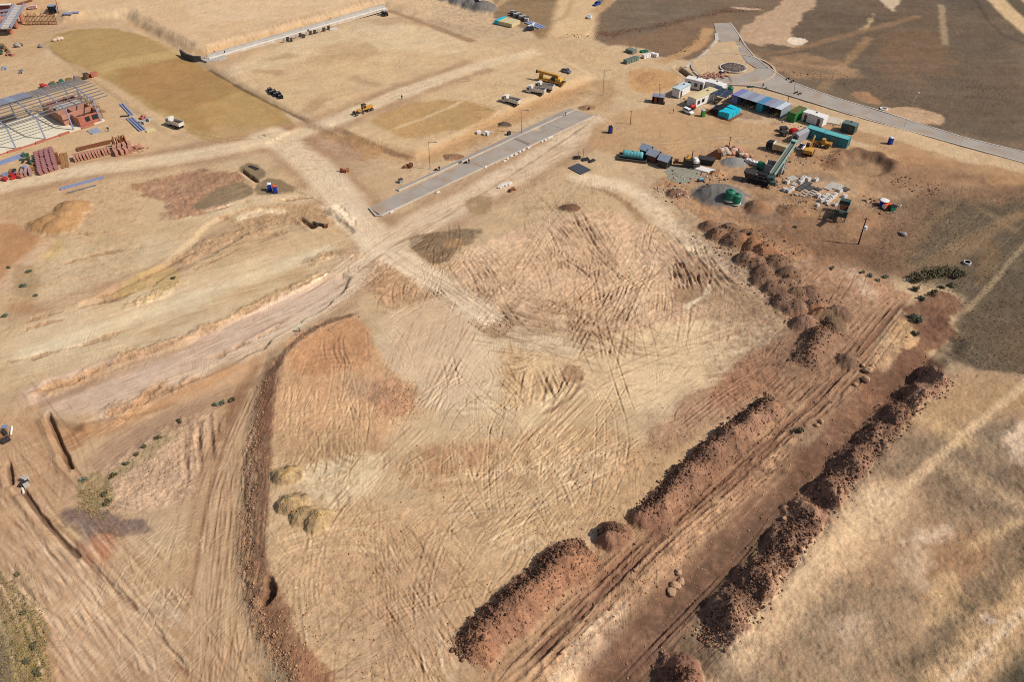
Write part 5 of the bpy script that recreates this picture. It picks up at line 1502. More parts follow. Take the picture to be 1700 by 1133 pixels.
def workbox(label, u0, u1, wall, roof):
    a, b, h = u1 - u0, 6.0, 2.6
    t = thing('shipping_container', label, 'container', wk((u0 + u1) / 2, b / 2), ph, 'workshop row')
    MB().corr(a - .14, b - .14, h - .2, .1).build('wall', wall, t)
    MB().box((0, 0, h - .04), (a, b, .1)).build('roof', roof, t)
    for x in (-1, 1):
        for y in (-1, 1):
            MB().box((x * (a / 2 - .06), y * (b / 2 - .06), h / 2 - .06), (.13, .13, h - .12)).build('corner_post', wall, t)
    for k in (-1, 1):
        MB().box((k * a * .235, -b / 2 - .03, h / 2), (a * .45, .06, h - .35)).build('door', wall, t)
    return t
f1, f2, f3, f4, f5 = 0, wl * .13, wl * .52, wl * .64, wl * 1.0
workbox('faded purple container at the left end of the workshop row', f1, f2, PURPLE, PURPLE)
workbox('blue and turquoise container in the middle of the workshop row', f3, f4, mat('turquoise_container_paint', (40, 150, 166), .55, dirt=.2), BLUEC)

def bay(label, u0, u1, sheets, right):
    a, b = u1 - u0 - .1, 5.6
    t = thing('open_workshop', label, 'workshop', wk((u0 + u1) / 2 + .0, b / 2 + .1), ph, 'workshop row')
    for k in range(sheets):
        w_ = a / sheets
        s = MB()
        x0 = -a / 2 + w_ * k
        n = 8
        for i in range(n):
            s.box((x0 + w_ * (i + .5) / n, 0, 2.62 + (.03 if i % 2 else 0)), (w_ / n * .98, b + .5, .04))
        s.build('roof_sheet', [SHEET, SHEETL, SHEET, PALEBLUE][(k + int(right)) % 4], t)
    MB().box((0, b / 2 - .1, 1.25), (a - .1, .08, 2.5)).build('back_wall', DSTEEL, t)
    for k in range(4):
        MB().box((-a / 2 + .1 + (a - .2) * k / 3, -b / 2 + .1, 1.28), (.12, .12, 2.56)).build('post', DSTEEL, t)
    rg = random.Random(int(u0 * 10))
    for k in range(5):
        MB().box((rg.uniform(-a / 2 + .8, a / 2 - .8), rg.uniform(-.5, 1.8), .45), (rg.uniform(.6, 1.4), rg.uniform(.5, .9), .9), rg.random()).build('bench', [DSTEEL, RUST, DWOOD][k % 3], t)
    if right:
        MB().box((a / 2, 0, 1.27), (.08, b, 2.5)).build('side_wall', SHEET, t)
bay('open fronted workshop bay with a blue grey sheet roof, left of the blue container', f2, f3, 3, False)
bay('open fronted workshop bay with a patchy sheet roof, right of the blue container', f4, f5, 3, True)

# solar canopy
pc = [at(1182, 168), at(1190.6, 160), at(1206, 165), at(1196, 174)]
cc = sum(pc, Vector()) / 4
hd = math.atan2(pc[1].y - pc[0].y, pc[1].x - pc[0].x)
t = thing('solar_canopy', 'solar panel canopy on posts at the end of the long cream roofed cabin', 'solar canopy', cc, hd)
for i in range(2):
    for j in range(3):
        MB().box((-1.55 + 3.1 * i, -1.9 + 1.9 * j, 2.5 + .12 * j), (3.0, 1.8, .05)).build('solar_panel', SOLARM, t)
for j in range(4):
    MB().box((0, -2.85 + 1.9 * j, 2.47 + .12 * j), (6.2, .08, .06)).build('rail', STEEL, t)
for x in (-3, 0, 3):
    for y in (-2.6, 2.6):
        MB().box((x, y, 1.22), (.1, .1, 2.45)).build('post', STEEL, t)

# guard shack
c, hd, ln = frame((1083, 171), (1103, 173))
t = thing('guard_shack', 'small dark corrugated shack beside the wooden pole at the yard entrance', 'shack', c + Vector((0, 1.0, 0)), hd - .1)
for (x, y, a, b) in ((0, 1.1, 3.2, .08), (-1.6, 0, .08, 2.2), (1.6, 0, .08, 2.2), (.9, -1.1, 1.4, .08)):
    MB().box((x, y, 1.0), (a, b, 2.0)).build('wall', DSTEEL if a > b else RUST, t)
MB().box((0, 0, 2.06), (3.6, 2.6, .08)).build('roof', SHEETL, t)
MB().box((-.6, -1.12, .95), (.8, .06, 1.9)).build('door', DWOOD, t)
MB().box((1.9, -.8, .35), (.5, .9, .7)).build('bin', RUST, t)

# ------------------------------------------------------------------ tanks, toilets, poles, people
def tank(label, px, r, h, m, group=None, ribs=6, stand=0.0):
    p = at(*px)
    t = thing('water_tank', label, 'water tank', p, 0, group)
    z = stand
    pr = [(r * .98, z)]
    for k in range(ribs):
        z0 = stand + h * .88 * k / ribs
        pr += [(r, z0 + .03), (r, z0 + h * .88 / ribs - .06), (r * .965, z0 + h * .88 / ribs - .02)]
    pr += [(r * .9, stand + h * .93), (r * .35, stand + h), (.001, stand + h)]
    MB().lathe(pr, 20).build('tank_body', m, t, smooth=True)
    MB().lathe([(r * .28, stand + h - .02), (r * .28, stand + h + .1), (.001, stand + h + .12)], 12).build('lid', BLACK, t)
    if stand:
        s = MB()
        for x in (-1, 1):
            for y in (-1, 1):
                s.box((x * r * .65, y * r * .65, stand / 2), (.12, .12, stand))
        s.box((0, 0, stand - .05), (r * 2, r * 2, .08))
        s.build('stand', DSTEEL, t)
    else:
        MB().lathe([(r * 1.15, -.1), (r * 1.15, .06), (.001, .06)], 14).build('plinth', CONCW, t)
    return t
tank('dark green water tank, the left and taller looking of the pair on the stone heap', (1210.5, 331), 1.15, 2.4, GREENP, 'pair of green water tanks')
tank('dark green water tank, the right one of the pair on the stone heap', (1221, 336.5), 1.1, 2.3, GREENP, 'pair of green water tanks')
tank('green water tank on a low stand behind the solar canopy', (1210.8, 156), .9, 1.8, GREENP, stand=.5)

def lying(label, pa, pb, r, m, z, name='lying_tank', cat='tank', cradle=True, loc=None):
    c, hd, ln = frame(pa, pb)
    t = thing(name, label, cat, c, hd)
    M_ = Matrix.Translation((-ln / 2, 0, z + r)) @ Matrix.Rotation(math.pi / 2, 4, 'Y')
    MB().lathe([(.001, -.12), (r * .7, -.08), (r, .06)] + [q for k in range(1, 6) for q in ((r, ln * k / 6 - .05), (r * .97, ln * k / 6), (r, ln * k / 6 + .05))] + [(r, ln - .06), (r * .7, ln + .08), (.001, ln + .12)], 18, M_=M_).build('tank_body', m, t, smooth=True)
    MB().lathe([(r * .3, r * 2 + z - .08), (r * .3, r * 2 + z + .12), (.001, r * 2 + z + .14)], 10).build('manhole', m, t)
    if cradle:
        for x in (-ln * .3, ln * .3):
            MB().box((x, 0, (z + r * .5) / 2), (.2, r * 1.7, z + r * .5)).build('cradle', DSTEEL, t)
    return t, c, hd, ln
lying('green plastic tank lying on its side beside the white cube tanks', (1259, 279), (1270, 285.5), .95, GREENP, .1)
tt, c, hd, ln = lying('pale teal cylindrical tank lying inside a dark containment tray', (1034, 262), (1066, 266.5), .95, mat('weathered_teal_tank', (96, 172, 176), .5, var=.15, dirt=.25), .35)
b = MB()
for (x, y, a, q) in ((0, -1.7, ln + 2.4, .2), (0, 1.7, ln + 2.4, .2), (-ln / 2 - 1.1, 0, .2, 3.2), (ln / 2 + 1.1, 0, .2, 3.2)):
    b.box((x, y, .35), (a, q, .7))
b.box((0, 0, .04), (ln + 2.0, 3.2, .08))
bo = b.build('containment_tray', mat('dark_block_wall', (92, 84, 78), .85, var=.1), None)
bo.location, bo.rotation_euler = c + Vector((0, 0, 0)), (0, 0, hd)
tag(bo, 'low dark walled tray holding the pale teal lying tank', 'tray')

def ibc(label, px, rz):
    t = thing('cube_tank', label, 'cube tank', at(*px), rz, 'white cube tanks')
    MB().box((0, 0, .62), (1.05, 1.05, .95)).build('tank_body', WHITE, t)
    MB().box((0, 0, .07), (1.15, 1.15, .14)).build('pallet', DSTEEL, t)
    g_ = MB()
    for k in range(4):
        for s_ in (-1, 1):
            g_.box((s_ * .56, -.54 + .36 * k, .62), (.03, .03, .95)).box((-.54 + .36 * k, s_ * .56, .62), (.03, .03, .95))
    g_.build('cage', STEEL, t)
    MB().lathe([(.15, 1.1), (.15, 1.16), (.001, 1.16)], 10).build('cap', BLACK, t)
ibc('white cube tank, leftmost of three beside the green lying tank', (1241.5, 270.5), -.35)
ibc('white cube tank, middle of three beside the green lying tank', (1247.5, 272.8), -.35)
ibc('white cube tank nearest the green lying tank', (1253.5, 275.3), -.35)

def toilet(label, px, rz, body, roof, door, lying_=False):
    t = thing('portable_toilet', label, 'portable toilet', at(*px), rz, 'portable toilets')
    MB().box((0, 0, 1.1), (1.1, 1.1, 2.0), taper=.97).build('cabin', body, t)
    MB().box((0, 0, .06), (1.2, 1.2, .12)).build('base', DSTEEL, t)
    MB().add([(-.6, -.6, 2.1), (.6, -.6, 2.1), (.6, .6, 2.1), (-.6, .6, 2.1), (-.3, -.5, 2.32), (.3, -.5, 2.32), (.3, .5, 2.32), (-.3, .5, 2.32)],
             [(3, 2, 1, 0), (4, 5, 6, 7), (0, 1, 5, 4), (1, 2, 6, 5), (2, 3, 7, 6), (3, 0, 4, 7)]).build('roof', roof, t)
    MB().box((0, -.565, 1.1), (.75, .04, 1.8)).build('door', door, t)
    MB().tube((.4, .4, 2.2), (.4, .4, 2.6), .05, n=6).build('vent_pipe', BLACK, t)
    return t
toilet('blue portable toilet with a white roof on the olive patch by the crossing', (448.5, 316.5), .3, BLUEP, WHITE, BLUEP)
toilet('orange topped blue portable toilet on the olive patch by the crossing', (457.5, 320), .2, BLUEP, ORANGEP, BLUEP)
toilet('green portable toilet beside the white van', (1166.5, 193), .3, mat('toilet_green', (62, 140, 62), .5), PALEBLUE, mat('toilet_green', (62, 140, 62)))
toilet('navy blue portable toilet alone by the pale track near the wooden post', (1013, 220.5), .2, NAVY, NAVY, BLUEP)
toilet('blue portable toilet with a white top standing right of the teal containers', (1477, 239), .2, BLUEP, WHITE, BLUEP)

def pole(label, px, top, kind):
    """px base and px top in the photograph give its height and lean"""
    b = at(*px)
    best, bh = None, 0
    for hh in np.arange(2, 13, .1):
        u, v = project(b.x, b.y, b.z + hh)
        if best is None or abs(v - top[1]) < best:
            best, bh, bu = abs(v - top[1]), hh, u
    d = b.y * CT + (CAM_H - b.z - bh) * ST
    lean = (top[0] - bu) * d / FPX
    t = thing({'lamp': 'street_lamp', 'wood': 'timber_pole', 'power': 'power_pole'}[kind], label, {'lamp': 'street lamp', 'wood': 'pole', 'power': 'power pole'}[kind], b)
    r = .09 if kind == 'lamp' else .13 if kind == 'wood' else .17
    tp = Vector((lean, 0, bh))
    MB().tube((0, 0, -.3), tp, r, r * .65, 8).build('pole', STEEL if kind == 'lamp' else DWOOD if kind == 'wood' else mat('creosoted_pole', (66, 48, 40), .9), t)
    if kind == 'lamp':
        MB().tube(tp, tp + Vector((1.5, -.3, .15)), .05, n=6).build('arm', STEEL, t)
        MB().box(tp + Vector((1.7, -.33, .15)), (.7, .25, .12), -.2).build('lamp_head', STEEL, t)
        MB().box((0, 0, .05), (.5, .5, .12)).build('footing', CONC, t)
    if kind == 'wood':
        MB().box(tp * .97, (.7, .08, .08)).build('cross_arm', DWOOD, t)
    if kind == 'power':
        q = tp * .66
        MB().tube((q.x + .3, -.25, q.z - .45), (q.x + .3, -.25, q.z + .35), .34, n=10).build('transformer', mat('white_transformer', (228, 228, 228), .4), t)
        MB().box((tp.x * .97, 0, tp.z * .95), (1.6, .1, .1)).build('cross_arm', DWOOD, t)
        for x in (-.7, 0, .7):
            MB().tube((tp.x * .97 + x, 0, tp.z * .95), (tp.x * .97 + x, 0, tp.z * .95 + .25), .05, n=5).build('insulator', WHITE, t)
    return t
pole('thin grey street lamp at the lower part of the concrete road', (714, 281), (711.5, 236), 'lamp')
pole('thin grey street lamp at the middle of the concrete road', (866, 221), (865, 183), 'lamp')
pole('thin grey street lamp on the bare ground above the concrete road', (1001, 158), (1003.5, 116), 'lamp')
pole('thin grey street lamp at the edge of the right hand road', (1318, 157), (1320, 137), 'lamp')
pole('short timber post standing alone in the sand by the navy toilet', (1047, 206), (1048, 184), 'wood')
pole('timber pole rising beside the dark guard shack', (1096, 171), (1095.5, 139), 'wood')
pole('timber pole behind the workshop row', (1307.5, 173), (1309.5, 158), 'wood')
pole('timber pole beside the row of boulders', (1210, 247), (1213, 227), 'wood')
pole('tall dark leaning power pole with a white transformer in the dry veld', (1425, 406), (1438.5, 362), 'power')

# person: one skinned body, clothes as children
def make_person():
    vs = {'hip': (0, 0, .95), 'chest': (0, 0, 1.28), 'neck': (0, 0, 1.5), 'head': (0, .02, 1.66), 'top': (0, .02, 1.78),
          'ls': (-.2, 0, 1.42), 'le': (-.27, .02, 1.12), 'lh': (-.26, .1, .86), 'rs': (.2, 0, 1.42), 're': (.27, .02, 1.12), 'rh': (.26, .12, .88),
          'lk': (-.11, .04, .5), 'lf': (-.12, 0, .06), 'lt': (-.13, .16, .04), 'rk': (.12, .03, .5), 'rf': (.14, -.04, .06), 'rt': (.15, .12, .04), 'lp': (-.1, 0, .9), 'rp': (.1, 0, .9)}
    rad = {'hip': .15, 'chest': .17, 'neck': .065, 'head': .1, 'top': .07, 'ls': .07, 'le': .05, 'lh': .045, 'rs': .07, 're': .05, 'rh': .045, 'lk': .065, 'lf': .05, 'lt': .04, 'rk': .065, 'rf': .05, 'rt': .04, 'lp': .1, 'rp': .1}
    ed = [('hip', 'chest'), ('chest', 'neck'), ('neck', 'head'), ('head', 'top'), ('chest', 'ls'), ('ls', 'le'), ('le', 'lh'), ('chest', 'rs'), ('rs', 're'), ('re', 'rh'),
          ('hip', 'lp'), ('lp', 'lk'), ('lk', 'lf'), ('lf', 'lt'), ('hip', 'rp'), ('rp', 'rk'), ('rk', 'rf'), ('rf', 'rt')]
    ks = list(vs)
    me = bpy.data.meshes.new('body')
    me.from_pydata([vs[k] for k in ks], [(ks.index(a), ks.index(b)) for a, b in ed], [])
    o = bpy.data.objects.new('body', me)
    COL.objects.link(o)
    sk = o.modifiers.new('skin', 'SKIN')
    for i, k in enumerate(ks):
        me.skin_vertices[0].data[i].radius = (rad[k], rad[k])
    me.skin_vertices[0].data[0].use_root = True
    sb = o.modifiers.new('sub', 'SUBSURF')
    sb.levels = 1
    dg = bpy.context.evaluated_depsgraph_get()
    m2 = bpy.data.meshes.new_from_object(o.evaluated_get(dg))
    bpy.data.objects.remove(o)
    m2.name = 'body'
    for p in m2.polygons:
        p.use_smooth = True
    return m2
PBODY = make_person()

def shell(z0, z1, grow, arms=True):
    """garment that follows the body between two heights"""
    vs, fs, mp = [], [], {}
    nrm = [v.normal for v in PBODY.vertices]
    for p in PBODY.polygons:
        cz = sum(PBODY.vertices[i].co.z for i in p.vertices) / len(p.vertices)
        cx = max(abs(PBODY.vertices[i].co.x) for i in p.vertices)
        if z0 < cz < z1 and (arms or cx < .21):
            f = []
            for i in p.vertices:
                if i not in mp:
                    mp[i] = len(vs)
                    vs.append(tuple(PBODY.vertices[i].co + nrm[i] * grow))
                f.append(mp[i])
            fs.append(f)
    m = bpy.data.meshes.new('garment')
    m.from_pydata(vs, [], fs)
    for p in m.polygons:
        p.use_smooth = True
    return m
G_TOP, G_LEG = shell(.93, 1.47, .02), shell(.06, .98, .012, False)
hat = MB().lathe([(.17, 1.70), (.125, 1.72), (.12, 1.78), (.07, 1.84), (.001, 1.86)], 10)

def person(label, px, rz, top, leg, hatm=HATW):
    t = thing('person', label, 'person', at(*px), rz, 'workers on the site')
    for nm, me, m in (('body', PBODY, SKIN), ('jacket', G_TOP, top), ('trousers', G_LEG, leg)):
        me2 = me.copy()
        me2.materials.clear()
        me2.materials.append(m)
        o = bpy.data.objects.new(nm, me2)
        COL.objects.link(o)
        o.parent = t
    if hatm:
        hat.build('hard_hat', hatm, t, smooth=True)
    return t
person('person in a pale hard hat walking the haul road by the fill slope', (498, 551), 1.0, mat('pale_green_shirt', (150, 190, 160)), DARKCLOTH)
person('person in dark clothes alone on the big pad', (667.5, 165), .3, DARKCLOTH, DARKCLOTH, None)
person('person in dark workwear at the lower end of the kerb of the concrete road', (729.5, 284), .3, DARKCLOTH, DARKCLOTH, ORANGEP)
person('person in dark workwear beside the wheelbarrow on the concrete road', (778.8, 271.5), 2.3, DARKCLOTH, DARKCLOTH, None)
person('person in a pale green jacket at the top end of the concrete road', (939, 193), 2.0, mat('pale_green_shirt', (150, 190, 160)), BLUECLOTH)
person('person in brown clothes walking towards the white van', (1117.5, 188), 1.2, BROWNCLOTH, BROWNCLOTH, None)
person('person in black standing on the right hand road above the workshop', (1266, 145.5), .2, DARKCLOTH, DARKCLOTH, None)
person('person in dark clothes at the edge of the upper paving', (1227.5, 69), .4, DARKCLOTH, DARKCLOTH, None)
person('person in dark clothes near the brick building', (180.5, 218), .4, DARKCLOTH, BLUECLOTH, HATW)
person('person in blue at the left end of the drain', (357, 91), .6, BLUECLOTH, DARKCLOTH, HATW)
person('person in dark clothes by the formwork at the left end of the drain', (374, 90.5), 2.6, DARKCLOTH, DARKCLOTH, None)
person('person in dark clothes halfway along the drain, left of two', (505, 52), .6, DARKCLOTH, DARKCLOTH, HATW)
person('person in blue halfway along the drain, right of two', (513, 54), 1.6, BLUECLOTH, DARKCLOTH, HATW)
person('person in an orange vest on the drain wall, upper of the three groups', (549, 34), 1.1, ORVEST, DARKCLOTH, HATW)
person('person in a lime vest farther up the drain', (567, 31), 1.1, HIVIS, DARKCLOTH, HATW)
person('person in blue working under the pale green conveyor', (1268, 309), 2.0, BLUECLOTH, BLUECLOTH, HATW)
person('person in grey clothes among the boards below the conveyor', (1278, 309), 1.0, DARKCLOTH, BROWNCLOTH, HATW)

def barrow(label, px, rz, m):
    t = thing('wheelbarrow', label, 'wheelbarrow', at(*px), rz, 'wheelbarrows')
    MB().add([(-.45, -.3, .6), (.45, -.35, .65), (.45, .35, .65), (-.45, .3, .6), (-.25, -.2, .3), (.3, -.2, .3), (.3, .2, .3), (-.25, .2, .3)],
             [(0, 1, 5, 4), (1, 2, 6, 5), (2, 3, 7, 6), (3, 0, 4, 7), (4, 5, 6, 7)]).build('tray', m, t)
    MB().tube((.55, -.06, .2), (.55, .06, .2), .2, n=10).build('wheel', RUBBER, t)
    for y in (-.28, .28):
        MB().tube((.5, y * .3, .2), (-1.0, y, .6), .025, n=5).tube((-.3, y, .5), (-.35, y, 0), .025, n=5).build('handle', DSTEEL, t)
barrow('dark wheelbarrow on the concrete road beside a person', (773, 271.5), .6, DSTEEL)
barrow('grey wheelbarrow farther left on the pavement of the concrete road', (765, 271), 1.6, STEEL)
barrow('wheelbarrow on the right hand road by the person in black', (1271.5, 148), 2.0, STEEL)
barrow('wheelbarrow beside the worker at the lower end of the kerb', (724, 283.5), .1, DSTEEL)
# ------------------------------------------------------------------ vehicles
def wheels(t, xs, tw, r, w_, dual=()):
    for i, x in enumerate(xs):
        for s in (-1, 1):
            o = MB().tube((x, s * tw - w_ / 2, r), (x, s * tw + w_ / 2, r), r, n=14).build('wheel', RUBBER, t)
            MB().tube((x, s * (tw + w_ / 2 - .01), r), (x, s * (tw + w_ / 2 + .03), r), r * .5, n=10).build('rim', STEEL, o)

def car(label, pa, pb, paint, kind='wagon', group='parked cars', length=None):
    """pa = rear, pb = front"""
    c, hd, ln = frame(pa, pb)
    ln = length or 4.6
    t = thing({'wagon': 'parked_car', 'saloon': 'parked_car', 'pickup': 'pickup_truck', 'van': 'parked_van'}[kind], label, {'pickup': 'pickup', 'van': 'van'}.get(kind, 'car'), c, hd, group)
    L2 = ln / 2
    low = [(-L2, .35), (L2 - .15, .3), (L2, .5), (L2 - .05, .78), (L2 * .45, .98), (-L2 + .1, 1.0), (-L2, .8)]
    MB().prism(low, -.88, .88, .05).build('body', paint, t)
    if kind == 'pickup':
        cab = [(-.25, .98), (1.25, .98), (.55, 1.68), (-.1, 1.72)]
    elif kind == 'saloon':
        cab = [(-1.6, .98), (1.1, .98), (.35, 1.45), (-.85, 1.47)]
    else:
        cab = [(-L2 + .1, .98), (1.35, .98), (.6, 1.72), (-L2 + .35, 1.76)]
    MB().prism(cab, -.82, .82, .14).build('roof', paint, t)
    h0, h1 = .98, max(p[1] for p in cab)
    xa, xb = cab[0][0], cab[1][0]
    xr, xf = cab[3][0], cab[2][0]
    def on(x0, x1, f):
        return x0 + (x1 - x0) * f
    g = MB()
    for (f0, f1, xq, xw) in ((.15, .88, xb, xf), (.2, .85, xa, xr)):
        e = .03 if xq == xb else -.03
        g2 = MB()
        z0, z1 = on(h0, h1, f0), on(h0, h1, f1)
        a0, a1 = on(xq, xw, f0) + e, on(xq, xw, f1) + e
        y0, y1 = .82 - .14 * f0 - .06, .82 - .14 * f1 - .06
        vs = [(a0, -y0, z0), (a0, y0, z0), (a1, y1, z1), (a1, -y1, z1)]
        vs += [(x - e * .8, y, z - .015) for x, y, z in vs]
        g2.add(vs, [(0, 1, 2, 3), (7, 6, 5, 4), (0, 4, 5, 1), (1, 5, 6, 2), (2, 6, 7, 3), (3, 7, 4, 0)])
        g2.build('windscreen' if xq == xb else 'rear_window', GLASS, t)
    for s in (-1, 1):
        z0, z1 = on(h0, h1, .2), on(h0, h1, .85)
        xs0, xs1 = on(xa, xr, .5) + .12, on(xb, xf, .5) - .12
        ym = .82 - .14 * .2 + .012
        yn = .82 - .14 * .85 + .012
        vs = [(xs0, s * ym, z0), (xs1 + .1, s * ym, z0), (xs1 - .15, s * yn, z1), (xs0, s * yn, z1)]
        vs += [(x, y - s * .03, z) for x, y, z in vs]
        MB().add(vs, [(0, 1, 2, 3), (7, 6, 5, 4), (0, 4, 5, 1), (1, 5, 6, 2), (2, 6, 7, 3), (3, 7, 4, 0)]).build('side_window', GLASS, t)
        MB().box((L2 - .04, s * .62, .66), (.08, .35, .16)).build('headlight', WHITE, t)
        MB().box((-L2 + .0, s * .7, .8), (.08, .2, .22)).build('tail_light', REDP, t)
    if kind == 'pickup':
        MB().box((-1.3, 0, 1.01), (1.75, 1.45, .04)).build('load_bed', BLACK, t)
    wheels(t, (-L2 * .6, L2 * .62), .78, .33, .22)
    return t
car('white estate car parked in front of the long cream roofed cabin', (1133, 183.5), (1151, 191.5), CARWHITE, 'wagon')
car('dark grey pickup parked behind the yellow crane truck', (933, 117.5), (947.5, 122.5), CARSILV, 'pickup')
car('dark car parked beside the stack of pale sheets at the top', (886.5, 49.5), (869, 51.5), CARDARK, 'wagon')
car('white car parked beside the pale track at the top', (976.5, 33), (981, 25.5), CARWHITE, 'saloon')
car('blue car parked at the top edge beside the pale track', (996, 6), (986, 10.5), CARBLUE, 'wagon')
car('white car at the top edge behind the grey stone ridge', (791, 1), (800, 4), CARWHITE, 'saloon')
car('white pickup with a magenta tailboard between the excavator and the beige truck', (1324.5, 250), (1335, 243), CARWHITE, 'pickup')

def tipper(label, pa, pb, group='white tipper trucks'):
    """pa = front, pb = rear"""
    c, hd, ln = frame(pb, pa)
    ln = min(max(ln, 7.4), 8.8)
    t = thing('tipper_truck', label, 'tipper truck', c, hd, group)
    F, R_ = ln / 2, -ln / 2
    MB().box((0, 0, .85), (ln - .6, .9, .3)).build('chassis', DSTEEL, t)
    cab = MB().prism([(F - 1.9, .75), (F, .75), (F, 1.7), (F - .2, 2.75), (F - 1.8, 2.85), (F - 1.9, 2.7)], -1.2, 1.2, .08).build('cab', TIPPER, t)
    MB().add([(F + .03, -1.05, 1.75), (F + .03, 1.05, 1.75), (F - .15, 1.0, 2.6), (F - .15, -1.0, 2.6), (F - .05, -1.05, 1.75), (F - .05, 1.05, 1.75), (F - .23, 1.0, 2.6), (F - .23, -1.0, 2.6)],
             [(0, 1, 2, 3), (7, 6, 5, 4), (0, 4, 5, 1), (1, 5, 6, 2), (2, 6, 7, 3), (3, 7, 4, 0)]).build('windscreen', GLASS, cab)
    for s in (-1, 1):
        MB().box((F - .9, s * 1.2, 2.1), (.9, .06, .75)).build('side_window', GLASS, cab)
        MB().box((F + .02, s * .85, 1.0), (.08, .4, .25)).build('headlight', WHITE, cab)
    MB().box((F + .05, 0, .7), (.25, 2.4, .4)).build('bumper', DSTEEL, t)
    x0, x1 = R_, F - 2.1
    b = MB()
    h0, h1 = 1.25, 2.55
    b.box(((x0 + x1) / 2, 0, h0), (x1 - x0, 2.2, .12))
    for s in (-1, 1):
        b.box(((x0 + x1) / 2, s * 1.2, (h0 + h1) / 2 + .02), (x1 - x0, .1, h1 - h0))
        for k in range(6):
            b.box((x0 + .3 + (x1 - x0 - .6) * k / 5, s * 1.28, (h0 + h1) / 2), (.1, .07, h1 - h0 - .1))
    b.box((x1 - .04, 0, (h0 + h1) / 2 + .32), (.1, 2.29, h1 - h0 + .6))
    b.box((x1 + .5, 0, h1 + .62), (1.1, 2.2, .08))
    bed = b.build('dump_bed', TIPPER, t)
    tg = MB().box((x0 - .06, 0, (h0 + h1) / 2 - .05), (.1, 2.38, h1 - h0 - .1))
    for k in range(6):
        tg.box((x0 - .14, -1.0 + .4 * k, (h0 + h1) / 2 - .05), (.07, .12, h1 - h0 - .2))
    tg.build('tailgate', TIPPER, t)
    ld = MB()
    n = 7
    vs, fs = [], []
    rg = random.Random(len(label))
    for i in range(n):
        for j in range(5):
            vs.append((x0 + .1 + (x1 - x0 - .2) * i / (n - 1), -1.13 + 2.26 * j / 4, 1.5 + rg.random() * .25))
    for i in range(n - 1):
        for j in range(4):
            fs.append((i * 5 + j, (i + 1) * 5 + j, (i + 1) * 5 + j + 1, i * 5 + j + 1))
    ld.add(vs, fs).build('soil_load', mat('brown_soil_load', (96, 66, 48), .95), t, smooth=True)
    wheels(t, (F - 1.0, R_ + 2.5, R_ + 1.15), 1.0, .52, .38)
    return t
tipper('white tipper truck parked alone, lowest of the trucks on the pad', (836, 167.5), (861, 178.5))
tipper('white tipper truck parked in front, between the lone truck and the crane', (875.5, 151.5), (904, 160.5))
tipper('white tipper truck half hidden behind another tipper, next to the crane', (890, 145.5), (918, 154))
tipper('white tipper truck driving on the ochre pad by the brick building', (281, 206), (303.5, 214.5))

def crane_truck(label, pa, pb):
    c, hd, ln = frame(pb, pa)
    ln = 11.5
    t = thing('mobile_crane', label, 'crane truck', c, hd)
    F = ln / 2
    MB().box((0, 0, 1.15), (ln, 2.5, .5)).build('chassis', YELLOW, t)
    MB().box((-F + 1.2, 0, 1.5), (2.2, 2.45, .3)).build('rear_deck', DSTEEL, t)
    cab = MB().prism([(F - 1.7, 1.2), (F, 1.2), (F, 2.0), (F - .3, 2.8), (F - 1.7, 2.8)], -1.2, .1, .04).build('driver_cab', YELLOW, t)
    MB().box((F - .12, -.55, 2.3), (.25, 1.0, .6)).build('windscreen', GLASS, cab)
    MB().box((-1.6, 0, 2.0), (3.4, 2.3, 1.2)).build('turntable', YELLOW, t)
    MB().box((-3.6, 0, 2.2), (1.2, 2.4, 1.3)).build('counterweight', mat('pale_yellow_weight', (226, 180, 80), .6, dirt=.2), t)
    up = MB().prism([(-2.0, 1.6), (-.3, 1.6), (-.3, 2.9), (-1.8, 3.1)], .45, 1.35).build('operator_cab', DSTEEL, t)
    MB().box((-.28, .9, 2.3), (.06, .7, .8)).build('windscreen', GLASS, up)
    M_ = Matrix.Translation((-3.0, -.15, 3.1)) @ Matrix.Rotation(-math.radians(3), 4, 'Y')
    bo = MB()
    bo.box((4.6, 0, .2), (9.0, .95, .95), M_=M_)
    bo.build('boom', YELLOW, t)
    MB().box((5.6, 0, .2), (8.6, .72, .72), M_=M_).build('inner_boom', YELLOW, t)
    MB().box((9.9, 0, .0), (.5, .9, 1.2), M_=M_).build('boom_head', DSTEEL, t)
    MB().tube((F - .1, -.15, 2.9), (F - .1, -.15, 1.4), .18, .1, 8).build('hook_block', YELLOW, t)
    for x in (F - 2.2, -F + .6):
        for s in (-1, 1):
            MB().box((x, s * 1.25, .9), (.5, .3, 1.0)).build('outrigger', YELLOW, t)
    wheels(t, (F - 1.2, F - 3.9, -F + 3.6, -F + 1.8), 1.02, .55, .42)
crane_truck('yellow crane truck with its boom lowered, behind the white tippers', (896, 133), (936, 144))

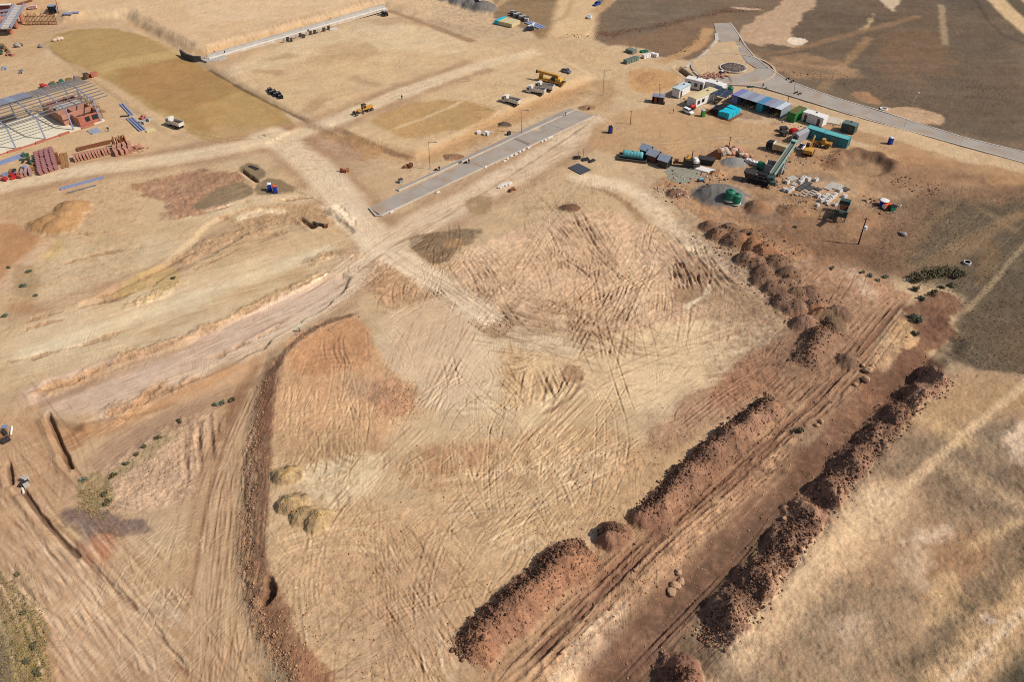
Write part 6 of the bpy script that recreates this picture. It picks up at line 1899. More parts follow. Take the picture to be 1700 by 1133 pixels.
def grader(label, pa, pb):
    c, hd, ln = frame(pb, pa)
    t = thing('motor_grader', label, 'grader', c, hd)
    MB().box((-2.3, 0, 1.5), (2.8, 1.3, 1.1)).build('engine_cover', YELLOW, t)
    cb = MB().prism([(-.9, 1.2), (.7, 1.2), (.6, 3.1), (-.8, 3.1)], -.75, .75, .05).build('cab', YELLOW, t)
    MB().box((.66, 0, 2.3), (.06, 1.2, 1.1)).build('windscreen', GLASS, cb)
    for s in (-1, 1):
        MB().box((-.1, s * .74, 2.3), (1.1, .05, 1.0)).build('side_window', GLASS, cb)
    MB().box((-.1, 0, 3.14), (1.7, 1.6, .1)).build('roof', DSTEEL, cb)
    f = MB()
    f.tube((.6, 0, 1.7), (2.6, 0, 2.0), .22, n=6).tube((2.6, 0, 2.0), (3.9, 0, 1.2), .2, n=6)
    f.build('goose_neck', YELLOW, t)
    MB().tube((1.8, 0, .85), (1.8, 0, 1.05), .8, n=14).build('blade_circle', YELLOW, t)
    M_ = Matrix.Translation((1.8, 0, .45)) @ Matrix.Rotation(.5, 4, 'Z')
    MB().add([(-.15, -1.9, -.35), (.1, -1.9, 0), (-.05, -1.9, .4), (-.15, 1.9, -.35), (.1, 1.9, 0), (-.05, 1.9, .4), (-.2, -1.9, .0), (-.2, 1.9, .0)],
             [(0, 3, 4, 1), (1, 4, 5, 2), (2, 5, 7, 6), (6, 7, 3, 0), (0, 1, 2, 6), (3, 7, 5, 4)], M_).build('blade', STEEL, t)
    MB().box((4.3, 0, .8), (.2, 2.2, .5)).build('scarifier', DSTEEL, t)
    wheels(t, (3.8, -1.5, -3.0), .95, .65, .42)
grader('yellow motor grader at the corner of the compacted patch', (588, 192), (621, 181))

def roller(label, px, rz):
    t = thing('road_roller', label, 'roller', at(*px), rz)
    MB().tube((1.6, -1.0, .75), (1.6, 1.0, .75), .75, n=20).build('drum', STEEL, t)
    f = MB().box((1.6, -1.12, .8), (1.7, .12, .3)).box((1.6, 1.12, .8), (1.7, .12, .3)).box((.65, 0, .8), (.25, 2.35, .35))
    f.build('drum_frame', BLACK, t)
    MB().box((-1.4, 0, 1.25), (1.9, 1.6, .9)).build('engine_cover', BLACK, t)
    c = MB()
    for x in (-.5, .5):
        for y in (-.65, .65):
            c.box((x, y, 2.0), (.08, .08, 1.5))
    c.box((0, 0, 1.25), (1.2, 1.5, .3)).build('cab_frame', BLACK, t)
    MB().box((0, 0, 2.8), (1.5, 1.7, .12)).build('canopy', WHITE, t)
    wheels(t, (-1.3,), .85, .72, .5)
roller('black roller with a white canopy at the top end of the drain', (639, 25), 2.0)

def excavator(label, px, rz):
    t = thing('excavator', label, 'excavator', at(*px), rz)
    for s in (-1, 1):
        tr = MB().prism([(-2.0, .35), (-1.7, .05), (1.7, .05), (2.0, .35), (2.0, .6), (1.7, .9), (-1.7, .9), (-2.0, .6)], s * 1.15 - .3, s * 1.15 + .3).build('track', DSTEEL, t)
        for k in range(4):
            MB().tube((-1.4 + .93 * k, s * 1.46, .45), (-1.4 + .93 * k, s * 1.5, .45), .25, n=8).build('roller', RUST, tr)
    MB().box((0, 0, .95), (1.8, 1.7, .25)).build('undercarriage', DSTEEL, t)
    MB().prism([(-2.6, 1.1), (1.1, 1.1), (1.1, 1.7), (-.4, 2.1), (-2.3, 2.2), (-2.6, 1.9)], -1.3, 1.3, .06).build('upper_body', YELLOW, t)
    MB().box((-2.45, 0, 1.6), (.7, 2.5, 1.05)).build('counterweight', YELLOW, t)
    cb = MB().prism([(-.4, 1.6), (1.15, 1.6), (1.2, 2.4), (.85, 3.0), (-.4, 3.0)], .35, 1.3, .05).build('cab', BLACK, t)
    MB().box((1.17, .82, 2.4), (.06, .75, .9)).build('windscreen', GLASS, cb)
    b = MB()
    b.add([(.6, -.35, 1.5), (2.6, -.35, 4.2), (2.9, -.35, 3.9), (1.1, -.35, 1.4), (4.3, -.35, 4.1), (4.3, -.35, 3.8)] + [(.6, .1, 1.5), (2.6, .1, 4.2), (2.9, .1, 3.8), (1.1, .1, 1.4), (4.3, .1, 4.1), (4.3, .1, 3.8)],
          [(0, 3, 2, 1), (6, 7, 8, 9), (1, 2, 5, 4), (7, 10, 11, 8), (0, 1, 7, 6), (3, 9, 8, 2), (1, 4, 10, 7), (2, 8, 11, 5), (4, 5, 11, 10), (0, 6, 9, 3)])
    b.build('boom', YELLOW, t)
    MB().prism([(4.1, 4.1), (4.5, 4.1), (5.2, 1.6), (4.95, 1.5)], -.33, .08).build('stick', YELLOW, t)
    MB().prism([(5.0, 1.6), (5.3, 1.5), (5.6, .8), (5.1, .2), (4.5, .5), (4.8, .8)], -.6, .35).build('bucket', RUST, t)
    MB().tube((1.2, -.12, 1.5), (2.2, -.12, 3.1), .09, n=6).tube((2.7, -.12, 4.3), (4.2, -.12, 4.3), .08, n=6).build('ram', STEEL, t)
excavator('yellow excavator with a raised boom in front of the teal containers', (1342, 255), math.radians(62))

def loader(label, px, rz, scale=1.0):
    t = thing('wheel_loader', label, 'loader', at(*px), rz)
    MB().box((-1.4, 0, 1.4), (2.2, 1.6, 1.0)).build('engine_cover', YELLOW, t)
    cb = MB().prism([(-.4, 1.3), (.9, 1.3), (.75, 2.8), (-.3, 2.8)], -.7, .7, .05).build('cab', YELLOW, t)
    MB().box((.86, 0, 2.1), (.06, 1.1, .9)).build('windscreen', GLASS, cb)
    a = MB()
    for s in (-1, 1):
        a.prism([(.6, 1.5), (1.0, 1.7), (2.7, .8), (2.5, .5)], s * .55 - .08, s * .55 + .08)
    a.build('lift_arm', YELLOW, t)
    MB().prism([(2.6, .15), (3.7, .1), (3.5, .35), (2.9, .5), (2.75, 1.1), (2.55, 1.0)], -1.25, 1.25).build('bucket', RUST, t)
    wheels(t, (1.1, -1.3), .95, .65, .5)
loader('small yellow loader by the ladder in front of the right teal container', (1366, 244), 2.6)

def box_truck(label, pa, pb):
    c, hd, ln = frame(pb, pa)
    ln = 7.4
    t = thing('box_truck', label, 'truck', c, hd)
    F = ln / 2
    MB().box((0, 0, .8), (ln - .4, .9, .3)).build('chassis', DSTEEL, t)
    cab = MB().prism([(F - 2.0, .7), (F, .7), (F, 1.6), (F - .3, 2.5), (F - 2.0, 2.6)], -1.15, 1.15, .06).build('cab', BLACK, t)
    MB().box((F - .08, 0, 2.0), (.25, 2.0, .7)).build('windscreen', GLASS, cab)
    MB().box((F - 2.1, 0, 1.9), (.12, 2.3, 1.7)).build('head_board', WHITE, t)
    b = MB()
    for y in (-1.15, 1.15):
        b.box(((-F + F - 2.2) / 2, y, 1.7), (ln - 2.3, .08, 1.5))
    b.box((-F + .05, 0, 1.7), (.1, 2.2, 1.5)).box((-1.1, 0, 1.05), (ln - 2.3, 2.3, .1))
    b.build('load_body', BEIGE, t)
    MB().box((-1.1, 0, 2.2), (ln - 2.5, 2.2, .3)).build('load_cover', BEIGE, t)
    wheels(t, (F - 1.0, -F + 1.4), .95, .48, .35)
box_truck('truck with a black cab and beige body by the grey gabled hut', (1279, 248), (1304, 254.5))

def scrap_machine(name, label, cat, px, rz, parts, group=None):
    """plant built from described pieces: (part name, shape, material, args...)"""
    t = thing(name, label, cat, at(*px), rz, group)
    for nm, kind, m, *a in parts:
        b = MB()
        if kind == 'box':
            b.box(*a)
        elif kind == 'tube':
            b.tube(*a)
        elif kind == 'prism':
            b.prism(*a)
        elif kind == 'lathe':
            b.lathe(*a)
        b.build(nm, m, t)
    return t
for i, (px, rz, lab) in enumerate([((1301, 218), .2, 'dark rusty piece of towed plant, the upper one by the red trailer'), ((1301, 225), .5, 'dark rusty piece of towed plant, the lower one left of the grey hut')]):
    scrap_machine('towed_plough', lab, 'towed plant', px, rz, [
        ('frame', 'box', RUST, (0, 0, .7), (3.4, .25, .2)), ('cross_bar', 'box', RUST, (.3, 0, .75), (.25, 2.2, .2)), ('hopper', 'prism', DSTEEL, [(-1.2, .7), (.6, .7), (.9, 1.5), (-1.4, 1.5)], -.9, .9),
        ('drawbar', 'tube', DSTEEL, (1.7, 0, .7), (2.8, 0, .4), .07), ('wheel', 'tube', RUBBER, (-.3, -1.1, .4), (-.3, -.85, .4), .4), ('wheel', 'tube', RUBBER, (-.3, .85, .4), (-.3, 1.1, .4), .4)], 'towed plant in the yard')
scrap_machine('tool_trailer', 'small red trailer between the rusty towed plant and the grey hut', 'trailer', (1317, 221), .4, [
    ('tray', 'box', REDP, (0, 0, .75), (2.2, 1.4, .5)), ('lid', 'prism', REDP, [(-1.0, 1.02), (1.0, 1.02), (.7, 1.3), (-.7, 1.3)], -.65, .65), ('drawbar', 'tube', DSTEEL, (1.1, 0, .5), (2.1, 0, .4), .06),
    ('wheel', 'tube', RUBBER, (0, -.95, .35), (0, -.75, .35), .35), ('wheel', 'tube', RUBBER, (0, .75, .35), (0, .95, .35), .35)])
scrap_machine('fuel_bowser', 'small red fuel bowser at the corner of the long cream roofed cabin', 'fuel trailer', (1149.5, 181.5), .4, [
    ('tank_body', 'tube', REDP, (-.8, 0, .95), (.8, 0, .95), .5, None, 12), ('frame', 'box', DSTEEL, (0, 0, .42), (2.0, .9, .12)), ('wheel', 'tube', RUBBER, (0, -.6, .3), (0, -.45, .3), .3), ('wheel', 'tube', RUBBER, (0, .45, .3), (0, .6, .3), .3)])

# grey gabled hut
def hut(label, N, Lf, R, wall, roof, h, rh, along='x', group=None, overhang=.3, open_=False, name='gabled_hut', cat='hut'):
    n, hd, a, b = corner(N, Lf, R)
    t = thing(name, label, cat, oncorner(n, hd, a, b), hd, group)
    w_ = MB()
    w_.add([(-a / 2, -b / 2, -.1), (a / 2, -b / 2, -.1), (a / 2, b / 2, -.1), (-a / 2, b / 2, -.1), (-a / 2, -b / 2, h), (a / 2, -b / 2, h), (a / 2, b / 2, h), (-a / 2, b / 2, h)] +
           ([(-a / 2, 0, h + rh), (a / 2, 0, h + rh)] if along == 'x' else [(0, -b / 2, h + rh), (0, b / 2, h + rh)]),
           [(0, 1, 5, 4), (2, 3, 7, 6), (1, 2, 6, 9, 5), (3, 0, 4, 8, 7)] if along == 'x' else [(1, 2, 6, 5), (3, 0, 4, 7), (0, 1, 5, 8, 4), (2, 3, 7, 9, 6)])
    w_.build('wall', wall, t)
    for s in (-1, 1):
        r = MB()
        o = overhang
        if along == 'x':
            k = rh / (b / 2)
            q = [(-a / 2 - o, 0, h + rh + .03), (a / 2 + o, 0, h + rh + .03), (a / 2 + o, s * (b / 2 + o), h - k * o + .03), (-a / 2 - o, s * (b / 2 + o), h - k * o + .03)]
        else:
            k = rh / (a / 2)
            q = [(0, -b / 2 - o, h + rh + .03), (0, b / 2 + o, h + rh + .03), (s * (a / 2 + o), b / 2 + o, h - k * o + .03), (s * (a / 2 + o), -b / 2 - o, h - k * o + .03)]
        q2 = [(x, y, z + .07) for x, y, z in q]
        r.add(q + q2, [(0, 1, 2, 3), (7, 6, 5, 4), (0, 4, 5, 1), (1, 5, 6, 2), (2, 6, 7, 3), (3, 7, 4, 0)])
        r.build('roof_slope', roof, t)
    if along == 'x':
        MB().box((-a / 2 - .03, 0, .95), (.06, min(b * .5, 1.2), 1.9)).build('door', DSTEEL, t)
    else:
        MB().box((0, -b / 2 - .03, .95), (min(a * .5, 1.4), .06, 1.9)).build('door', BLACK, t)
    return t
hut('grey steel hut with a low gabled roof and red marks by the left teal container', (1323, 239.5), (1312, 235.5), (1341, 230), GREYB, GREYB, 2.2, .5, 'x', None, .02)
GH = 'row of small gabled sheds'
hut('small gabled shed with a grey sheet roof, nearest the teal lying tank', (1075, 264), (1062, 259), (1083, 258), DSTEEL, SHEET, 2.2, .9, 'y', GH)
hut('small gabled shed with red trim, middle of three', (1087, 272), (1073, 267), (1097, 265), RUST, SHEET, 2.0, .9, 'y', GH)
hut('small gabled shed with a grey sheet roof, the one farthest from the teal lying tank', (1106, 281), (1092, 276), (1115, 273.5), DSTEEL, SHEET, 2.1, .9, 'y', GH)

# turquoise wrapped stack
c, hd, ln = frame((1183, 191), (1203.5, 198.5))
t = thing('tarped_stack', 'turquoise and black wrapped stack of bundles in front of the workshop row', 'wrapped stack', c + Vector((-math.sin(hd), math.cos(hd), 0)) * 3.2, hd)
rg = random.Random(4)
for i in range(5):
    for j in range(3):
        h_ = 1.5 + rg.random() * .4
        MB().box((-2.4 + 1.2 * i, -2.0 + 2.0 * j, h_ / 2), (1.14, 1.9, h_), rg.uniform(-.05, .05), None, .95).build('bundle', TURQ if i >= 2 else BLACK, t)
MB().box((-3.5, .3, .6), (.8, 4.0, 1.2), .1, None, .6).build('bundle', BLUEP, t)
o = MB().box((0, 0, .12), (7.8, 6.8, .22), 0, None, .98).build('pallet_base', DWOOD, t)
t = thing('brush_pile', 'dry brown pile of branches and packaging left of the turquoise stack', 'brush pile', at(1178, 187), .2)
b = MB()
for k in range(50):
    a = rg.uniform(0, 6.28)
    b.tube((rg.gauss(0, .8), rg.gauss(0, .8), rg.uniform(0, .6)), (rg.gauss(0, 1.2) + math.cos(a), rg.gauss(0, .9) + math.sin(a), rg.uniform(0, .9)), .05, .02, 4)
b.build('branches', DWOOD, t)['kind'] = 'stuff'

# ------------------------------------------------------------------ mobile crusher with its conveyor
pa, pb = at(1279, 301), at(1308, 274)
hd = math.atan2(pb.y - pa.y, pb.x - pa.x)
ln = (pb - pa).length
t = thing('screening_conveyor', 'pale green conveyor rising from the dark crushing machine', 'conveyor', pa, hd)
z0, z1 = 1.9, 6.2
LN = ln * 1.02
sl = math.atan2(z1 - z0, LN)
M_ = Matrix.Translation((0, 0, z0)) @ Matrix.Rotation(-sl, 4, 'Y')
L3 = math.hypot(LN, z1 - z0)
MB().box((L3 / 2, 0, .12), (L3, .95, .06), M_=M_).build('belt', mat('grey_rubber_belt', (120, 118, 112), .8, dirt=.3), t)
for s in (-1, 1):
    MB().box((L3 / 2, s * .62, .2), (L3, .1, .45), M_=M_).build('side_frame', MINT, t)
    q = MB()
    for k in range(14):
        x = L3 * (k + .5) / 14
        q.tube((x, s * .62, 0), (x + L3 / 28, s * .62, -.6), .035, n=4, M_=M_).tube((x + L3 / 28, s * .62, -.6), (x + L3 / 14, s * .62, 0), .035, n=4, M_=M_)
    q.tube((.2, s * .62, -.6), (L3 - .3, s * .62, -.6), .05, n=5, M_=M_)
    q.build('truss', MINT, t)
MB().tube((L3, -.6, .1), (L3, .6, .1), .3, n=12, M_=M_).build('head_pulley', DSTEEL, t)
MB().box((L3 + .1, 0, .3), (.7, 1.4, .6), M_=M_).build('head_hood', MINT, t)
for s in (-1, 1):
    MB().tube((LN * .55, s * .7, 0), (LN * .62, s * .6, z0 + (z1 - z0) * .62 - .4), .09, n=6).build('support_leg', MINT, t)
    MB().tube((LN * .5, s * .7, .5), (LN * .5, s * 1.0, .5), .5, n=12).build('wheel', RUBBER, t)

pm = at(1259, 303)
hd2 = math.atan2(at(1277, 303).y - at(1241, 294).y, at(1277, 303).x - at(1241, 294).x)
t = thing('crushing_machine', 'dark crushing and screening machine feeding the pale green conveyor', 'crusher', pm, hd2)
for s in (-1, 1):
    MB().prism([(-2.6, .4), (-2.2, .05), (2.2, .05), (2.6, .4), (2.2, .8), (-2.2, .8)], s * 1.0 - .25, s * 1.0 + .25).build('track', BLACK, t)
MB().box((0, 0, 1.15), (6.6, 1.9, .6)).build('main_frame', DSTEEL, t)
MB().prism([(-3.2, 1.4), (-1.2, 1.4), (-.8, 2.5), (-3.8, 2.5)], -1.2, 1.2).build('feed_hopper', DSTEEL, t)
MB().box((.6, 0, 2.0), (1.9, 1.7, 1.3)).build('crusher_box', BLACK, t)
MB().box((2.7, 0, 1.9), (1.6, 1.8, 1.1)).build('engine_housing', DGREEN, t)
MB().tube((2.9, .5, 2.4), (2.9, .5, 3.2), .1, n=8).build('exhaust', RUST, t)
MB().box((3.6, -1.3, 1.3), (1.4, .5, .9)).build('control_cabinet', mat('dark_teal_panel', (60, 100, 100), .6), t)
w_ = MB()
for k in range(5):
    w_.tube((-3 + 1.4 * k, -1.3, 1.4), (-3 + 1.4 * k, -1.3, 2.4), .03, n=4)
w_.tube((-3, -1.3, 2.4), (2.6, -1.3, 2.4), .03, n=4).build('handrail', STEEL, t)
t = thing('screen_box', 'cream and grey screen box open at the top beside the pale green conveyor', 'hopper', at(1283, 287.5), hd2)
for (x, y, a, b) in ((0, 1.3, 4.2, .1), (0, -1.3, 4.2, .1), (-2.1, 0, .1, 2.5), (2.1, 0, .1, 2.5)):
    MB().box((x, y, 1.6), (a, b, 2.0)).build('panel', CREAMP if x < 0 else GREYB, t)
for x in (-1.9, 1.9):
    for y in (-1.1, 1.1):
        MB().box((x, y, .3), (.16, .16, .7)).build('leg', DSTEEL, t)
MB().box((0, 0, 1.2), (4.0, 2.4, .1)).build('screen_mesh', RUST, t)
# loose timber below the conveyor
rg = random.Random(8)
for k, px in enumerate([(1261, 309), (1272, 313), (1284, 307), (1288, 304), (1268, 305)]):
    o = thing('timber_offcuts', ['little pile of boards left of the worker in blue', 'little pile of boards below the conveyor foot', 'little pile of boards right under the conveyor', 'dark boards at the right of the conveyor foot', 'boards against the crushing machine'][k], 'boards', at(*px), rg.uniform(0, 3), 'timber offcuts by the crusher')
    for j in range(5):
        MB().box((rg.gauss(0, .25), rg.gauss(0, .3), .06 + .05 * j), (rg.uniform(1.2, 2.2), .14, .05), rg.uniform(-.5, .5)).build('board', [DWOOD, DSTEEL, WOOD][j % 3], o)

# block making plant in the yard
scrap_machine('block_press', 'dark and orange block making machine right of the gabled sheds', 'block machine', (1141, 277), -.2, [
    ('frame', 'box', DSTEEL, (0, 0, 1.1), (2.4, 1.5, 2.2)), ('mould_head', 'box', YELLOW, (-.2, -.2, 2.35), (1.2, 1.1, .5)), ('guide_rod', 'tube', DSTEEL, (.8, .4, 2.2), (.8, .4, 4.2), .12), ('press_cylinder', 'tube', YELLOW, (-.2, 0, 2.6), (-.2, 0, 3.4), .18),
    ('conveyor_table', 'box', RUST, (-2.4, 0, .9), (2.6, .9, .15)), ('table_leg', 'box', RUST, (-3.4, 0, .45), (.12, .8, .75)), ('hopper', 'prism', RUST, [(-3.2, 1.0), (-2.6, 1.0), (-2.3, 1.8), (-3.5, 1.8)], -.5, .5)])
scrap_machine('concrete_mixer', 'pale cement mixer with an orange drum beside the block machine', 'cement mixer', (1153, 278), .4, [
    ('frame', 'box', DSTEEL, (0, 0, .7), (2.2, 1.4, .9)), ('drum', 'lathe', WHITE, [(.3, 1.1), (.8, 1.4), (.9, 2.0), (.5, 2.6), (.3, 2.6)], 12), ('motor', 'box', YELLOW, (1.0, .2, 1.3), (.6, .7, .7)), ('wheel', 'tube', RUBBER, (-.6, -.9, .4), (-.6, -.7, .4), .4), ('wheel', 'tube', RUBBER, (-.6, .7, .4), (-.6, .9, .4), .4)])
scrap_machine('dark_skip', 'black steel skip standing right of the cement mixer', 'skip', (1172, 272), -.35, [
    ('skip_body', 'prism', BLACK, [(-1.6, .1), (1.6, .1), (2.1, 1.5), (-2.1, 1.5)], -1.0, 1.0), ('rim', 'box', DSTEEL, (0, 0, 1.55), (4.3, 2.2, .1)), ('lug', 'tube', DSTEEL, (-1.2, -1.0, 1.1), (-1.2, -1.2, 1.1), .1), ('lug', 'tube', DSTEEL, (1.2, -1.0, 1.1), (1.2, -1.2, 1.1), .1)])
scrap_machine('steel_hopper', 'dark wedge shaped hopper lying left of the boulders', 'hopper', (1187, 262), -.1, [
    ('hopper_body', 'prism', RUST, [(-2.2, .1), (1.2, .1), (1.3, 1.9), (.3, 2.0)], -1.0, 1.0), ('lip', 'box', STONE, (1.35, 0, 1.1), (.2, 2.1, 1.8)), ('skid', 'box', DSTEEL, (-.4, 0, .06), (3.2, .4, .12))])
scrap_machine('pump_set', 'small blue pump set at the edge of the grey stone heap', 'pump', (1163, 301), .2, [
    ('motor', 'tube', mat('light_blue_paint', (110, 160, 190), .5), (-.5, 0, .6), (.5, 0, .6), .35, None, 10), ('base', 'box', DSTEEL, (0, 0, .15), (1.6, .8, .15)), ('outlet_pipe', 'tube', STEEL, (.5, 0, .6), (1.5, .2, .3), .1)])

# dark green screener and its tall belt
c = at(1395, 360)
t = thing('green_screener', 'dark green screening machine with a rusty hopper at the edge of the block yard', 'screener', c, math.radians(62))
for s in (-1, 1):
    MB().prism([(-2.4, 1.6), (3.2, 1.9), (3.2, 2.3), (-2.4, 2.3)], s * 1.15 - .08, s * 1.15 + .08).build('side_frame', DGREEN, t)
    for x in (-2.0, .5, 2.8):
        MB().box((x, s * 1.15, .9), (.18, .18, 1.8)).build('leg', DGREEN, t)
MB().add([(-1.8, -1.0, 2.2), (1.6, -1.0, 2.3), (1.6, 1.0, 2.3), (-1.8, 1.0, 2.2), (-1.2, -.6, 1.2), (1.0, -.6, 1.2), (1.0, .6, 1.2), (-1.2, .6, 1.2)],
         [(0, 4, 5, 1), (1, 5, 6, 2), (2, 6, 7, 3), (3, 7, 4, 0), (4, 7, 6, 5)]).build('hopper', RUST, t)
MB().box((-2.6, 0, 2.2), (.6, 2.7, 1.5)).build('end_plate', DGREEN, t)
MB().box((2.6, 0, 2.6), (1.4, 2.2, .9)).build('engine_housing', DGREEN, t)
for s in (-1, 1):
    MB().tube((-2.9, s * 1.2, 3.0), (3.2, s * 1.2, 3.1), .05, n=5).build('handrail', mat('pale_green_rail', (130, 160, 140), .5), t)
M_ = Matrix.Translation((-2.4, 0, 1.6)) @ Matrix.Rotation(math.radians(-28), 4, 'Y') @ Matrix.Rotation(math.pi, 4, 'Z')
MB().box((1.6, 0, .2), (3.6, .9, .3), M_=Matrix.Translation((-2.4, 0, 2.4)) @ Matrix.Rotation(math.radians(20), 4, 'Y') @ Matrix.Rotation(math.pi, 4, 'Z')).build('discharge_belt', DSTEEL, t)

# round tank, bin and toilet lying by the veld
c = at(1466, 341)
t = thing('round_tank', 'white topped round blue tank at the edge of the dry veld', 'round tank', c)
MB().lathe([(.85, 0), (.9, .1), (.9, 1.2), (.85, 1.3)], 18).build('tank_body', BLUEP, t)
MB().lathe([(1.0, 1.28), (1.05, 1.36), (.85, 1.45), (.001, 1.52)], 18).build('lid', WHITE, t)
scrap_machine('fallen_toilet', 'orange portable toilet lying on its side by the round tank', 'portable toilet', (1473, 346), .3, [
    ('cabin', 'box', ORANGEP, (0, 0, .55), (2.0, 1.05, 1.05)), ('roof', 'prism', WHITE, [(-1.05, .02), (-1.3, .3), (-1.3, .8), (-1.05, 1.08)], -.5, .5), ('door', 'box', ORANGEP, (0, 0, 1.1), (1.8, .75, .05))])
scrap_machine('refuse_bin', 'dark green refuse bin beside the orange toilet', 'bin', (1480, 349), .2, [
    ('bin_body', 'prism', GREENP, [(-.6, .1), (.6, .1), (.75, 1.1), (-.75, 1.1)], -.55, .55), ('lid', 'box', BLACK, (0, 0, 1.16), (1.6, 1.2, .1))])
c = at(1605, 438)
t = thing('water_trough', 'round concrete water trough alone in the dry veld', 'trough', c)
MB().lathe([(.72, 0), (.74, .5), (.62, .52), (.6, .28), (.001, .26)], 20).build('trough_wall', CONCW, t)
MB().lathe([(.6, .36), (.001, .36)], 20).build('water', mat('dark_water', (30, 36, 44), .08, spec=.5), t)

# ------------------------------------------------------------------ concrete blocks and slabs of the casting yard
BLK = [(55, 180), (230, 182), (280, 125), (335, 143), (440, 150), (75, 300), (118, 270), (18, 282), (470, 362), (515, 425), (552, 388), (590, 362), (590, 455), (620, 420), (660, 385), (695, 350), (760, 298), (825, 372), (460, 487), (700, 480), (255, 150)]
for i, (zx, zy) in enumerate(BLK):
    px = (1300 + zx / 8.095, 280 + zy / 8.095 + 2)
    t = thing('concrete_block', 'white concrete block with a dark shaded end, set out in the casting yard', 'concrete block', at(*px), math.radians(28) + random.Random(i).gauss(0, .08), 'concrete blocks in the casting yard')
    s = .6 if i in (18, 19) else .78
    MB().box((0, 0, .5 * s), (1.25 * s, 1.05 * s, 1.0 * s), 0, None, .97).build('block', CONCW, t)
    MB().box((0, 0, 1.0 * s + .03), (.5 * s, .16, .06)).build('lifting_eye', DSTEEL, t)
SLB = [((190, 298), (355, 190), 1.3, 4, CONCD, 'long dark row of freshly cast slabs in the casting yard'), ((325, 285), (400, 245), 1.2, 2, CONCD, 'pair of dark slabs right of the long row'), ((432, 268), (505, 300), 1.0, 2, CONCD, 'dark slabs at the upper right of the casting grid'),
       ((575, 285), (690, 195), 1.6, 1, CONC, 'long grey slab, the left one of two at the far side of the casting yard'), ((690, 285), (770, 215), 1.8, 1, CONC, 'grey slab next to the long one, with a white block at its foot'), ((810, 300), (870, 268), 1.2, 1, CONCD, 'short dark slab at the right edge of the casting yard'),
       ((150, 340), (200, 362), .55, 1, CONC, 'thin cast strip, leftmost of the lower strips'), ((230, 355), (290, 382), .55, 1, CONC, 'thin cast strip, second of the lower strips'), ((258, 325), (312, 348), .55, 1, CONC, 'thin cast strip under the dark pair'),
       ((285, 300), (340, 325), .55, 1, CONC, 'thin cast strip just below the dark pair'), ((345, 345), (395, 370), .55, 1, CONC, 'thin cast strip left of the first white row'), ((365, 320), (425, 346), .55, 1, CONC, 'thin cast strip in the middle of the grid'), ((390, 298), (450, 322), .55, 1, CONC, 'thin cast strip at the top of the small grid'),
       ((85, 110), (160, 160), 2.4, 1, CONC, 'square grey slab near the conveyor'), ((120, 200), (180, 225), 1.4, 1, CONC, 'small grey slab below the square slab')]
for (za, zb, w_, n, m, lab) in SLB:
    c, hd, ln = frame((1300 + za[0] / 8.095, 280 + za[1] / 8.095), (1300 + zb[0] / 8.095, 280 + zb[1] / 8.095))
    t = thing('cast_slab', lab, 'concrete slab', c, hd, 'slabs in the casting yard')
    for k in range(n):
        MB().box((-ln / 2 + ln * (k + .5) / n, 0, .1), (ln / n - .12, w_, .22)).build('slab', m, t)
        if m is CONCD:
            f = MB()
            for s in (-1, 1):
                f.box((-ln / 2 + ln * (k + .5) / n, s * (w_ / 2 + .05), .14), (ln / n - .12, .08, .3))
            f.build('formwork', DSTEEL, t)

# boulders in the yard and in the cut
def rock(seed, r, flat_=.7, rough_=.22):
    rg = random.Random(seed)
    import bmesh
    bm = bmesh.new()
    bmesh.ops.create_icosphere(bm, subdivisions=2, radius=1)
    ax = [Vector((rg.gauss(0, 1), rg.gauss(0, 1), rg.gauss(0, 1))).normalized() for _ in range(9)]
    for v in bm.verts:
        d = 1.0
        for a in ax:
            dp = v.co.dot(a)
            if dp > .72:
                d = min(d, .72 / dp)
        v.co *= d * (1 + rg.uniform(-.03, .03))
        v.co.x *= r * rg.uniform(1.0, 1.02)
        v.co.y *= r * .85
        v.co.z *= r * flat_
    me = bpy.data.meshes.new('boulder')
    bm.to_mesh(me)
    bm.free()
    return me
RKC = [mat('pale_boulder', (206, 180, 156), .9, var=.15, scale=1.5, bump=.4), mat('pink_boulder', (186, 134, 112), .9, var=.2, scale=1.5, bump=.4), mat('brown_boulder', (112, 78, 62), .9, var=.2, scale=1.5, bump=.4), mat('grey_boulder', (150, 140, 134), .9, var=.2, scale=1.5, bump=.4), STONE]

def boulder(label, px, r, m, group, seed, rz=0, name='boulder', cat='boulder'):
    me = rock(seed, r)
    me.materials.append(RKC[m])
    o = bpy.data.objects.new(name, me)
    COL.objects.link(o)
    p = at(*px)
    o.location = (p.x, p.y, p.z + r * .4)
    o.rotation_euler = (0, 0, rz)
    tag(o, label, cat, group)
BW = [(845, 290, 0), (880, 330, 3), (905, 285, 0), (955, 320, 0), (990, 270, 2), (1010, 310, 1), (1040, 280, 0), (1080, 320, 2), (1090, 270, 1), (1120, 290, 1), (1150, 345, 0), (1190, 350, 0), (1200, 372, 1), (870, 250, 3), (920, 225, 2), (1060, 255, 1)]
CN = ['pale', 'pink', 'dark brown', 'grey']
for i, (zx, zy, m) in enumerate(BW):
    boulder(CN[m] + ' quarry boulder in the row above the smaller grey stone heap', (1100 + zx / 8.71, 220 + zy / 8.71), random.Random(i).uniform(.8, 1.3), m, 'row of quarry boulders', i, i)
for i, (px, r) in enumerate([((1440, 617), 1.0), ((1447, 611), .7), ((1436, 632), .85), ((1420, 640), .5), ((1432, 608), .5)]):
    boulder(['big pale rock standing in the corridor cut', 'upper right pale rock beside the big one in the cut', 'lower pale rock in the cut below the big one', 'small pale rock left of the group in the cut', 'small pale rock above the group in the cut'][i], px, r, 4, 'rocks in the corridor cut', 30 + i, i)
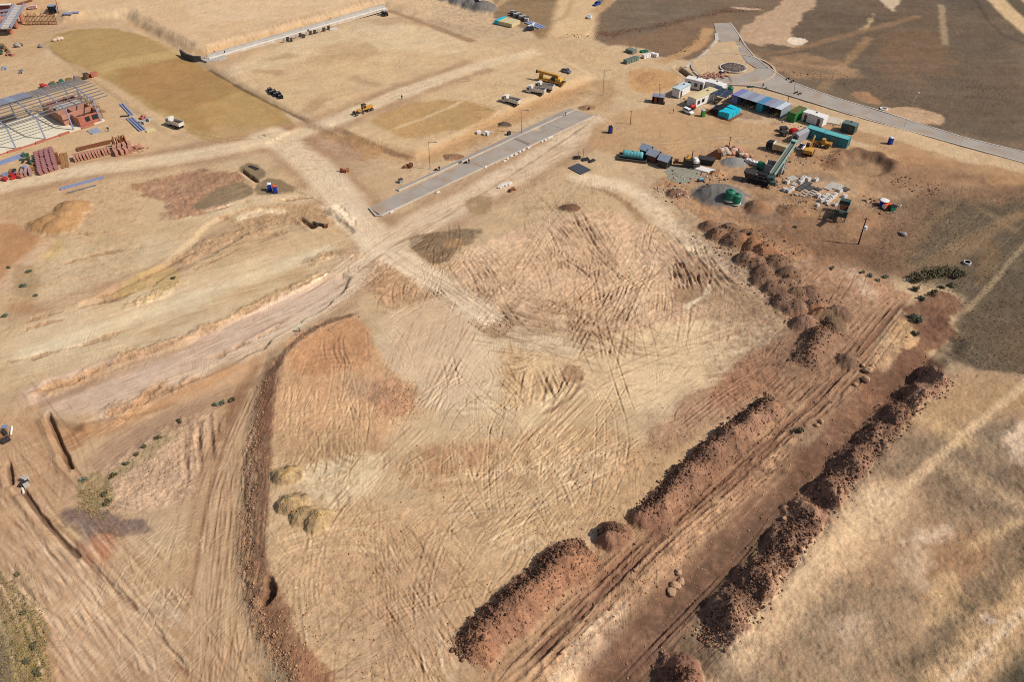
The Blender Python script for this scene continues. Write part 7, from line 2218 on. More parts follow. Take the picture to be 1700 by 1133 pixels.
for i, (px, r) in enumerate([((1120, 975), .9), ((1130, 968), .7), ((1115, 985), .8), ((1126, 952), .6), ((1302, 862), .45), ((1363, 702), .6), ((1356, 708), .5), ((1500, 391), .8), ((1494, 388), .5)]):
    boulder(['pale rock at the foot of the lower cut, largest of a cluster', 'pale rock at the foot of the lower cut, upper right of a cluster', 'pale rock at the foot of the lower cut, lower left of a cluster', 'pale rock on the edge above the cluster in the lower cut', 'single white stone beside the lower track', 'pale rock above the green bush in the cut', 'smaller pale rock left of the one above the green bush', 'pale stone lying in the veld right of the power pole', 'small stone beside the pale one in the veld'][i], px, r, 4 if i < 7 else 3, None, 40 + i, i)
t = None
for i, (zx, zy, r, m) in enumerate([(345, 878, 1.4, 3), (395, 868, 1.1, 2), (780, 880, 1.2, 3), (1030, 775, 1.0, 0), (1070, 765, 1.0, 0), (1110, 755, 1.2, 0), (1160, 745, 1.1, 0)]):
    boulder(['dark rock pair by the stair ramp, left one', 'dark rock pair by the stair ramp, right one', 'grey rock at the edge of the ochre pad', 'pale stone on the ochre pad, first of four', 'pale stone on the ochre pad, second of four', 'pale stone on the ochre pad, third of four', 'pale stone on the ochre pad, fourth of four'][i], (zx / 11.33, zy / 11.33), r, m, None, 60 + i, i)
# ------------------------------------------------------------------ paved roads, kerbs and the drain
PAVE = mat('road_paving', (166, 155, 143), .85, var=.1, scale=.16, bump=.15, dirt=.6)
PAVE2 = mat('footway_paving', (156, 148, 140), .85, var=.08, scale=.2, bump=.1, dirt=.6)
KERB = mat('kerb_concrete', (200, 190, 176), .85, var=.1, scale=.3, dirt=.5)

def sheet(name, px, z, m, parent=None, th=.35, kind='structure', zpx=0.0):
    w_ = [flat(*p, zpx) for p in px]
    ar = sum(w_[i][0] * w_[(i + 1) % len(w_)][1] - w_[(i + 1) % len(w_)][0] * w_[i][1] for i in range(len(w_)))
    if ar < 0:
        w_ = w_[::-1]
    n = len(w_)
    b = MB()
    b.add([(x, y, z - th) for x, y in w_] + [(x, y, z) for x, y in w_], [tuple(range(n))[::-1], tuple(range(n, 2 * n))] + [(i, (i + 1) % n, n + (i + 1) % n, n + i) for i in range(n)])
    o = b.build(name, m, parent)
    if parent is None and kind:
        o['kind'] = kind
    return o

def lerp(a, b, t):
    return (a[0] + (b[0] - a[0]) * t, a[1] + (b[1] - a[1]) * t)

def ground_line(pts, w_, z, h, nm, m, parent=None):
    """kerb-like bar along ground pixels, mitred by overlap at slightly different heights"""
    p = [flat(*q) for q in pts]
    b = MB()
    n = len(p)
    L_, R_ = [], []
    for i in range(n):
        a, c_ = p[max(i - 1, 0)], p[min(i + 1, n - 1)]
        d = math.hypot(c_[0] - a[0], c_[1] - a[1])
        nx, ny = -(c_[1] - a[1]) / d * w_ / 2, (c_[0] - a[0]) / d * w_ / 2
        L_.append((p[i][0] + nx, p[i][1] + ny))
        R_.append((p[i][0] - nx, p[i][1] - ny))
    vs, fs = [], []
    for i in range(n):
        vs += [(*L_[i], z), (*R_[i], z), (*R_[i], z + h), (*L_[i], z + h)]
    for i in range(n - 1):
        a, c_ = 4 * i, 4 * i + 4
        fs += [(a + 3, a + 2, c_ + 2, c_ + 3), (a + 2, a + 1, c_ + 1, c_ + 2), (a, a + 3, c_ + 3, c_)]
    fs += [(0, 1, 2, 3), (4 * n - 1, 4 * n - 2, 4 * n - 3, 4 * n - 4)]
    b.add(vs, fs)
    o = b.build(nm, m, parent)
    if parent is None:
        o['kind'] = 'structure'
    return o

# concrete road in the middle: paved lane in slabs, kerbs and a grey footway
A_, B_, C_, D_ = (613, 346), (633, 359), (987, 193), (954, 182.5)
road = sheet('concrete_road', [lerp(A_, B_, .01), lerp(A_, B_, .99), lerp(B_, C_, .999), lerp(A_, D_, .999)], .10, PAVE, th=.4)
cuts = [0, .24, .48, .70, .86, 1.0]
for i in range(len(cuts) - 1):
    e = .0012
    q = [lerp(lerp(A_, D_, cuts[i] + e), lerp(B_, C_, cuts[i] + e), .01), lerp(lerp(A_, D_, cuts[i] + e), lerp(B_, C_, cuts[i] + e), .985),
         lerp(lerp(A_, D_, cuts[i + 1] - e), lerp(B_, C_, cuts[i + 1] - e), .985), lerp(lerp(A_, D_, cuts[i + 1] - e), lerp(B_, C_, cuts[i + 1] - e), .01)]
    sheet('slab', q, .16, PAVE, road, .055)
ground_line([lerp(B_, C_, t) for t in (0, .3, .6, 1)], .35, 0, .24, 'kerb', KERB)
ground_line([(662, 317.5)] + [lerp((662, 317.5), (957, 182.5), t) for t in (.3, .6, 1)], .35, 0, .28, 'kerb', KERB)
sheet('footway', [(657, 316), (661.5, 317), (953, 182.2), (946, 181.5), (930, 187)], .20, PAVE2, th=.4)
ground_line([(613, 346), (624, 359), (633, 359)], .3, 0, .26, 'kerb', KERB)
ground_line([(856, 231), (879, 240)], .9, .1, .075, 'road_hump', mat('brown_drain_strip', (140, 124, 108), .9))
# loose kerb stones along the road
for i, px in enumerate([(838, 268), (843, 264), (849, 260), (857, 257), (863, 253), (869, 250), (878, 246), (900, 236), (906, 233), (911, 230), (915, 228), (806, 278), (650, 353), (727, 320)]):
    p = at(*px)
    o = MB().box((0, 0, .16), (1.0, .35, .3), 0, None, .95).build('kerb_stone', CONCW)
    o.location, o.rotation_euler = p, (0, 0, .65 + (i * 37 % 10) * .06)
    tag(o, 'loose pale kerb stone lying beside the concrete road', 'kerb stone', 'loose kerb stones by the road')

# right hand road from the roundabout
UP = [(1184, 38), (1212, 38), (1219, 47), (1227, 59), (1237, 76), (1252, 94), (1276, 113), (1310, 135), (1360, 153.5), (1400, 167), (1460, 184), (1530, 207), (1600, 229), (1720, 258), (1860, 296)]
LO = [(1137, 111.5), (1152, 122), (1170, 134), (1190, 138.5), (1216, 140.5), (1244, 142), (1266, 145), (1308, 158), (1360, 174), (1400, 187), (1440, 199), (1500, 215), (1560, 232), (1720, 276), (1860, 316)]
RT = [((1276, 113), (1244, 142)), ((1310, 135), (1282, 150)), ((1360, 153.5), (1335, 166)), ((1410, 169.5), (1388, 183)), ((1505, 199), (1499, 214.5)), ((1600, 229), (1590, 240.5)), ((1720, 258), (1720, 276)), ((1860, 296), (1860, 316))]
rr = sheet('right_road', [(1276, 113)] + [a for a, b in RT[1:]] + [b for a, b in RT[::-1]], .10, PAVE, th=.4)
for i in range(len(RT) - 1):
    (a, b), (c_, d) = RT[i], RT[i + 1]
    e = .004
    sheet('slab', [lerp(lerp(a, c_, e), lerp(b, d, e), .02), lerp(lerp(a, c_, e), lerp(b, d, e), .98), lerp(lerp(a, c_, 1 - e), lerp(b, d, 1 - e), .98), lerp(lerp(a, c_, 1 - e), lerp(b, d, 1 - e), .02)], .16, PAVE, rr, .055)
sheet('junction_paving', [(1254, 114), (1275.5, 113.5), (1243.5, 141.8), (1216, 140.3), (1190, 138.2), (1172, 134), (1178, 130), (1200, 129), (1225, 126.5), (1242, 121), (1254, 117)], .14, PAVE, th=.4)
sheet('upper_paving', [(1185, 38.4), (1211.5, 38.4), (1218, 47), (1226.3, 60), (1229, 68), (1196, 70), (1189, 60), (1187.5, 50)], .15, PAVE, th=.4)
sheet('right_apron', [(1229.5, 69), (1236, 76), (1251, 94.5), (1274, 112.5), (1254.5, 113), (1240, 104), (1228, 88), (1222, 72)], .13, PAVE2, th=.4)
sheet('left_apron', [(1186, 55), (1192, 56), (1193, 66), (1184, 78), (1166, 94), (1152, 103), (1140, 112), (1136.5, 111), (1150, 100), (1166, 90), (1180, 76), (1187, 66)], .16, KERB, th=.4)
ground_line([(1212, 38), (1219, 47), (1227, 59), (1237, 76), (1252, 94), (1276, 113), (1310, 135), (1360, 153.5), (1400, 167), (1460, 184), (1530, 207), (1600, 229), (1720, 258)], .4, 0, .25, 'kerb', KERB)
ground_line([(1151, 119), (1170, 134.6), (1190, 139), (1216, 141), (1244, 142.4), (1266, 145.5), (1308, 158.5), (1360, 174.5), (1400, 187.5), (1440, 199.5), (1500, 215.5), (1560, 232.5), (1720, 276.5)], .4, 0, .24, 'kerb', KERB)
ground_line([(1209, 125.5), (1215, 138)], .7, .1, .10, 'road_hump', mat('brown_drain_strip', (140, 124, 108)))
# roundabout
rc = flat(1217, 113)
ob = MB().lathe([(13.4, 0), (13.4, .2), (12.6, .2), (12.6, 0)], 48, (rc[0], rc[1], .02), ring=True).build('roundabout_ring', mat('dusty_ring_paving', (190, 168, 144), .9, var=.12, scale=.3, dirt=.8))
ob['kind'] = 'structure'
ob = MB().lathe([(4.3, 0), (4.3, .3), (3.9, .3), (3.9, .1)], 30, (rc[0], rc[1], .02), ring=True).build('roundabout_kerb', KERB)
ob['kind'] = 'structure'
cobm = mat('cobble_grey', (120, 106, 96), .9, var=.25, scale=1.5)
rg = random.Random(11)
isl = thing('roundabout_island', 'round stone filled island in the middle of the roundabout', 'traffic island', (rc[0], rc[1], 0))
MB().lathe([(3.88, .02), (3.88, .2), (2.0, .34), (.001, .4)], 24).build('bed', cobm, isl, smooth=True)
b = MB()
for k in range(150):
    a, r = rg.uniform(0, 6.28), 3.6 * math.sqrt(rg.random())
    b.box((r * math.cos(a), r * math.sin(a), .34), (rg.uniform(.3, .6), rg.uniform(.25, .5), .3), rg.uniform(0, 3), None, .6)
b.build('cobbles', cobm, isl)['kind'] = 'stuff'
t = thing('rubble_pile', 'pile of reddish broken pavers on the unpaved part of the junction', 'rubble pile', at(1184, 128), .2)
b = MB()
for k in range(140):
    b.box((rg.gauss(0, 2.6), rg.gauss(0, 1.4), rg.uniform(.05, .6)), (rg.uniform(.3, .8), rg.uniform(.2, .5), rg.uniform(.15, .4)), rg.uniform(0, 3))
b.build('rubble', mat('pink_boulder', (0, 0, 0)), t)['kind'] = 'stuff'
scrap_machine('paver_cart', 'small dark cart beside the broken pavers at the junction', 'cart', (1197, 123), .5, [
    ('tray', 'box', BLACK, (0, 0, .7), (1.6, .9, .4)), ('load', 'box', WHITE, (.2, 0, 1.0), (.8, .6, .3)), ('wheel', 'tube', RUBBER, (0, -.6, .3), (0, -.48, .3), .3), ('wheel', 'tube', RUBBER, (0, .48, .3), (0, .6, .3), .3)])
scrap_machine('site_frame', 'low green site frame beside the workshop row', 'frame', (1244.5, 151), .2, [
    ('panel', 'box', DGREEN, (0, 0, 1.3), (2.4, .1, .5)), ('leg', 'box', MINT, (-.9, 0, .55), (.1, .1, 1.1)), ('leg', 'box', MINT, (.9, 0, .55), (.1, .1, 1.1))])
for i, px in enumerate([(1467, 181.5)]):
    o = MB().lathe([(1.1, 0), (1.1, .35), (.8, .35), (.8, .02)], 18, ring=True).build('manhole_ring', CONCW)
    o.location = at(*px)
    tag(o, 'white concrete manhole ring at the edge of the right hand road', 'manhole ring')
t = thing('sign_post', 'short white leaning post in the veld above the right hand road', 'post', at(1515, 167.5))
MB().tube((0, 0, -.2), (1.0, 0, 2.4), .12, n=8).build('post', WHITE, t)
MB().box((1.05, 0, 2.45), (.35, .3, .3)).build('post_cap', WHITE, t)
for i, px in enumerate([(1307, 133), (1315, 137), (1321, 156), (1327, 158)]):
    scrap_machine('road_barrier', 'small dark barrier on the right hand road near the street lamp', 'barrier', px, .6, [
        ('plank', 'box', BLACK, (0, 0, .6), (1.4, .08, .3)), ('foot', 'box', DSTEEL, (-.6, 0, .22), (.1, .5, .44)), ('foot', 'box', DSTEEL, (.6, 0, .22), (.1, .5, .44))], 'barriers on the right hand road')

# concrete drain behind the pad
dch = ground_line([(345, 104.5), (430, 79.5), (520, 53.5), (600, 30), (640, 18)], 3.0, .7, .95, 'drain_channel', KERB)
dwl = ground_line([(346, 102), (430, 77), (520, 51), (600, 27.5), (638, 16)], .35, 1.5, .75, 'drain_wall', CONC)
dwl2 = ground_line([(349, 106), (430, 82), (520, 56), (600, 32.5), (640, 21)], .25, 1.5, .45, 'drain_wall', CONCW)
wg = ground_line([(302, 94), (312, 101), (324, 105), (336, 105.5)], .5, .4, 2.0, 'wing_wall', CONCD)
sheet('drain_apron', [(336, 106), (372, 97), (378, 102), (366, 107), (345, 110)], 1.55, CONC, th=1.5)
for i, px in enumerate([(472, 70), (478, 68), (484, 69), (492, 64), (499, 61), (504, 63), (510, 59), (516, 57.5), (523, 56), (530, 54), (538, 52), (546, 49)]):
    p = at(*px)
    t = thing('formwork_panel', 'dark formwork panel propped beside the drain', 'formwork', p, .5 + (i * 7 % 5) * .1, 'formwork panels along the drain')
    MB().box((0, 0, .7), (1.1, .14, 1.3)).build('panel', DSTEEL if i % 3 else CONC, t)
    MB().tube((0, -.1, 1.1), (.1, -.9, 0), .05, n=5).build('prop', WOOD, t)
t = thing('concrete_chute', 'pale slab piece at the end of the drain formwork', 'slab', at(554, 49), .3)
MB().prism([(-1.4, 0), (1.4, 0), (1.2, .5), (-1.4, .3)], -.6, .6).build('slab', CONCW, t)

# ------------------------------------------------------------------ steel framed building going up, top left
P2, P0 = at(123.5, 217.7), at(28, 249)
ax_ = (P2 - P0)
ax_.z = 0
bay_l = ax_.length / 2
ax_.normalize()
ay_ = Vector((-ax_.y, ax_.x, 0))
HB = math.atan2(ax_.y, ax_.x)
gz = 0.05
bld = thing('steel_frame_hall', 'unfinished steel framed hall with bare purlins over a cream slab and brick rooms', 'building', (P2.x, P2.y, gz), HB)
EAVE, RIDGE, SPAN = 6.2, 7.6, 19.0
XL, XR = -bay_l * 4.2, bay_l * 1.15
MB().box(((XL + XR) / 2, SPAN / 2, .05), (XR - XL, SPAN, .5)).build('floor_slab', SLAB, bld)
cols = [-4 * bay_l, -3 * bay_l, -2 * bay_l, -bay_l, 0, bay_l]
for x in cols:
    f = MB()
    for y in (.2, SPAN - .2):
        f.box((x, y, EAVE / 2), (.3, .35, EAVE))
    for (ya, yb) in ((.2, SPAN / 2), (SPAN - .2, SPAN / 2)):
        f.tube((x, ya, EAVE - .1), (x, yb, RIDGE - .1), .2, n=4)
    f.build('portal_frame', LILACW, bld)
npur = 12
for k in range(npur):
    y = .2 + (SPAN - .4) * k / (npur - 1)
    z = EAVE + (RIDGE - EAVE) * (1 - abs(y - SPAN / 2) / (SPAN / 2)) + .16
    MB().box(((XL + XR + 3.0) / 2, y, z), (XR - XL + 3.0, .16, .24)).build('purlin', STEEL, bld)
for x in (-2 * bay_l, 0):
    for s in (0, 1):
        MB().tube((x, .2, EAVE), (x - bay_l, SPAN * .45, RIDGE - .2), .05, n=4).build('roof_brace', STEEL, bld)
        break
# sheets already fixed on the far slope, left part
nsh = 9
for k in range(nsh):
    xa = -2.75 * bay_l + 2.35 * bay_l * k / nsh
    q = []
    for (y, z) in ((SPAN * .60, RIDGE - .28 + .42), (SPAN + .2, EAVE + .40)):
        q += [(xa, y, z), (xa + 2.35 * bay_l / nsh * .97, y, z)]
    q2 = [(a, b_, c_ + .05) for a, b_, c_ in q]
    MB().add(q + q2, [(0, 1, 3, 2), (6, 7, 5, 4), (0, 4, 5, 1), (1, 5, 7, 3), (3, 7, 6, 2), (2, 6, 4, 0)]).build('roof_sheet', SHEETL if k % 3 else SHEET, bld)
# brick rooms at the right end
def bwall(x0, y0, x1, y1, h, m=BRICK, wins=()):
    """brick wall with openings, built from courses between them"""
    ln = math.hypot(x1 - x0, y1 - y0)
    h0 = math.atan2(y1 - y0, x1 - x0)
    b = MB()
    xs = [0.0]
    for (u, w_) in wins:
        xs += [u - w_ / 2, u + w_ / 2]
    xs.append(ln)
    M_ = Matrix.Translation((x0, y0, .3)) @ Matrix.Rotation(h0, 4, 'Z')
    for i in range(0, len(xs), 2):
        b.box(((xs[i] + xs[i + 1]) / 2, 0, h / 2), (xs[i + 1] - xs[i], .24, h), M_=M_)
    for (u, w_) in wins:
        b.box((u, 0, .45), (w_ - .01, .236, .9), M_=M_).box((u, 0, h - .2), (w_ - .01, .236, .4), M_=M_)
    o = b.build('brick_wall', m, bld)
    for (u, w_) in wins:
        g_ = MB().box((u, 0, (h + .5) / 2), (w_ - .08, .08, h - 1.35), M_=M_).build('window', GLASS, o)
    return o
X0, X1 = -bay_l * .25, bay_l * 1.05
for yy, hh in ((.3, 2.7), (4.5, 3.0), (8.5, 3.2), (12.5, 3.0), (16.5, 3.0)):
    bwall(X0 + (1.5 if yy > 1 else 4.0), yy, X1, yy, hh, BRICK if yy < 1 else BRICKO, [((X1 - X0 - 4.0) * .4, 1.3), ((X1 - X0 - 4.0) * .75, 1.6)] if yy < 1 else ())
for xx, ya, yb, hh in ((X0 + 1.5, 4.6, 16.4, 3.0), (X0 + 5.0, 4.7, 12.3, 2.8), (X1, .5, 8.3, 2.8), (X0 + 8.0, 8.7, 16.3, 2.8), (X0 + 4.0, .4, 4.3, 2.6), (X1, 8.7, 16.3, 3.0)):
    bwall(xx, ya, xx, yb, hh, BRICKO)
MB().box((X0 + 6, 10.5, 3.15), (7.0, 3.2, .18)).build('first_floor_slab', CONC, bld)
rg = random.Random(3)
sc = MB()
for k in range(26):
    x, y = X1 + rg.uniform(.6, 2.2), rg.uniform(1, 17)
    sc.tube((x, y, .1), (x + rg.gauss(0, .1), y, rg.uniform(3, 5.4)), .05, n=4)
for k in range(12):
    y = rg.uniform(1, 16)
    sc.tube((X1 + .6 + rg.random() * 1.5, y, rg.uniform(1.8, 4.5)), (X1 + .6 + rg.random() * 1.5, y + rg.uniform(1.5, 3), rg.uniform(1.8, 4.5)), .05, n=4)
sc.build('scaffold_poles', STEEL, bld)['kind'] = 'stuff'
for k in range(5):
    MB().box((X1 + 1.4, 2 + 3.2 * k, 2.0 + .5 * (k % 3)), (1.4, 2.4, .08)).build('scaffold_board', WOOD, bld)
# low brick upstand along the near edge of the slab
for k in range(6):
    MB().box((XL + 3 + k * bay_l * .86, -.35, .35), (2.2 + (k % 3) * .6, .24, .6)).build('brick_upstand', BRICK, bld)
MB().box(((XL + X0) / 2, -.12, .12), (X0 - XL, .2, .55)).build('slab_edge', BRICK, bld)
for i in range(7):
    p = at(74 + 14 * i, 147 - 3.5 * i)
    tt = thing('material_stack', ['stack of red crates behind the steel hall, leftmost', 'stack of green mesh and timber behind the steel hall', 'green bundle behind the steel hall', 'olive stack of boards behind the steel hall', 'pile of grey boards behind the steel hall', 'bundle of dark timber behind the steel hall', 'red brown brick pack at the far right corner of the steel hall'][i], 'stack', p, HB, 'stacks behind the steel hall')
    for j in range(4):
        MB().box((rg.uniform(-.6, .6), rg.uniform(-.8, .8), .5 + rg.random() * .3), (rg.uniform(.8, 1.6), rg.uniform(.8, 1.4), 1.0), rg.uniform(-.2, .2)).build('bundle', [[REDP, BRICK], [TARPG, WOOD], [TARPG, GREENP], [WOOD, OLIVER], [GREYB, WOOD], [DWOOD, DSTEEL], [BRICK, BRICK]][i][j % 2], tt)

# brick store with stair ramp in the corner
t = thing('brick_building', 'half built red brick building with grey stair flights in the top left corner', 'building', at(6, 62), 0)
P = at(6, 62)
a0 = at(2, 46) - P
def loc(px):
    q = at(*px) - P
    return (q.x, q.y, 0)
l0, l1 = Vector(loc((-40, 34))), Vector(loc((26, 31)))
h_ = math.atan2((l1 - l0).y, (l1 - l0).x)
mid = (l0 + l1) / 2
for (dy, hh, m, nm) in ((0, 5.0, BRICK, 'brick_wall'), (-9.5, 3.4, BRICK, 'brick_wall')):
    MB().box((mid.x, mid.y + dy, hh / 2), ((l1 - l0).length, .3, hh), h_).build(nm, m, t)
MB().box((mid.x, mid.y, 5.15), ((l1 - l0).length + .6, 1.4, .25), h_).build('parapet', WHITE, t)
for k in range(4):
    q = Vector(loc((4 + 5 * k, 45)))
    MB().box((q.x, q.y, 2.0), (.3, 9.0, 4.0), h_).build('brick_wall', BRICKO, t)
for k in range(3):
    q = Vector(loc((15 - 2.5 * k, 39 + 4.5 * k)))
    MB().box((q.x, q.y, 4.6 - .5 * k), (4.5, 1.6, .22), h_ + .5).build('landing_slab', SHEETL, t)
ra, rb = Vector(loc((15, 60))), Vector(loc((43, 33)))
d = rb - ra
M_ = Matrix.Translation((ra.x, ra.y, 0)) @ Matrix.Rotation(math.atan2(d.y, d.x), 4, 'Z')
L_ = d.length
MB().add([(0, -1.6, 2.4), (L_, -1.6, 5.0), (L_, 1.6, 5.0), (0, 1.6, 2.4), (0, -1.6, 2.7), (L_, -1.6, 5.3), (L_, 1.6, 5.3), (0, 1.6, 2.7)], [(3, 2, 1, 0), (4, 5, 6, 7), (0, 1, 5, 4), (1, 2, 6, 5), (2, 3, 7, 6), (3, 0, 4, 7)], M_).build('stair_ramp', CONC, t)
for s in (-1, 1):
    MB().add([(0, s * 1.72 - .1, 2.5), (L_, s * 1.72 - .1, 5.1), (L_, s * 1.72 + .1, 5.1), (0, s * 1.72 + .1, 2.5), (0, s * 1.72 - .1, 3.6), (L_, s * 1.72 - .1, 6.2), (L_, s * 1.72 + .1, 6.2), (0, s * 1.72 + .1, 3.6)], [(3, 2, 1, 0), (4, 5, 6, 7), (0, 1, 5, 4), (1, 2, 6, 5), (2, 3, 7, 6), (3, 0, 4, 7)], M_).build('ramp_parapet', SHEETL, t)
for k in range(14):
    f_ = (k + .5) / 14
    MB().box((L_ * f_, 0, 2.78 + 2.6 * f_), (.35, 3.0, .16), M_=M_).build('step', CONCW, t)
for k in range(3):
    q = ra + d * (k + .5) / 3
    MB().box((q.x, q.y, 1.2 + .45 * k), (.4, 2.2, 2.4 + .9 * k), h_).build('pier', BRICK, t)

# timber shoring of the excavation beside it
c, hd, ln = frame((44, 42), (95, 41))
t = thing('timber_shoring', 'row of upright timber shoring poles along the excavation in the top left', 'shoring', Vector((c.x, c.y, 0)), hd)
for k in range(24):
    MB().tube((-ln / 2 + ln * k / 23, 0, -.2), (-ln / 2 + ln * k / 23, .7, 3.6 + .5 * math.sin(k * 5)), .13, n=5).build('shoring_pole', DWOOD if k % 2 else WOOD, t)
for z in (1.2, 3.0):
    MB().tube((-ln / 2, .15 * z, z), (ln / 2, .15 * z, z), .1, n=5).build('waling', DWOOD, t)
scrap_machine('black_tank_box', 'dark site box beside the leaning pole at the top left', 'site box', (89, 20), .1, [
    ('box_body', 'box', BLACK, (0, 0, 1.2), (2.2, 2.4, 2.4)), ('lid', 'box', SHEET, (0, 0, 2.45), (2.4, 2.6, .12)), ('side_sheet', 'box', SHEETL, (1.7, 0, .9), (.1, 2.4, 1.8))])
pole('dark leaning timber pole beside the dark site box at the top left', (97, 21), (92, -2), 'wood')

def sheets(label, pa, pb, n, w_, m, group=None, name='sheet_stack', cat='sheet stack', gap=.3, thick=.25):
    c, hd, ln = frame(pa, pb)
    t = thing(name, label, cat, c, hd, group)
    for k in range(n):
        MB().box((0, (k - (n - 1) / 2) * (w_ + gap), thick / 2 + .02), (ln, w_, thick)).build('sheet' if w_ > .6 else 'beam', m, t)
    return t
sheets('pale blue sheets laid out near the dark site box, left pack', (111, 26), (118, 17), 3, .9, LILACW, 'pale blue sheet packs')
sheets('pale blue sheets laid out near the dark site box, right pack', (123, 23), (131, 13), 3, .9, LILACW, 'pale blue sheet packs')
sheets('long lilac steel beams at the left edge below the brick yard', (-14, 277), (45, 256), 4, .35, LILACW, None, 'steel_beams', 'steel beams')
sheets('two long lilac steel beams lying on the sand below the brick yard', (100, 315), (172, 295), 2, .35, LILACW, None, 'steel_beams', 'steel beams')
sheets('single pale pipe lying parallel to the two lilac beams', (111, 322), (160, 308), 1, .22, STEEL, None, 'steel_pipe', 'pipe')
sheets('lilac steel beams beside the ochre pad, upper bundle', (202, 173), (219, 192), 2, .4, LILACW, None, 'steel_beams', 'steel beams')
sheets('lilac steel beams beside the ochre pad, lower bundle', (215, 196), (237, 217), 3, .4, LILACW, None, 'steel_beams', 'steel beams')
sheets('cream board lying at the end of the lower lilac beams', (243, 219), (257, 215), 1, 1.6, CREAMP, None, 'board', 'board')
sheets('pale sheets lying in front of the brick rooms', (149, 221), (165, 216), 3, .9, SHEET, None)
sheets('dark hoist arm lying by the upper lilac beams', (200, 194), (214, 193), 1, .5, DSTEEL, None, 'hoist_arm', 'hoist')

# brick packs
def packs(px00, px10, px01, n, m_, mt, name, lab, group, hgt, gap=.18, jit=.05, part='brick_course', seed=0):
    a, b, c_ = at(*px00), at(*px10), at(*px01)
    u, v = (b - a), (c_ - a)
    hd = math.atan2(u.y, u.x)
    du, dv = u.length / n, v.length / m_
    rg = random.Random(seed)
    proto = None
    for j in range(m_):
        for i in range(n):
            p = a + u * ((i + .5) / n) + v * ((j + .5) / m_)
            p.z = hz(p.x, p.y)
            if proto is None:
                t = thing(name, lab, 'brick pack', p, hd, group)
                w1, w2 = max(du - gap, .5), max(dv - gap, .5)
                for k in range(3):
                    MB().box((rg.gauss(0, .02), rg.gauss(0, .02), .14 + hgt / 3 * (k + .5)), (w1, w2, hgt / 3 - .03), rg.gauss(0, .01)).build(part, mt, t)
                MB().box((0, 0, .06), (w1, w2, .12)).build('pallet', WOOD, t)
                proto = t
            else:
                if rg.random() < .04:
                    continue
                dup(proto, p, hd + rg.gauss(0, jit))
packs((64.5, 293), (98, 281.5), (57, 259), 4, 10, BRICKP, 'brick_pack', 'pallet of purple red bricks in the large block of the brick yard', 'purple brick pallets in the brick yard', 1.1, gap=.3, seed=1)
packs((124, 271), (186, 257), (121.5, 263), 12, 1, BRICKO, 'brick_pack', 'pallet of orange bricks in the front row of the brick yard', 'orange brick pallets in the front row', 1.2, gap=.45, seed=2)
packs((190, 262), (222, 254), (187, 247), 4, 2, BRICKO, 'brick_pack', 'pallet of orange bricks at the right end of the brick yard', 'orange brick pallets at the right end', 1.2, gap=.4, seed=3, jit=.2)
packs((36, 296), (56, 292), (34, 288), 3, 1, mat('grey_pink_block', (176, 140, 136), .85, var=.15), 'brick_pack', 'pallet of pinkish grey blocks at the lower left of the brick yard', 'pinkish block pallets', 1.2, gap=.4, seed=4, jit=.15)
packs((47, 17), (62, 15), (48, 13), 3, 1, mat('white_pink_block', (220, 180, 170), .85, var=.2), 'brick_pack', 'pallet of pale red blocks near the top left corner', 'pale block pallets top left', 1.0, seed=5, jit=.2)

def planks(label, pa, pb, n, w_, m, group, rows=1):
    c, hd, ln = frame(pa, pb)
    t = thing('timber_stack', label, 'timber stack', c, hd, group)
    rg = random.Random(int(pa[0]))
    for r in range(rows):
        for k in range(n):
            MB().box((rg.gauss(0, .15), (k - (n - 1) / 2) * w_, .1 + .2 * r), (ln * rg.uniform(.85, 1), w_ * .8, .16), rg.gauss(0, .01)).build('plank', m, t)
TG = 'timber stacks in the brick yard'
planks('brown timber stack standing against the purple brick pallets', (91, 257), (97, 274), 3, .5, DWOOD, TG, 4)
planks('two pale planks lying between the brick blocks', (105, 254), (109, 279), 2, 1.0, WOOD, TG)
planks('long brown planks behind the orange front row, upper stack', (126, 250), (186, 236), 4, .5, DWOOD, TG, 2)
planks('long pale planks behind the orange front row, lower stack', (122, 259), (184, 246), 4, .5, WOOD, TG, 1)
planks('brown planks near the top edge left of the red packs', (18, 17), (38, 14), 4, .6, DWOOD, None, 3)
planks('brown planks at the very top edge', (30, 8), (54, 1), 3, .6, DWOOD, None, 2)
planks('pale timber frame leaning by the stair building', (2, 73), (16, 88), 2, .6, WOOD, None, 2)
planks('dark boards on the sand left of the concrete strip', (413, 275), (428, 262 + 20), 2, .5, DSTEEL, None, 1)
c, hd, ln = frame((189, 246), (211, 240))
t = thing('timber_cage', 'upright timber bundle standing at the right end of the brick yard', 'timber bundle', c, hd)
rg = random.Random(5)
for k in range(28):
    MB().box((rg.uniform(-ln / 2, ln / 2), rg.uniform(-.8, .8), rg.uniform(1.0, 1.5)), (.22, .2, rg.uniform(2.0, 3.0)), rg.random()).build('post', DWOOD if k % 3 else WOOD, t)
t = thing('rubble_pile', 'small heap of orange broken bricks at the right end of the brick yard', 'rubble pile', at(228, 247))
b = MB()
for k in range(70):
    r = abs(rg.gauss(0, 1.1))
    a = rg.uniform(0, 6.3)
    b.box((r * math.cos(a) * 1.4, r * math.sin(a), max(.1, .9 - r * .5)), (.45, .3, .25), rg.uniform(0, 3))
b.build('rubble', BRICKO, t)['kind'] = 'stuff'
def scrap(label, px, mats_, n, sx, sy, seed, name='scrap_pile', cat='scrap'):
    rg = random.Random(seed)
    t = thing(name, label, cat, at(*px), rg.random())
    for i in range(n):
        MB().box((rg.gauss(0, sx), rg.gauss(0, sy), rg.uniform(.15, .6)), (rg.uniform(.5, 1.6), rg.uniform(.4, .9), rg.uniform(.3, .9)), rg.uniform(0, 3)).build('item', mats_[i % len(mats_)], t)
    return t
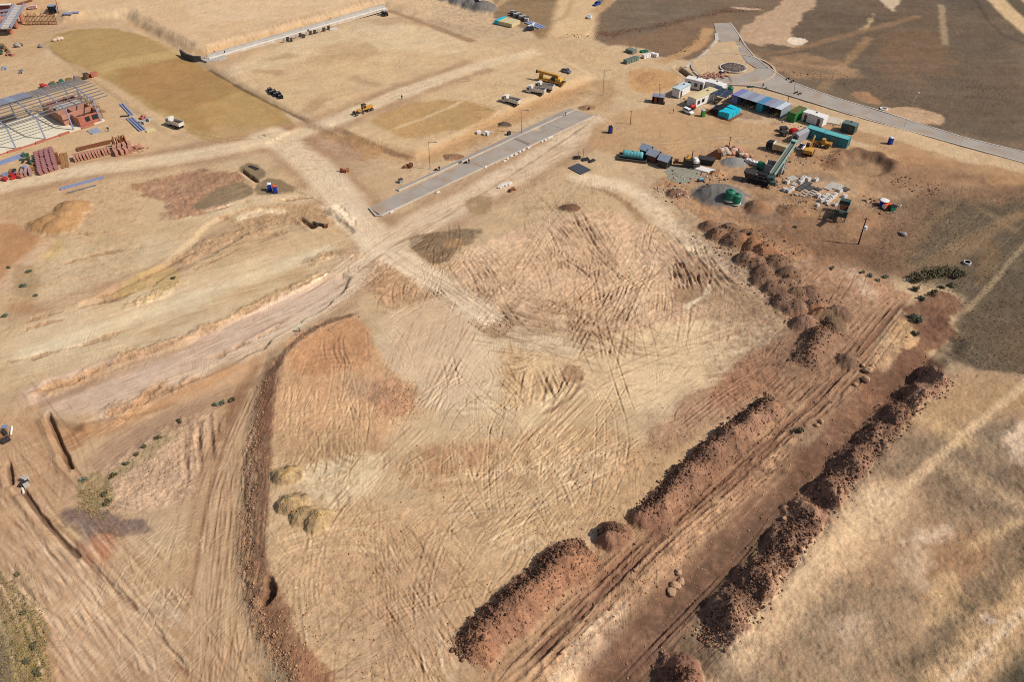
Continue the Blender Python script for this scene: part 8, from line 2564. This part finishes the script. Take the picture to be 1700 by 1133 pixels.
scrap('green covered stores left of the purple brick pallets', (45, 266), [TARPG, TARPG, DSTEEL], 8, 1.8, 1.6, 1)
scrap('grey and blue scrap below the green covered stores', (33, 283), [DSTEEL, LILACW, WOOD], 9, 1.5, 1.8, 2)
scrap('red brick rubble and a red pack at the lower left of the brick yard', (22, 295), [BRICK, REDP], 8, 1.6, .6, 3)
scrap('dark machine parts near the top left corner', (11, 11), [BLACK, DSTEEL, TARPG], 8, 1.2, 1.4, 4)
scrap('dark green scrap below the stair building', (2, 86), [TARPG, DSTEEL], 6, 1.2, 1.4, 5)
scrap('red block by the pale timber frame', (19, 92), [BRICKP, BRICK], 4, .7, .7, 6)
scrap('grey drum and boards on the sand above the steel hall', (35, 122), [STEEL, CONC], 3, .6, .4, 7)
scrap('pale sheets lying at the left edge above the steel hall', (6, 116), [SHEET, SHEET], 4, 2.0, .6, 8)
scrap('orange brick rubble near the lilac beams', (240, 196), [BRICKO, BRICK], 5, .5, .5, 9)
scrap('grey rubbish beside the ochre pad edge', (243, 203), [CONC, GREYB], 7, 1.0, .8, 10)

# ------------------------------------------------------------------ stores on the pad and at the top
for i, (px, lab) in enumerate([((450, 153.5), 'left'), ((457, 156.8), 'middle'), ((464.5, 160), 'right')]):
    c = at(*px)
    hd = math.radians(118)
    t = thing('pipe_bundle', 'strapped bundle of black pipes on the big pad, ' + lab + ' of three', 'pipe bundle', c, hd, 'black pipe bundles')
    for r in range(3):
        for k in range(4):
            MB().tube((-2.6, -.6 + .4 * k, .2 + .38 * r), (2.6, -.6 + .4 * k, .2 + .38 * r), .19, n=8).build('pipe', BLACK, t)
    for x in (-1.5, 1.5):
        MB().box((x, 0, .6), (.08, 1.66, 1.26)).build('strap', GREYB, t)
c, hd, ln = frame((829, 40), (857, 46.5))
t = thing('timber_pack', 'long pale timber pack with a bright blue covered left end', 'timber pack', c + Vector((0, 2.2, 0)), hd)
for k in range(8):
    MB().box((0.4, -2.3 + .66 * k, .75), (ln - 1.0, .6, 1.3)).build('plank_row', CREAMP, t)
MB().prism([(-ln / 2 - .8, .1), (-ln / 2 + 1.4, .1), (-ln / 2 + 1.4, 1.5), (-ln / 2, 1.48)], -2.75, 2.75).build('blue_cover', TURQ, t)
rg = random.Random(9)
for i in range(6):
    for j in range(2):
        p = at(851 + 4.6 * i, 25.5 + 2.0 * i - 3.2 * j)
        t = thing('block_pallet', 'pallet of grey blocks in the double row above the timber pack', 'block pallet', p, -.5, 'grey block pallets at the top')
        MB().box((0, 0, .65), (1.5, 1.2, 1.1), rg.gauss(0, .1)).build('blocks', CONC if (i + j) % 2 else CONCD, t)
        MB().box((0, 0, .05), (1.5, 1.2, .1)).build('pallet', WOOD, t)
sheets('blue grey roof sheets lying behind the dark car at the top', (877, 37), (901, 46.5), 3, .9, LILACW, None)
scrap('white bags beside the dark car at the top', (881, 43), [WHITE, WHITE], 5, .5, .8, 11, 'bag_pile', 'bags')
PG = 'stores at the edge of the veld'
def row(label, pa, pb, n, w_, h, m, group=PG, name='crate_row', part='crate'):
    c, hd, ln = frame(pa, pb)
    t = thing(name, label, 'stack', c, hd, group)
    for k in range(n):
        MB().box((-ln / 2 + ln * (k + .5) / n, 0, h / 2), (ln / n * .82, w_, h), 0, None, .96).build(part, m, t)
    MB().box((0, 0, .05), (ln, w_ * .9, .1)).build('bearer', DWOOD, t)
GGR = mat('grey_green_crate', (112, 124, 112), .7, var=.15)
row('grey green crate stack above the segmented row at the veld edge', (1041, 85), (1054, 89), 2, 2.4, 1.2, GGR)
row('segmented row of five grey green crates at the veld edge', (1037, 106), (1058, 99), 5, 1.6, 1.3, GGR)
row('flat dark green pack lying left of the white packs', (1063, 87), (1075, 85), 2, 1.5, .5, GREENP)
row('white wrapped packs in a row, the lower left ones', (1067, 97), (1079, 93), 3, 1.2, 1.1, WHITE)
row('white wrapped packs, the upper right ones', (1080, 92), (1092, 95), 2, 1.3, 1.1, WHITE)
c = at(962, 281)
t = thing('steel_plate', 'flat dark grey cover plate lying on the orange patch beside the road', 'cover plate', c, frame((949, 279), (966, 288))[1])
for k in range(4):
    MB().box((0, -1.35 + .9 * k, .12), (4.6, .84, .2)).build('plate', mat('dark_grey_plate', (84, 86, 90), .5, .2), t)
for i, (px, n) in enumerate([((958, 263), 4), ((972, 266), 4), ((982, 268), 3)]):
    t = thing('pipe_pile', 'pile of dark pipes and scrub above the cover plate, ' + ['left', 'middle', 'right'][i], 'pipe pile', at(*px), .3 * i, 'dark pipe piles')
    for k in range(n):
        MB().tube((-.9, -.5 + .35 * k, .25), (.9, -.4 + .35 * k, .3), .16, n=7).build('pipe', BLACK, t)
for i, px in enumerate([(960, 264), (968, 261)]):
    t = thing('marker_post', ['thin marker post left of the dark pipe piles', 'thin marker post among the dark pipe piles'][i], 'post', at(*px))
    MB().tube((0, 0, -.1), (.05, 0, 2.6), .06, n=6).build('post', STEEL, t)
    MB().box((0, 0, .05), (.3, .3, .12)).build('foot', CONC, t)
for i, (pa, pb) in enumerate([((828, 313), (833, 308)), ((832, 310), (837, 306)), ((837, 309), (842, 304)), ((843, 307), (848, 303))]):
    sheets('white kerb pieces lying on the sand below the concrete road', pa, pb, 2, .3, CONCW, 'white kerb pieces on the sand', 'kerb_pieces', 'kerb pieces', .25)
scrap('brown wood frame beside the white kerb pieces', (850, 316), [WOOD, DWOOD], 4, .8, .3, 12)
for i, (px, lab) in enumerate([((665.5, 303), 'small grey box on the verge at the lower end of the concrete road'), ((845, 224), 'small dark box beside the middle of the footway')]):
    scrap_machine('meter_box', lab, 'box', px, .6, [('box_body', 'box', DSTEEL if i else GREYB, (0, 0, .45), (.9, .7, .9)), ('lid', 'box', DSTEEL, (0, 0, .93), (1.0, .8, .07)), ('foot', 'box', CONC, (0, 0, .03), (1.1, .9, .08))])
scrap('brown scrap lying on the verge below the street lamp', (676, 277), [WOOD, RUST], 7, 1.0, .3, 13)
scrap('white stakes heap on the verge of the pad', (812, 223), [WHITE, CONCW], 8, 1.1, .5, 14, 'stake_heap', 'stakes')
scrap('dark scrap beside the lone pickup track crossing', (528, 378), [DSTEEL, RUST], 4, .5, .4, 15)
scrap('red brown debris in the round hollow right of the crossing', (574, 285), [RUST, BRICK, WOOD], 6, .7, .4, 16)
for i, (px, rz, lab) in enumerate([((20, 716), 1.95, 'white pipe section lying by the trench at the left edge'), ((38, 813), 2.2, 'white pipe section at the head of the diagonal trench')]):
    t = thing('pipe_section', lab, 'pipe', at(*px), rz)
    MB().tube((-1.1, 0, .2), (1.1, 0, .2), .16, n=12).build('pipe', WHITE, t)
    MB().tube((1.0, 0, .2), (1.25, 0, .2), .2, n=12).build('socket', WHITE, t)
sheets('light blue pipes lying at the left edge beside a white pipe section', (4, 711), (13, 709), 2, .12, mat('light_blue_pipe', (130, 160, 205), .5), None, 'pipe_pair', 'pipes')
scrap('dark boards beside the trench at the left edge', (4, 722), [DSTEEL, WOOD], 4, .5, .8, 17)
scrap('grey offcuts at the head of the diagonal trench', (42, 802), [DSTEEL, CONC], 4, .4, .6, 18)
t = thing('slurry_pad', 'pale cement slurry pad spread below the block machine', 'slurry pad', at(1131, 289), 0)
b = MB()
for i_, (rx, ry, cx) in enumerate([(4.6, 4.2, 0)]):
    vs = [(0, 0, .10)]
    n = 26
    for k in range(n):
        a = 6.283 * k / n
        r = 1 + .16 * math.sin(a * 3 + 1) + .08 * math.sin(a * 7)
        vs.append((cx + rx * r * math.cos(a), ry * r * math.sin(a), .08))
    for k in range(n):
        a = 6.283 * k / n
        vs.append((vs[1 + k][0] * 1.04, vs[1 + k][1] * 1.04, -.3))
    fs = [(0, 1 + k, 1 + (k + 1) % n) for k in range(n)] + [(1 + k, 1 + n + k, 1 + n + (k + 1) % n, 1 + (k + 1) % n) for k in range(n)]
    b.add(vs, fs)
b.build('slurry', PUDDLE, t)
o = MB().box((0, 0, .1), (6.0, 2.4, .3), 0, None, .97).build('washout_slab', CONCW)
o.location, o.rotation_euler = at(1167, 281.5), (0, 0, -.55)
tag(o, 'small pale concrete apron in front of the black skip', 'concrete apron')
o = MB().box((0, 0, .1), (6.0, 4.4, .3), 0, None, .97).build('loading_slab', mat('pale_grey_slab', (200, 186, 166), .85))
o.location, o.rotation_euler = at(1378, 200), (0, 0, -.5)
tag(o, 'flat pale concrete slab behind the white cabin with two doorways', 'slab')
t = thing('access_ladder', 'rusty scaffold ladder in front of the teal containers', 'ladder', at(1379.5, 246), -.4)
for x in (-.7, .7):
    for y in (-.3, .3):
        MB().tube((x, y, 0), (x, y, 3.2), .05, n=5).build('upright', RUST, t)
for k in range(6):
    MB().tube((-.7, -.3, .4 + .5 * k), (.7, -.3, .4 + .5 * k), .035, n=5).build('rung', RUST, t)
# ------------------------------------------------------------------ plants, stones and grass
def shrub(label, px, r, h, m, n, seed, group='shrubs on bare ground', cat='shrub'):
    rg = random.Random(seed)
    t = thing('shrub', label, cat, at(*px), rg.uniform(0, 6), group)
    b, s = MB(), MB()
    cl = [(rg.gauss(0, r * .4), rg.gauss(0, r * .4), h * rg.uniform(.35, .75), rg.uniform(.25, .45) * r) for _ in range(max(4, int(n / 30)))]
    for c_ in cl:
        s.tube((c_[0] * .1, c_[1] * .1, -.1), c_[:3], .05, .02, 4)
    for k in range(n):
        c_ = cl[k % len(cl)]
        d = Vector((rg.gauss(0, 1), rg.gauss(0, 1), rg.gauss(0, .8))).normalized() * c_[3] * rg.uniform(.6, 1.15)
        p = Vector(c_[:3]) + d
        p.z = max(p.z, .05)
        a = Vector((rg.gauss(0, 1), rg.gauss(0, 1), rg.gauss(0, .6))).normalized() * rg.uniform(.12, .26)
        e = a.cross(Vector((rg.gauss(0, 1), rg.gauss(0, 1), rg.gauss(0, 1)))).normalized() * rg.uniform(.06, .13)
        b.add([p - a, p + e, p + a, p - e], [(0, 1, 2, 3)])
    s.build('stem', DWOOD, t)
    b.build('foliage', m, t)['kind'] = 'stuff'
HDG = [(1520, 466, 1.6), (1530, 462, 1.8), (1541, 459, 1.8), (1552, 457, 2.0), (1563, 456, 2.0), (1575, 455, 2.0), (1586, 456, 1.8), (1594, 459, 1.4)]
for i, (x, y, r) in enumerate(HDG):
    r *= .85
    shrub('dark olive bush in the curved hedge at the veld corner' if 0 < i < 7 else ['dark olive bush at the left end of the curved hedge', 'dark olive bush at the right end of the curved hedge'][i > 0], (x, y), r, 1.5, LEAF, 420, i, 'bushes of the curved hedge')
for i, (x, y, r, m, lab) in enumerate([(1520, 482, 1.5, LEAF, 'dark bush on the earth edge below the left end of the hedge'), (1547, 487, 1.6, LEAF, 'rounded dark bush below the middle of the hedge'), (1564, 479, .9, LEAF, 'small dark bush on the pink earth right of centre'), (1579, 476, 1.3, LEAF, 'dark bush on the pink earth below the right end of the hedge'),
        (1530, 497, 1.3, LEAFB, 'blue green bush at the top of the corridor'), (1523, 533, 2.0, LEAFB, 'large blue green bush on the corridor bank'), (1513, 527, 1.4, LEAFB, 'blue green bush left of the large one on the corridor bank'), (1521, 556, 1.0, LEAF, 'small green bush below the large blue green one'), (1326, 716, 1.5, LEAF, 'green bush standing in the middle of the cut'),
        (1443, 458, 1.0, LEAFB, 'grey green tuft on the slope above the pale wash'), (1432, 452, .9, LEAFB, 'small grey green tuft upper left on the slope'), (1470, 461, 1.1, LEAFB, 'grey green tuft right on the slope by the veld'), (1456, 466, .7, LEAFB, 'tiny grey green tuft low on the slope'), (1380, 447, .8, LEAFB, 'grey green tuft above the heaps'),
        (387, 666, 1.1, LEAF, 'green bush at the head of the dark haul road'), (370, 670, 1.0, LEAFB, 'grey green bush left of the haul road head'), (358, 673, .9, LEAFB, 'low grey green bush left of two by the haul road head'), (298, 699, .8, LEAF, 'green tuft at the upper end of the weedy line'), (262, 728, .8, LEAF, 'green tuft in the upper half of the weedy line'),
        (240, 743, .8, LEAF, 'green tuft in the middle of the weedy line'), (226, 756, .9, LEAF, 'green tuft below the middle of the weedy line'), (210, 772, .9, LEAF, 'green tuft in the lower half of the weedy line'), (190, 790, .9, LEAF, 'green tuft near the lower end of the weedy line'), (174, 822, 1.0, LEAF, 'green bush at the bottom of the weedy line'), (178, 836, .9, LEAF, 'small bright bush beside the grey cracked soil'), (140, 798, 1.0, LEAFB, 'olive tuft on the left rim of the weedy patch'),
        (31, 957, .9, LEAF, 'green bush by the left edge above the dry grass'), (40, 1020, .8, LEAF, 'dark tuft in the dry grass, upper'), (55, 1075, .8, LEAF, 'dark tuft in the dry grass, middle'), (45, 1100, .9, LEAF, 'dark tuft in the dry grass, lower left'), (64, 1118, .9, LEAF, 'dark tuft in the dry grass, lower right'),
        (47, 452, 1.0, LEAFB, 'grey green weeds at the left, upper'), (40, 475, 1.3, LEAFB, 'grey green weeds at the left, middle'), (60, 492, 1.0, LEAFB, 'grey green weeds at the left, lower right'), (15, 445, .8, LEAFB, 'grey green weeds at the left edge beside the pale track'), (10, 525, 1.0, LEAFB, 'grey green weeds at the far left below the orange earth'),
        (1245, 388, .8, LEAF, 'dark tuft between the yard and the heaps, left'), (1320, 378, .8, LEAF, 'dark tuft between the yard and the heaps, right'), (288, 462, .7, LEAF, 'dark small bush on the graded strip'), (978, 140 + 40, .5, DWOOD, 'dry tuft at the road end')]):
    r *= .55
    shrub(lab, (x, y), r, r * .8, m, int(150 + 120 * r), 50 + i, None)

def scatter(name, zones, n, size, mats_, seed, kind='stone'):
    """clods and stones too many to count, joined; faceted lumps half sunk in the ground"""
    rg = np.random.default_rng(seed)
    base = np.array([(1, 0, 0), (-.9, .2, 0), (0, 1, .1), (.1, -1, 0), (.1, .1, .8), (0, -.1, -.6)])
    fac = np.array([(0, 2, 4), (2, 1, 4), (1, 3, 4), (3, 0, 4), (2, 0, 5), (1, 2, 5), (3, 1, 5), (0, 3, 5)])
    for mi, m in enumerate(mats_):
        V_, F_ = [], []
        cnt = 0
        tot = sum(z[1] for z in zones)
        for (path, wt, wid) in zones:
            k = int(n * wt / tot / len(mats_))
            w_ = np.array([flat(*p) for p in chaikin(path, 2, False)])
            seg = np.hypot(*(w_[1:] - w_[:-1]).T)
            cum = np.concatenate([[0], np.cumsum(seg)])
            tpos = rg.uniform(0, cum[-1], k)
            x = np.interp(tpos, cum, w_[:, 0])
            y = np.interp(tpos, cum, w_[:, 1])
            i = np.clip(np.searchsorted(cum, tpos) - 1, 0, len(seg) - 1)
            dx = (w_[i + 1] - w_[i]) / seg[i][:, None]
            off = wid * .5 * np.clip(rg.normal(0, .5, k), -1.1, 1.1)
            x, y = x - dx[:, 1] * off, y + dx[:, 0] * off
            for a, b in zip(x, y):
                s = size * math.exp(min(rg.normal(-.15, .6), 1.1))
                # undo the lift of the ground level so stones follow the same place on the slope
                z = hz(a, b)
                r = rg.uniform(0, 6.28)
                ca, sa = math.cos(r), math.sin(r)
                v = base * (1 + rg.uniform(-.25, .25, base.shape)) * s
                V_.append(np.stack([v[:, 0] * ca - v[:, 1] * sa + a, v[:, 0] * sa + v[:, 1] * ca + b, v[:, 2] + z + s * .15], 1))
                F_.append(fac + cnt)
                cnt += 6
        V_, F_ = np.concatenate(V_).astype(np.float32), np.concatenate(F_).astype(np.int32)
        me = bpy.data.meshes.new(name)
        me.vertices.add(len(V_))
        me.vertices.foreach_set('co', V_.ravel())
        me.loops.add(F_.size)
        me.loops.foreach_set('vertex_index', F_.ravel())
        me.polygons.add(len(F_))
        me.polygons.foreach_set('loop_start', np.arange(0, F_.size, 3, dtype=np.int32))
        me.update()
        me.materials.append(m)
        o = bpy.data.objects.new(name, me)
        COL.objects.link(o)
        o['kind'] = 'stuff'
DK1, DK2 = mat('dark_clod', (100, 72, 55), .95, var=.2), mat('umber_clod', (128, 90, 67), .95, var=.2)
LT1, LT2 = mat('tan_stone', (196, 150, 108), .95, var=.2), mat('brown_stone', (150, 104, 74), .95, var=.2)
YL1 = mat('yellow_stone', (176, 138, 78), .95, var=.2)
scatter('dark_clods', [([(1284, 660), (1228, 698), (1168, 748), (1108, 808), (1062, 860)], 4, 3), ([(974, 906), (918, 934), (868, 980), (806, 1034), (756, 1088)], 3, 3.4), ([(1552, 606), (1502, 650), (1444, 716), (1392, 774), (1344, 832)], 2.4, 3.4), ([(1575, 628), (1528, 672), (1468, 735), (1368, 850)], .9, 2.5),
                       ([(1336, 844), (1280, 914), (1220, 994), (1166, 1050)], 2.4, 3.4), ([(1360, 862), (1308, 932), (1248, 1012), (1190, 1068)], 1.0, 2.5), ([(1380, 545), (1345, 572), (1332, 610)], 1.2, 5), ([(1018, 885), (1016, 898)], .5, 4), ([(1130, 1110), (1125, 1130)], .5, 4), ([(1180, 380), (1230, 420), (1290, 480), (1360, 530)], 2, 14)], 11000, .12, [DK1, DK2], 1)  # dark clods, massed on the left flanks to deepen the banks' shade by colour
scatter('bank_stones', [([(1300, 680), (1240, 722), (1190, 768), (1130, 826), (1086, 872)], 3, 4), ([(995, 925), (940, 958), (892, 1002), (832, 1056), (782, 1106)], 3, 5), ([(1568, 626), (1518, 668), (1460, 732), (1360, 845)], 3, 5), ([(1352, 856), (1298, 928), (1238, 1008), (1180, 1062)], 3, 5), ([(1450, 560), (1300, 710), (1130, 870), (900, 1090)], 1.5, 8), ([(1540, 560), (1400, 740), (1200, 960), (1020, 1133)], 2, 9)], 5000, .09, [mat('flank_clod', (134, 96, 72), .95), mat('flank_clod_pale', (166, 124, 94), .95)], 9)
scatter('pale_stones', [([(440, 620), (424, 680), (412, 760), (408, 850), (408, 960), (436, 1045), (490, 1120)], 5, 2.6), ([(425, 700), (416, 820), (422, 950), (480, 1090)], 1.5, 5), ([(1330, 750), (1230, 835), (1130, 935), (1030, 1035), (940, 1110)], 2, 7), ([(1430, 700), (1330, 830), (1200, 980), (1100, 1110)], 1.4, 6),
                        ([(450, 1020), (500, 1133)], 2, 9), ([(655, 640), (690, 690)], .5, 6), ([(790, 540), (850, 545)], .4, 4), ([(490, 560), (600, 525)], .4, 3)], 3600, .075, [LT1, LT2], 2)
scatter('yellow_stones', [([(472, 790), (482, 795)], 1, 3), ([(480, 838), (500, 858)], 1, 3), ([(525, 864), (530, 870)], 1, 3)], 400, .06, [YL1], 3)
scatter('scattered_clods', [([(600, 450), (720, 500)], 1, 12), ([(780, 530), (850, 545)], .6, 5), ([(640, 640), (690, 700)], .8, 8), ([(660, 800), (1060, 740)], 2, 12), ([(1060, 760), (1320, 560)], 2.5, 8), ([(520, 900), (760, 1100)], 2, 30), ([(850, 880), (1040, 860)], 1.2, 12), ([(1300, 500), (1500, 480)], 1, 12), ([(140, 830), (360, 700)], 1.5, 8)], 6000, .055, [LT2, LT1], 4)

YD = [([(1110, 290), (1160, 300), (1200, 290)], 2, 8), ([(1090, 310), (1140, 330)], 1.5, 8), ([(1190, 255), (1250, 258)], 1.2, 6), ([(1235, 290), (1300, 310)], 2, 8), ([(1280, 270), (1400, 262)], 1.5, 10), ([(1300, 330), (1400, 345)], 2, 10), ([(1290, 215), (1330, 240)], 1, 6), ([(1350, 200), (1420, 215)], 1, 5), ([(1200, 165), (1340, 215)], 1, 4), ([(1430, 330), (1490, 350)], 1.5, 8), ([(1130, 165), (1190, 172)], 1, 4)]
scatter('yard_litter', YD, 1800, .14, [mat('pale_litter', (200, 190, 178), .9), mat('dark_litter', (70, 62, 58), .9), LT2], 5)
scatter('veld_rubble', [([(1000, 58), (1100, 42), (1180, 22), (1270, 14)], 2, 4), ([(1300, 125), (1430, 128), (1560, 190)], 1.5, 10), ([(1240, 385), (1330, 420)], 1.5, 14), ([(1480, 300), (1560, 320)], 1, 10), ([(940, 60), (1010, 60)], .7, 5), ([(1160, 60), (1120, 95)], .6, 4)], 1300, .11, [DK1, DK2], 6)

def grass(name, polys, n, m, seed, h=.35):
    rg = random.Random(seed)
    b = MB()
    for poly, wt in polys:
        k = 0
        xs, ys = [p[0] for p in poly], [p[1] for p in poly]
        while k < int(n * wt):
            p = (rg.uniform(min(xs), max(xs)), rg.uniform(min(ys), max(ys)))
            if not inpoly(p, poly):
                continue
            k += 1
            x, y = flat(*p)
            z = hz(x, y)
            for q in range(3):
                a = rg.uniform(0, 6.28)
                l = h * rg.uniform(.6, 1.6)
                w_ = .10
                cx, cy = math.cos(a), math.sin(a)
                b.add([(x - cy * w_, y + cx * w_, z), (x + cy * w_, y - cx * w_, z), (x + cx * l * .7, y + cy * l * .7, z + l)], [(0, 1, 2)])
    o = b.build(name, m)
    o['kind'] = 'stuff'
GR2 = mat('olive_grass_blades', (150, 132, 92), .9, var=.4, scale=.5)
grass('veld_grass', [([(1500, 470), (1600, 440), (1760, 340), (1760, 640), (1640, 612), (1580, 590), (1590, 500)], 1.0), ([(1480, 345), (1700, 320), (1700, 360), (1520, 455), (1440, 440)], .7)], 1500, GR2, 1, .13)
grass('field_grass', [([(-10, 930), (60, 1000), (75, 1133), (-10, 1133)], .5), ([(120, 800), (180, 790), (170, 850), (120, 840)], .15)], 1800, GRASSY, 2, .15)

# plant and people are a little smaller than their first builds
for o in list(bpy.data.objects):
    if o.parent is None:
        k = {'parked_car': .77, 'pickup_truck': .77, 'tipper_truck': .76, 'mobile_crane': .76, 'motor_grader': .74, 'road_roller': .8, 'excavator': .85, 'wheel_loader': .8, 'box_truck': .85, 'person': .82, 'wheelbarrow': .8,
             'portable_toilet': .86, 'pipe_bundle': .78, 'towed_plough': .85}.get(o.name.split('.')[0])
        if k:
            o.scale = (k, k, k)
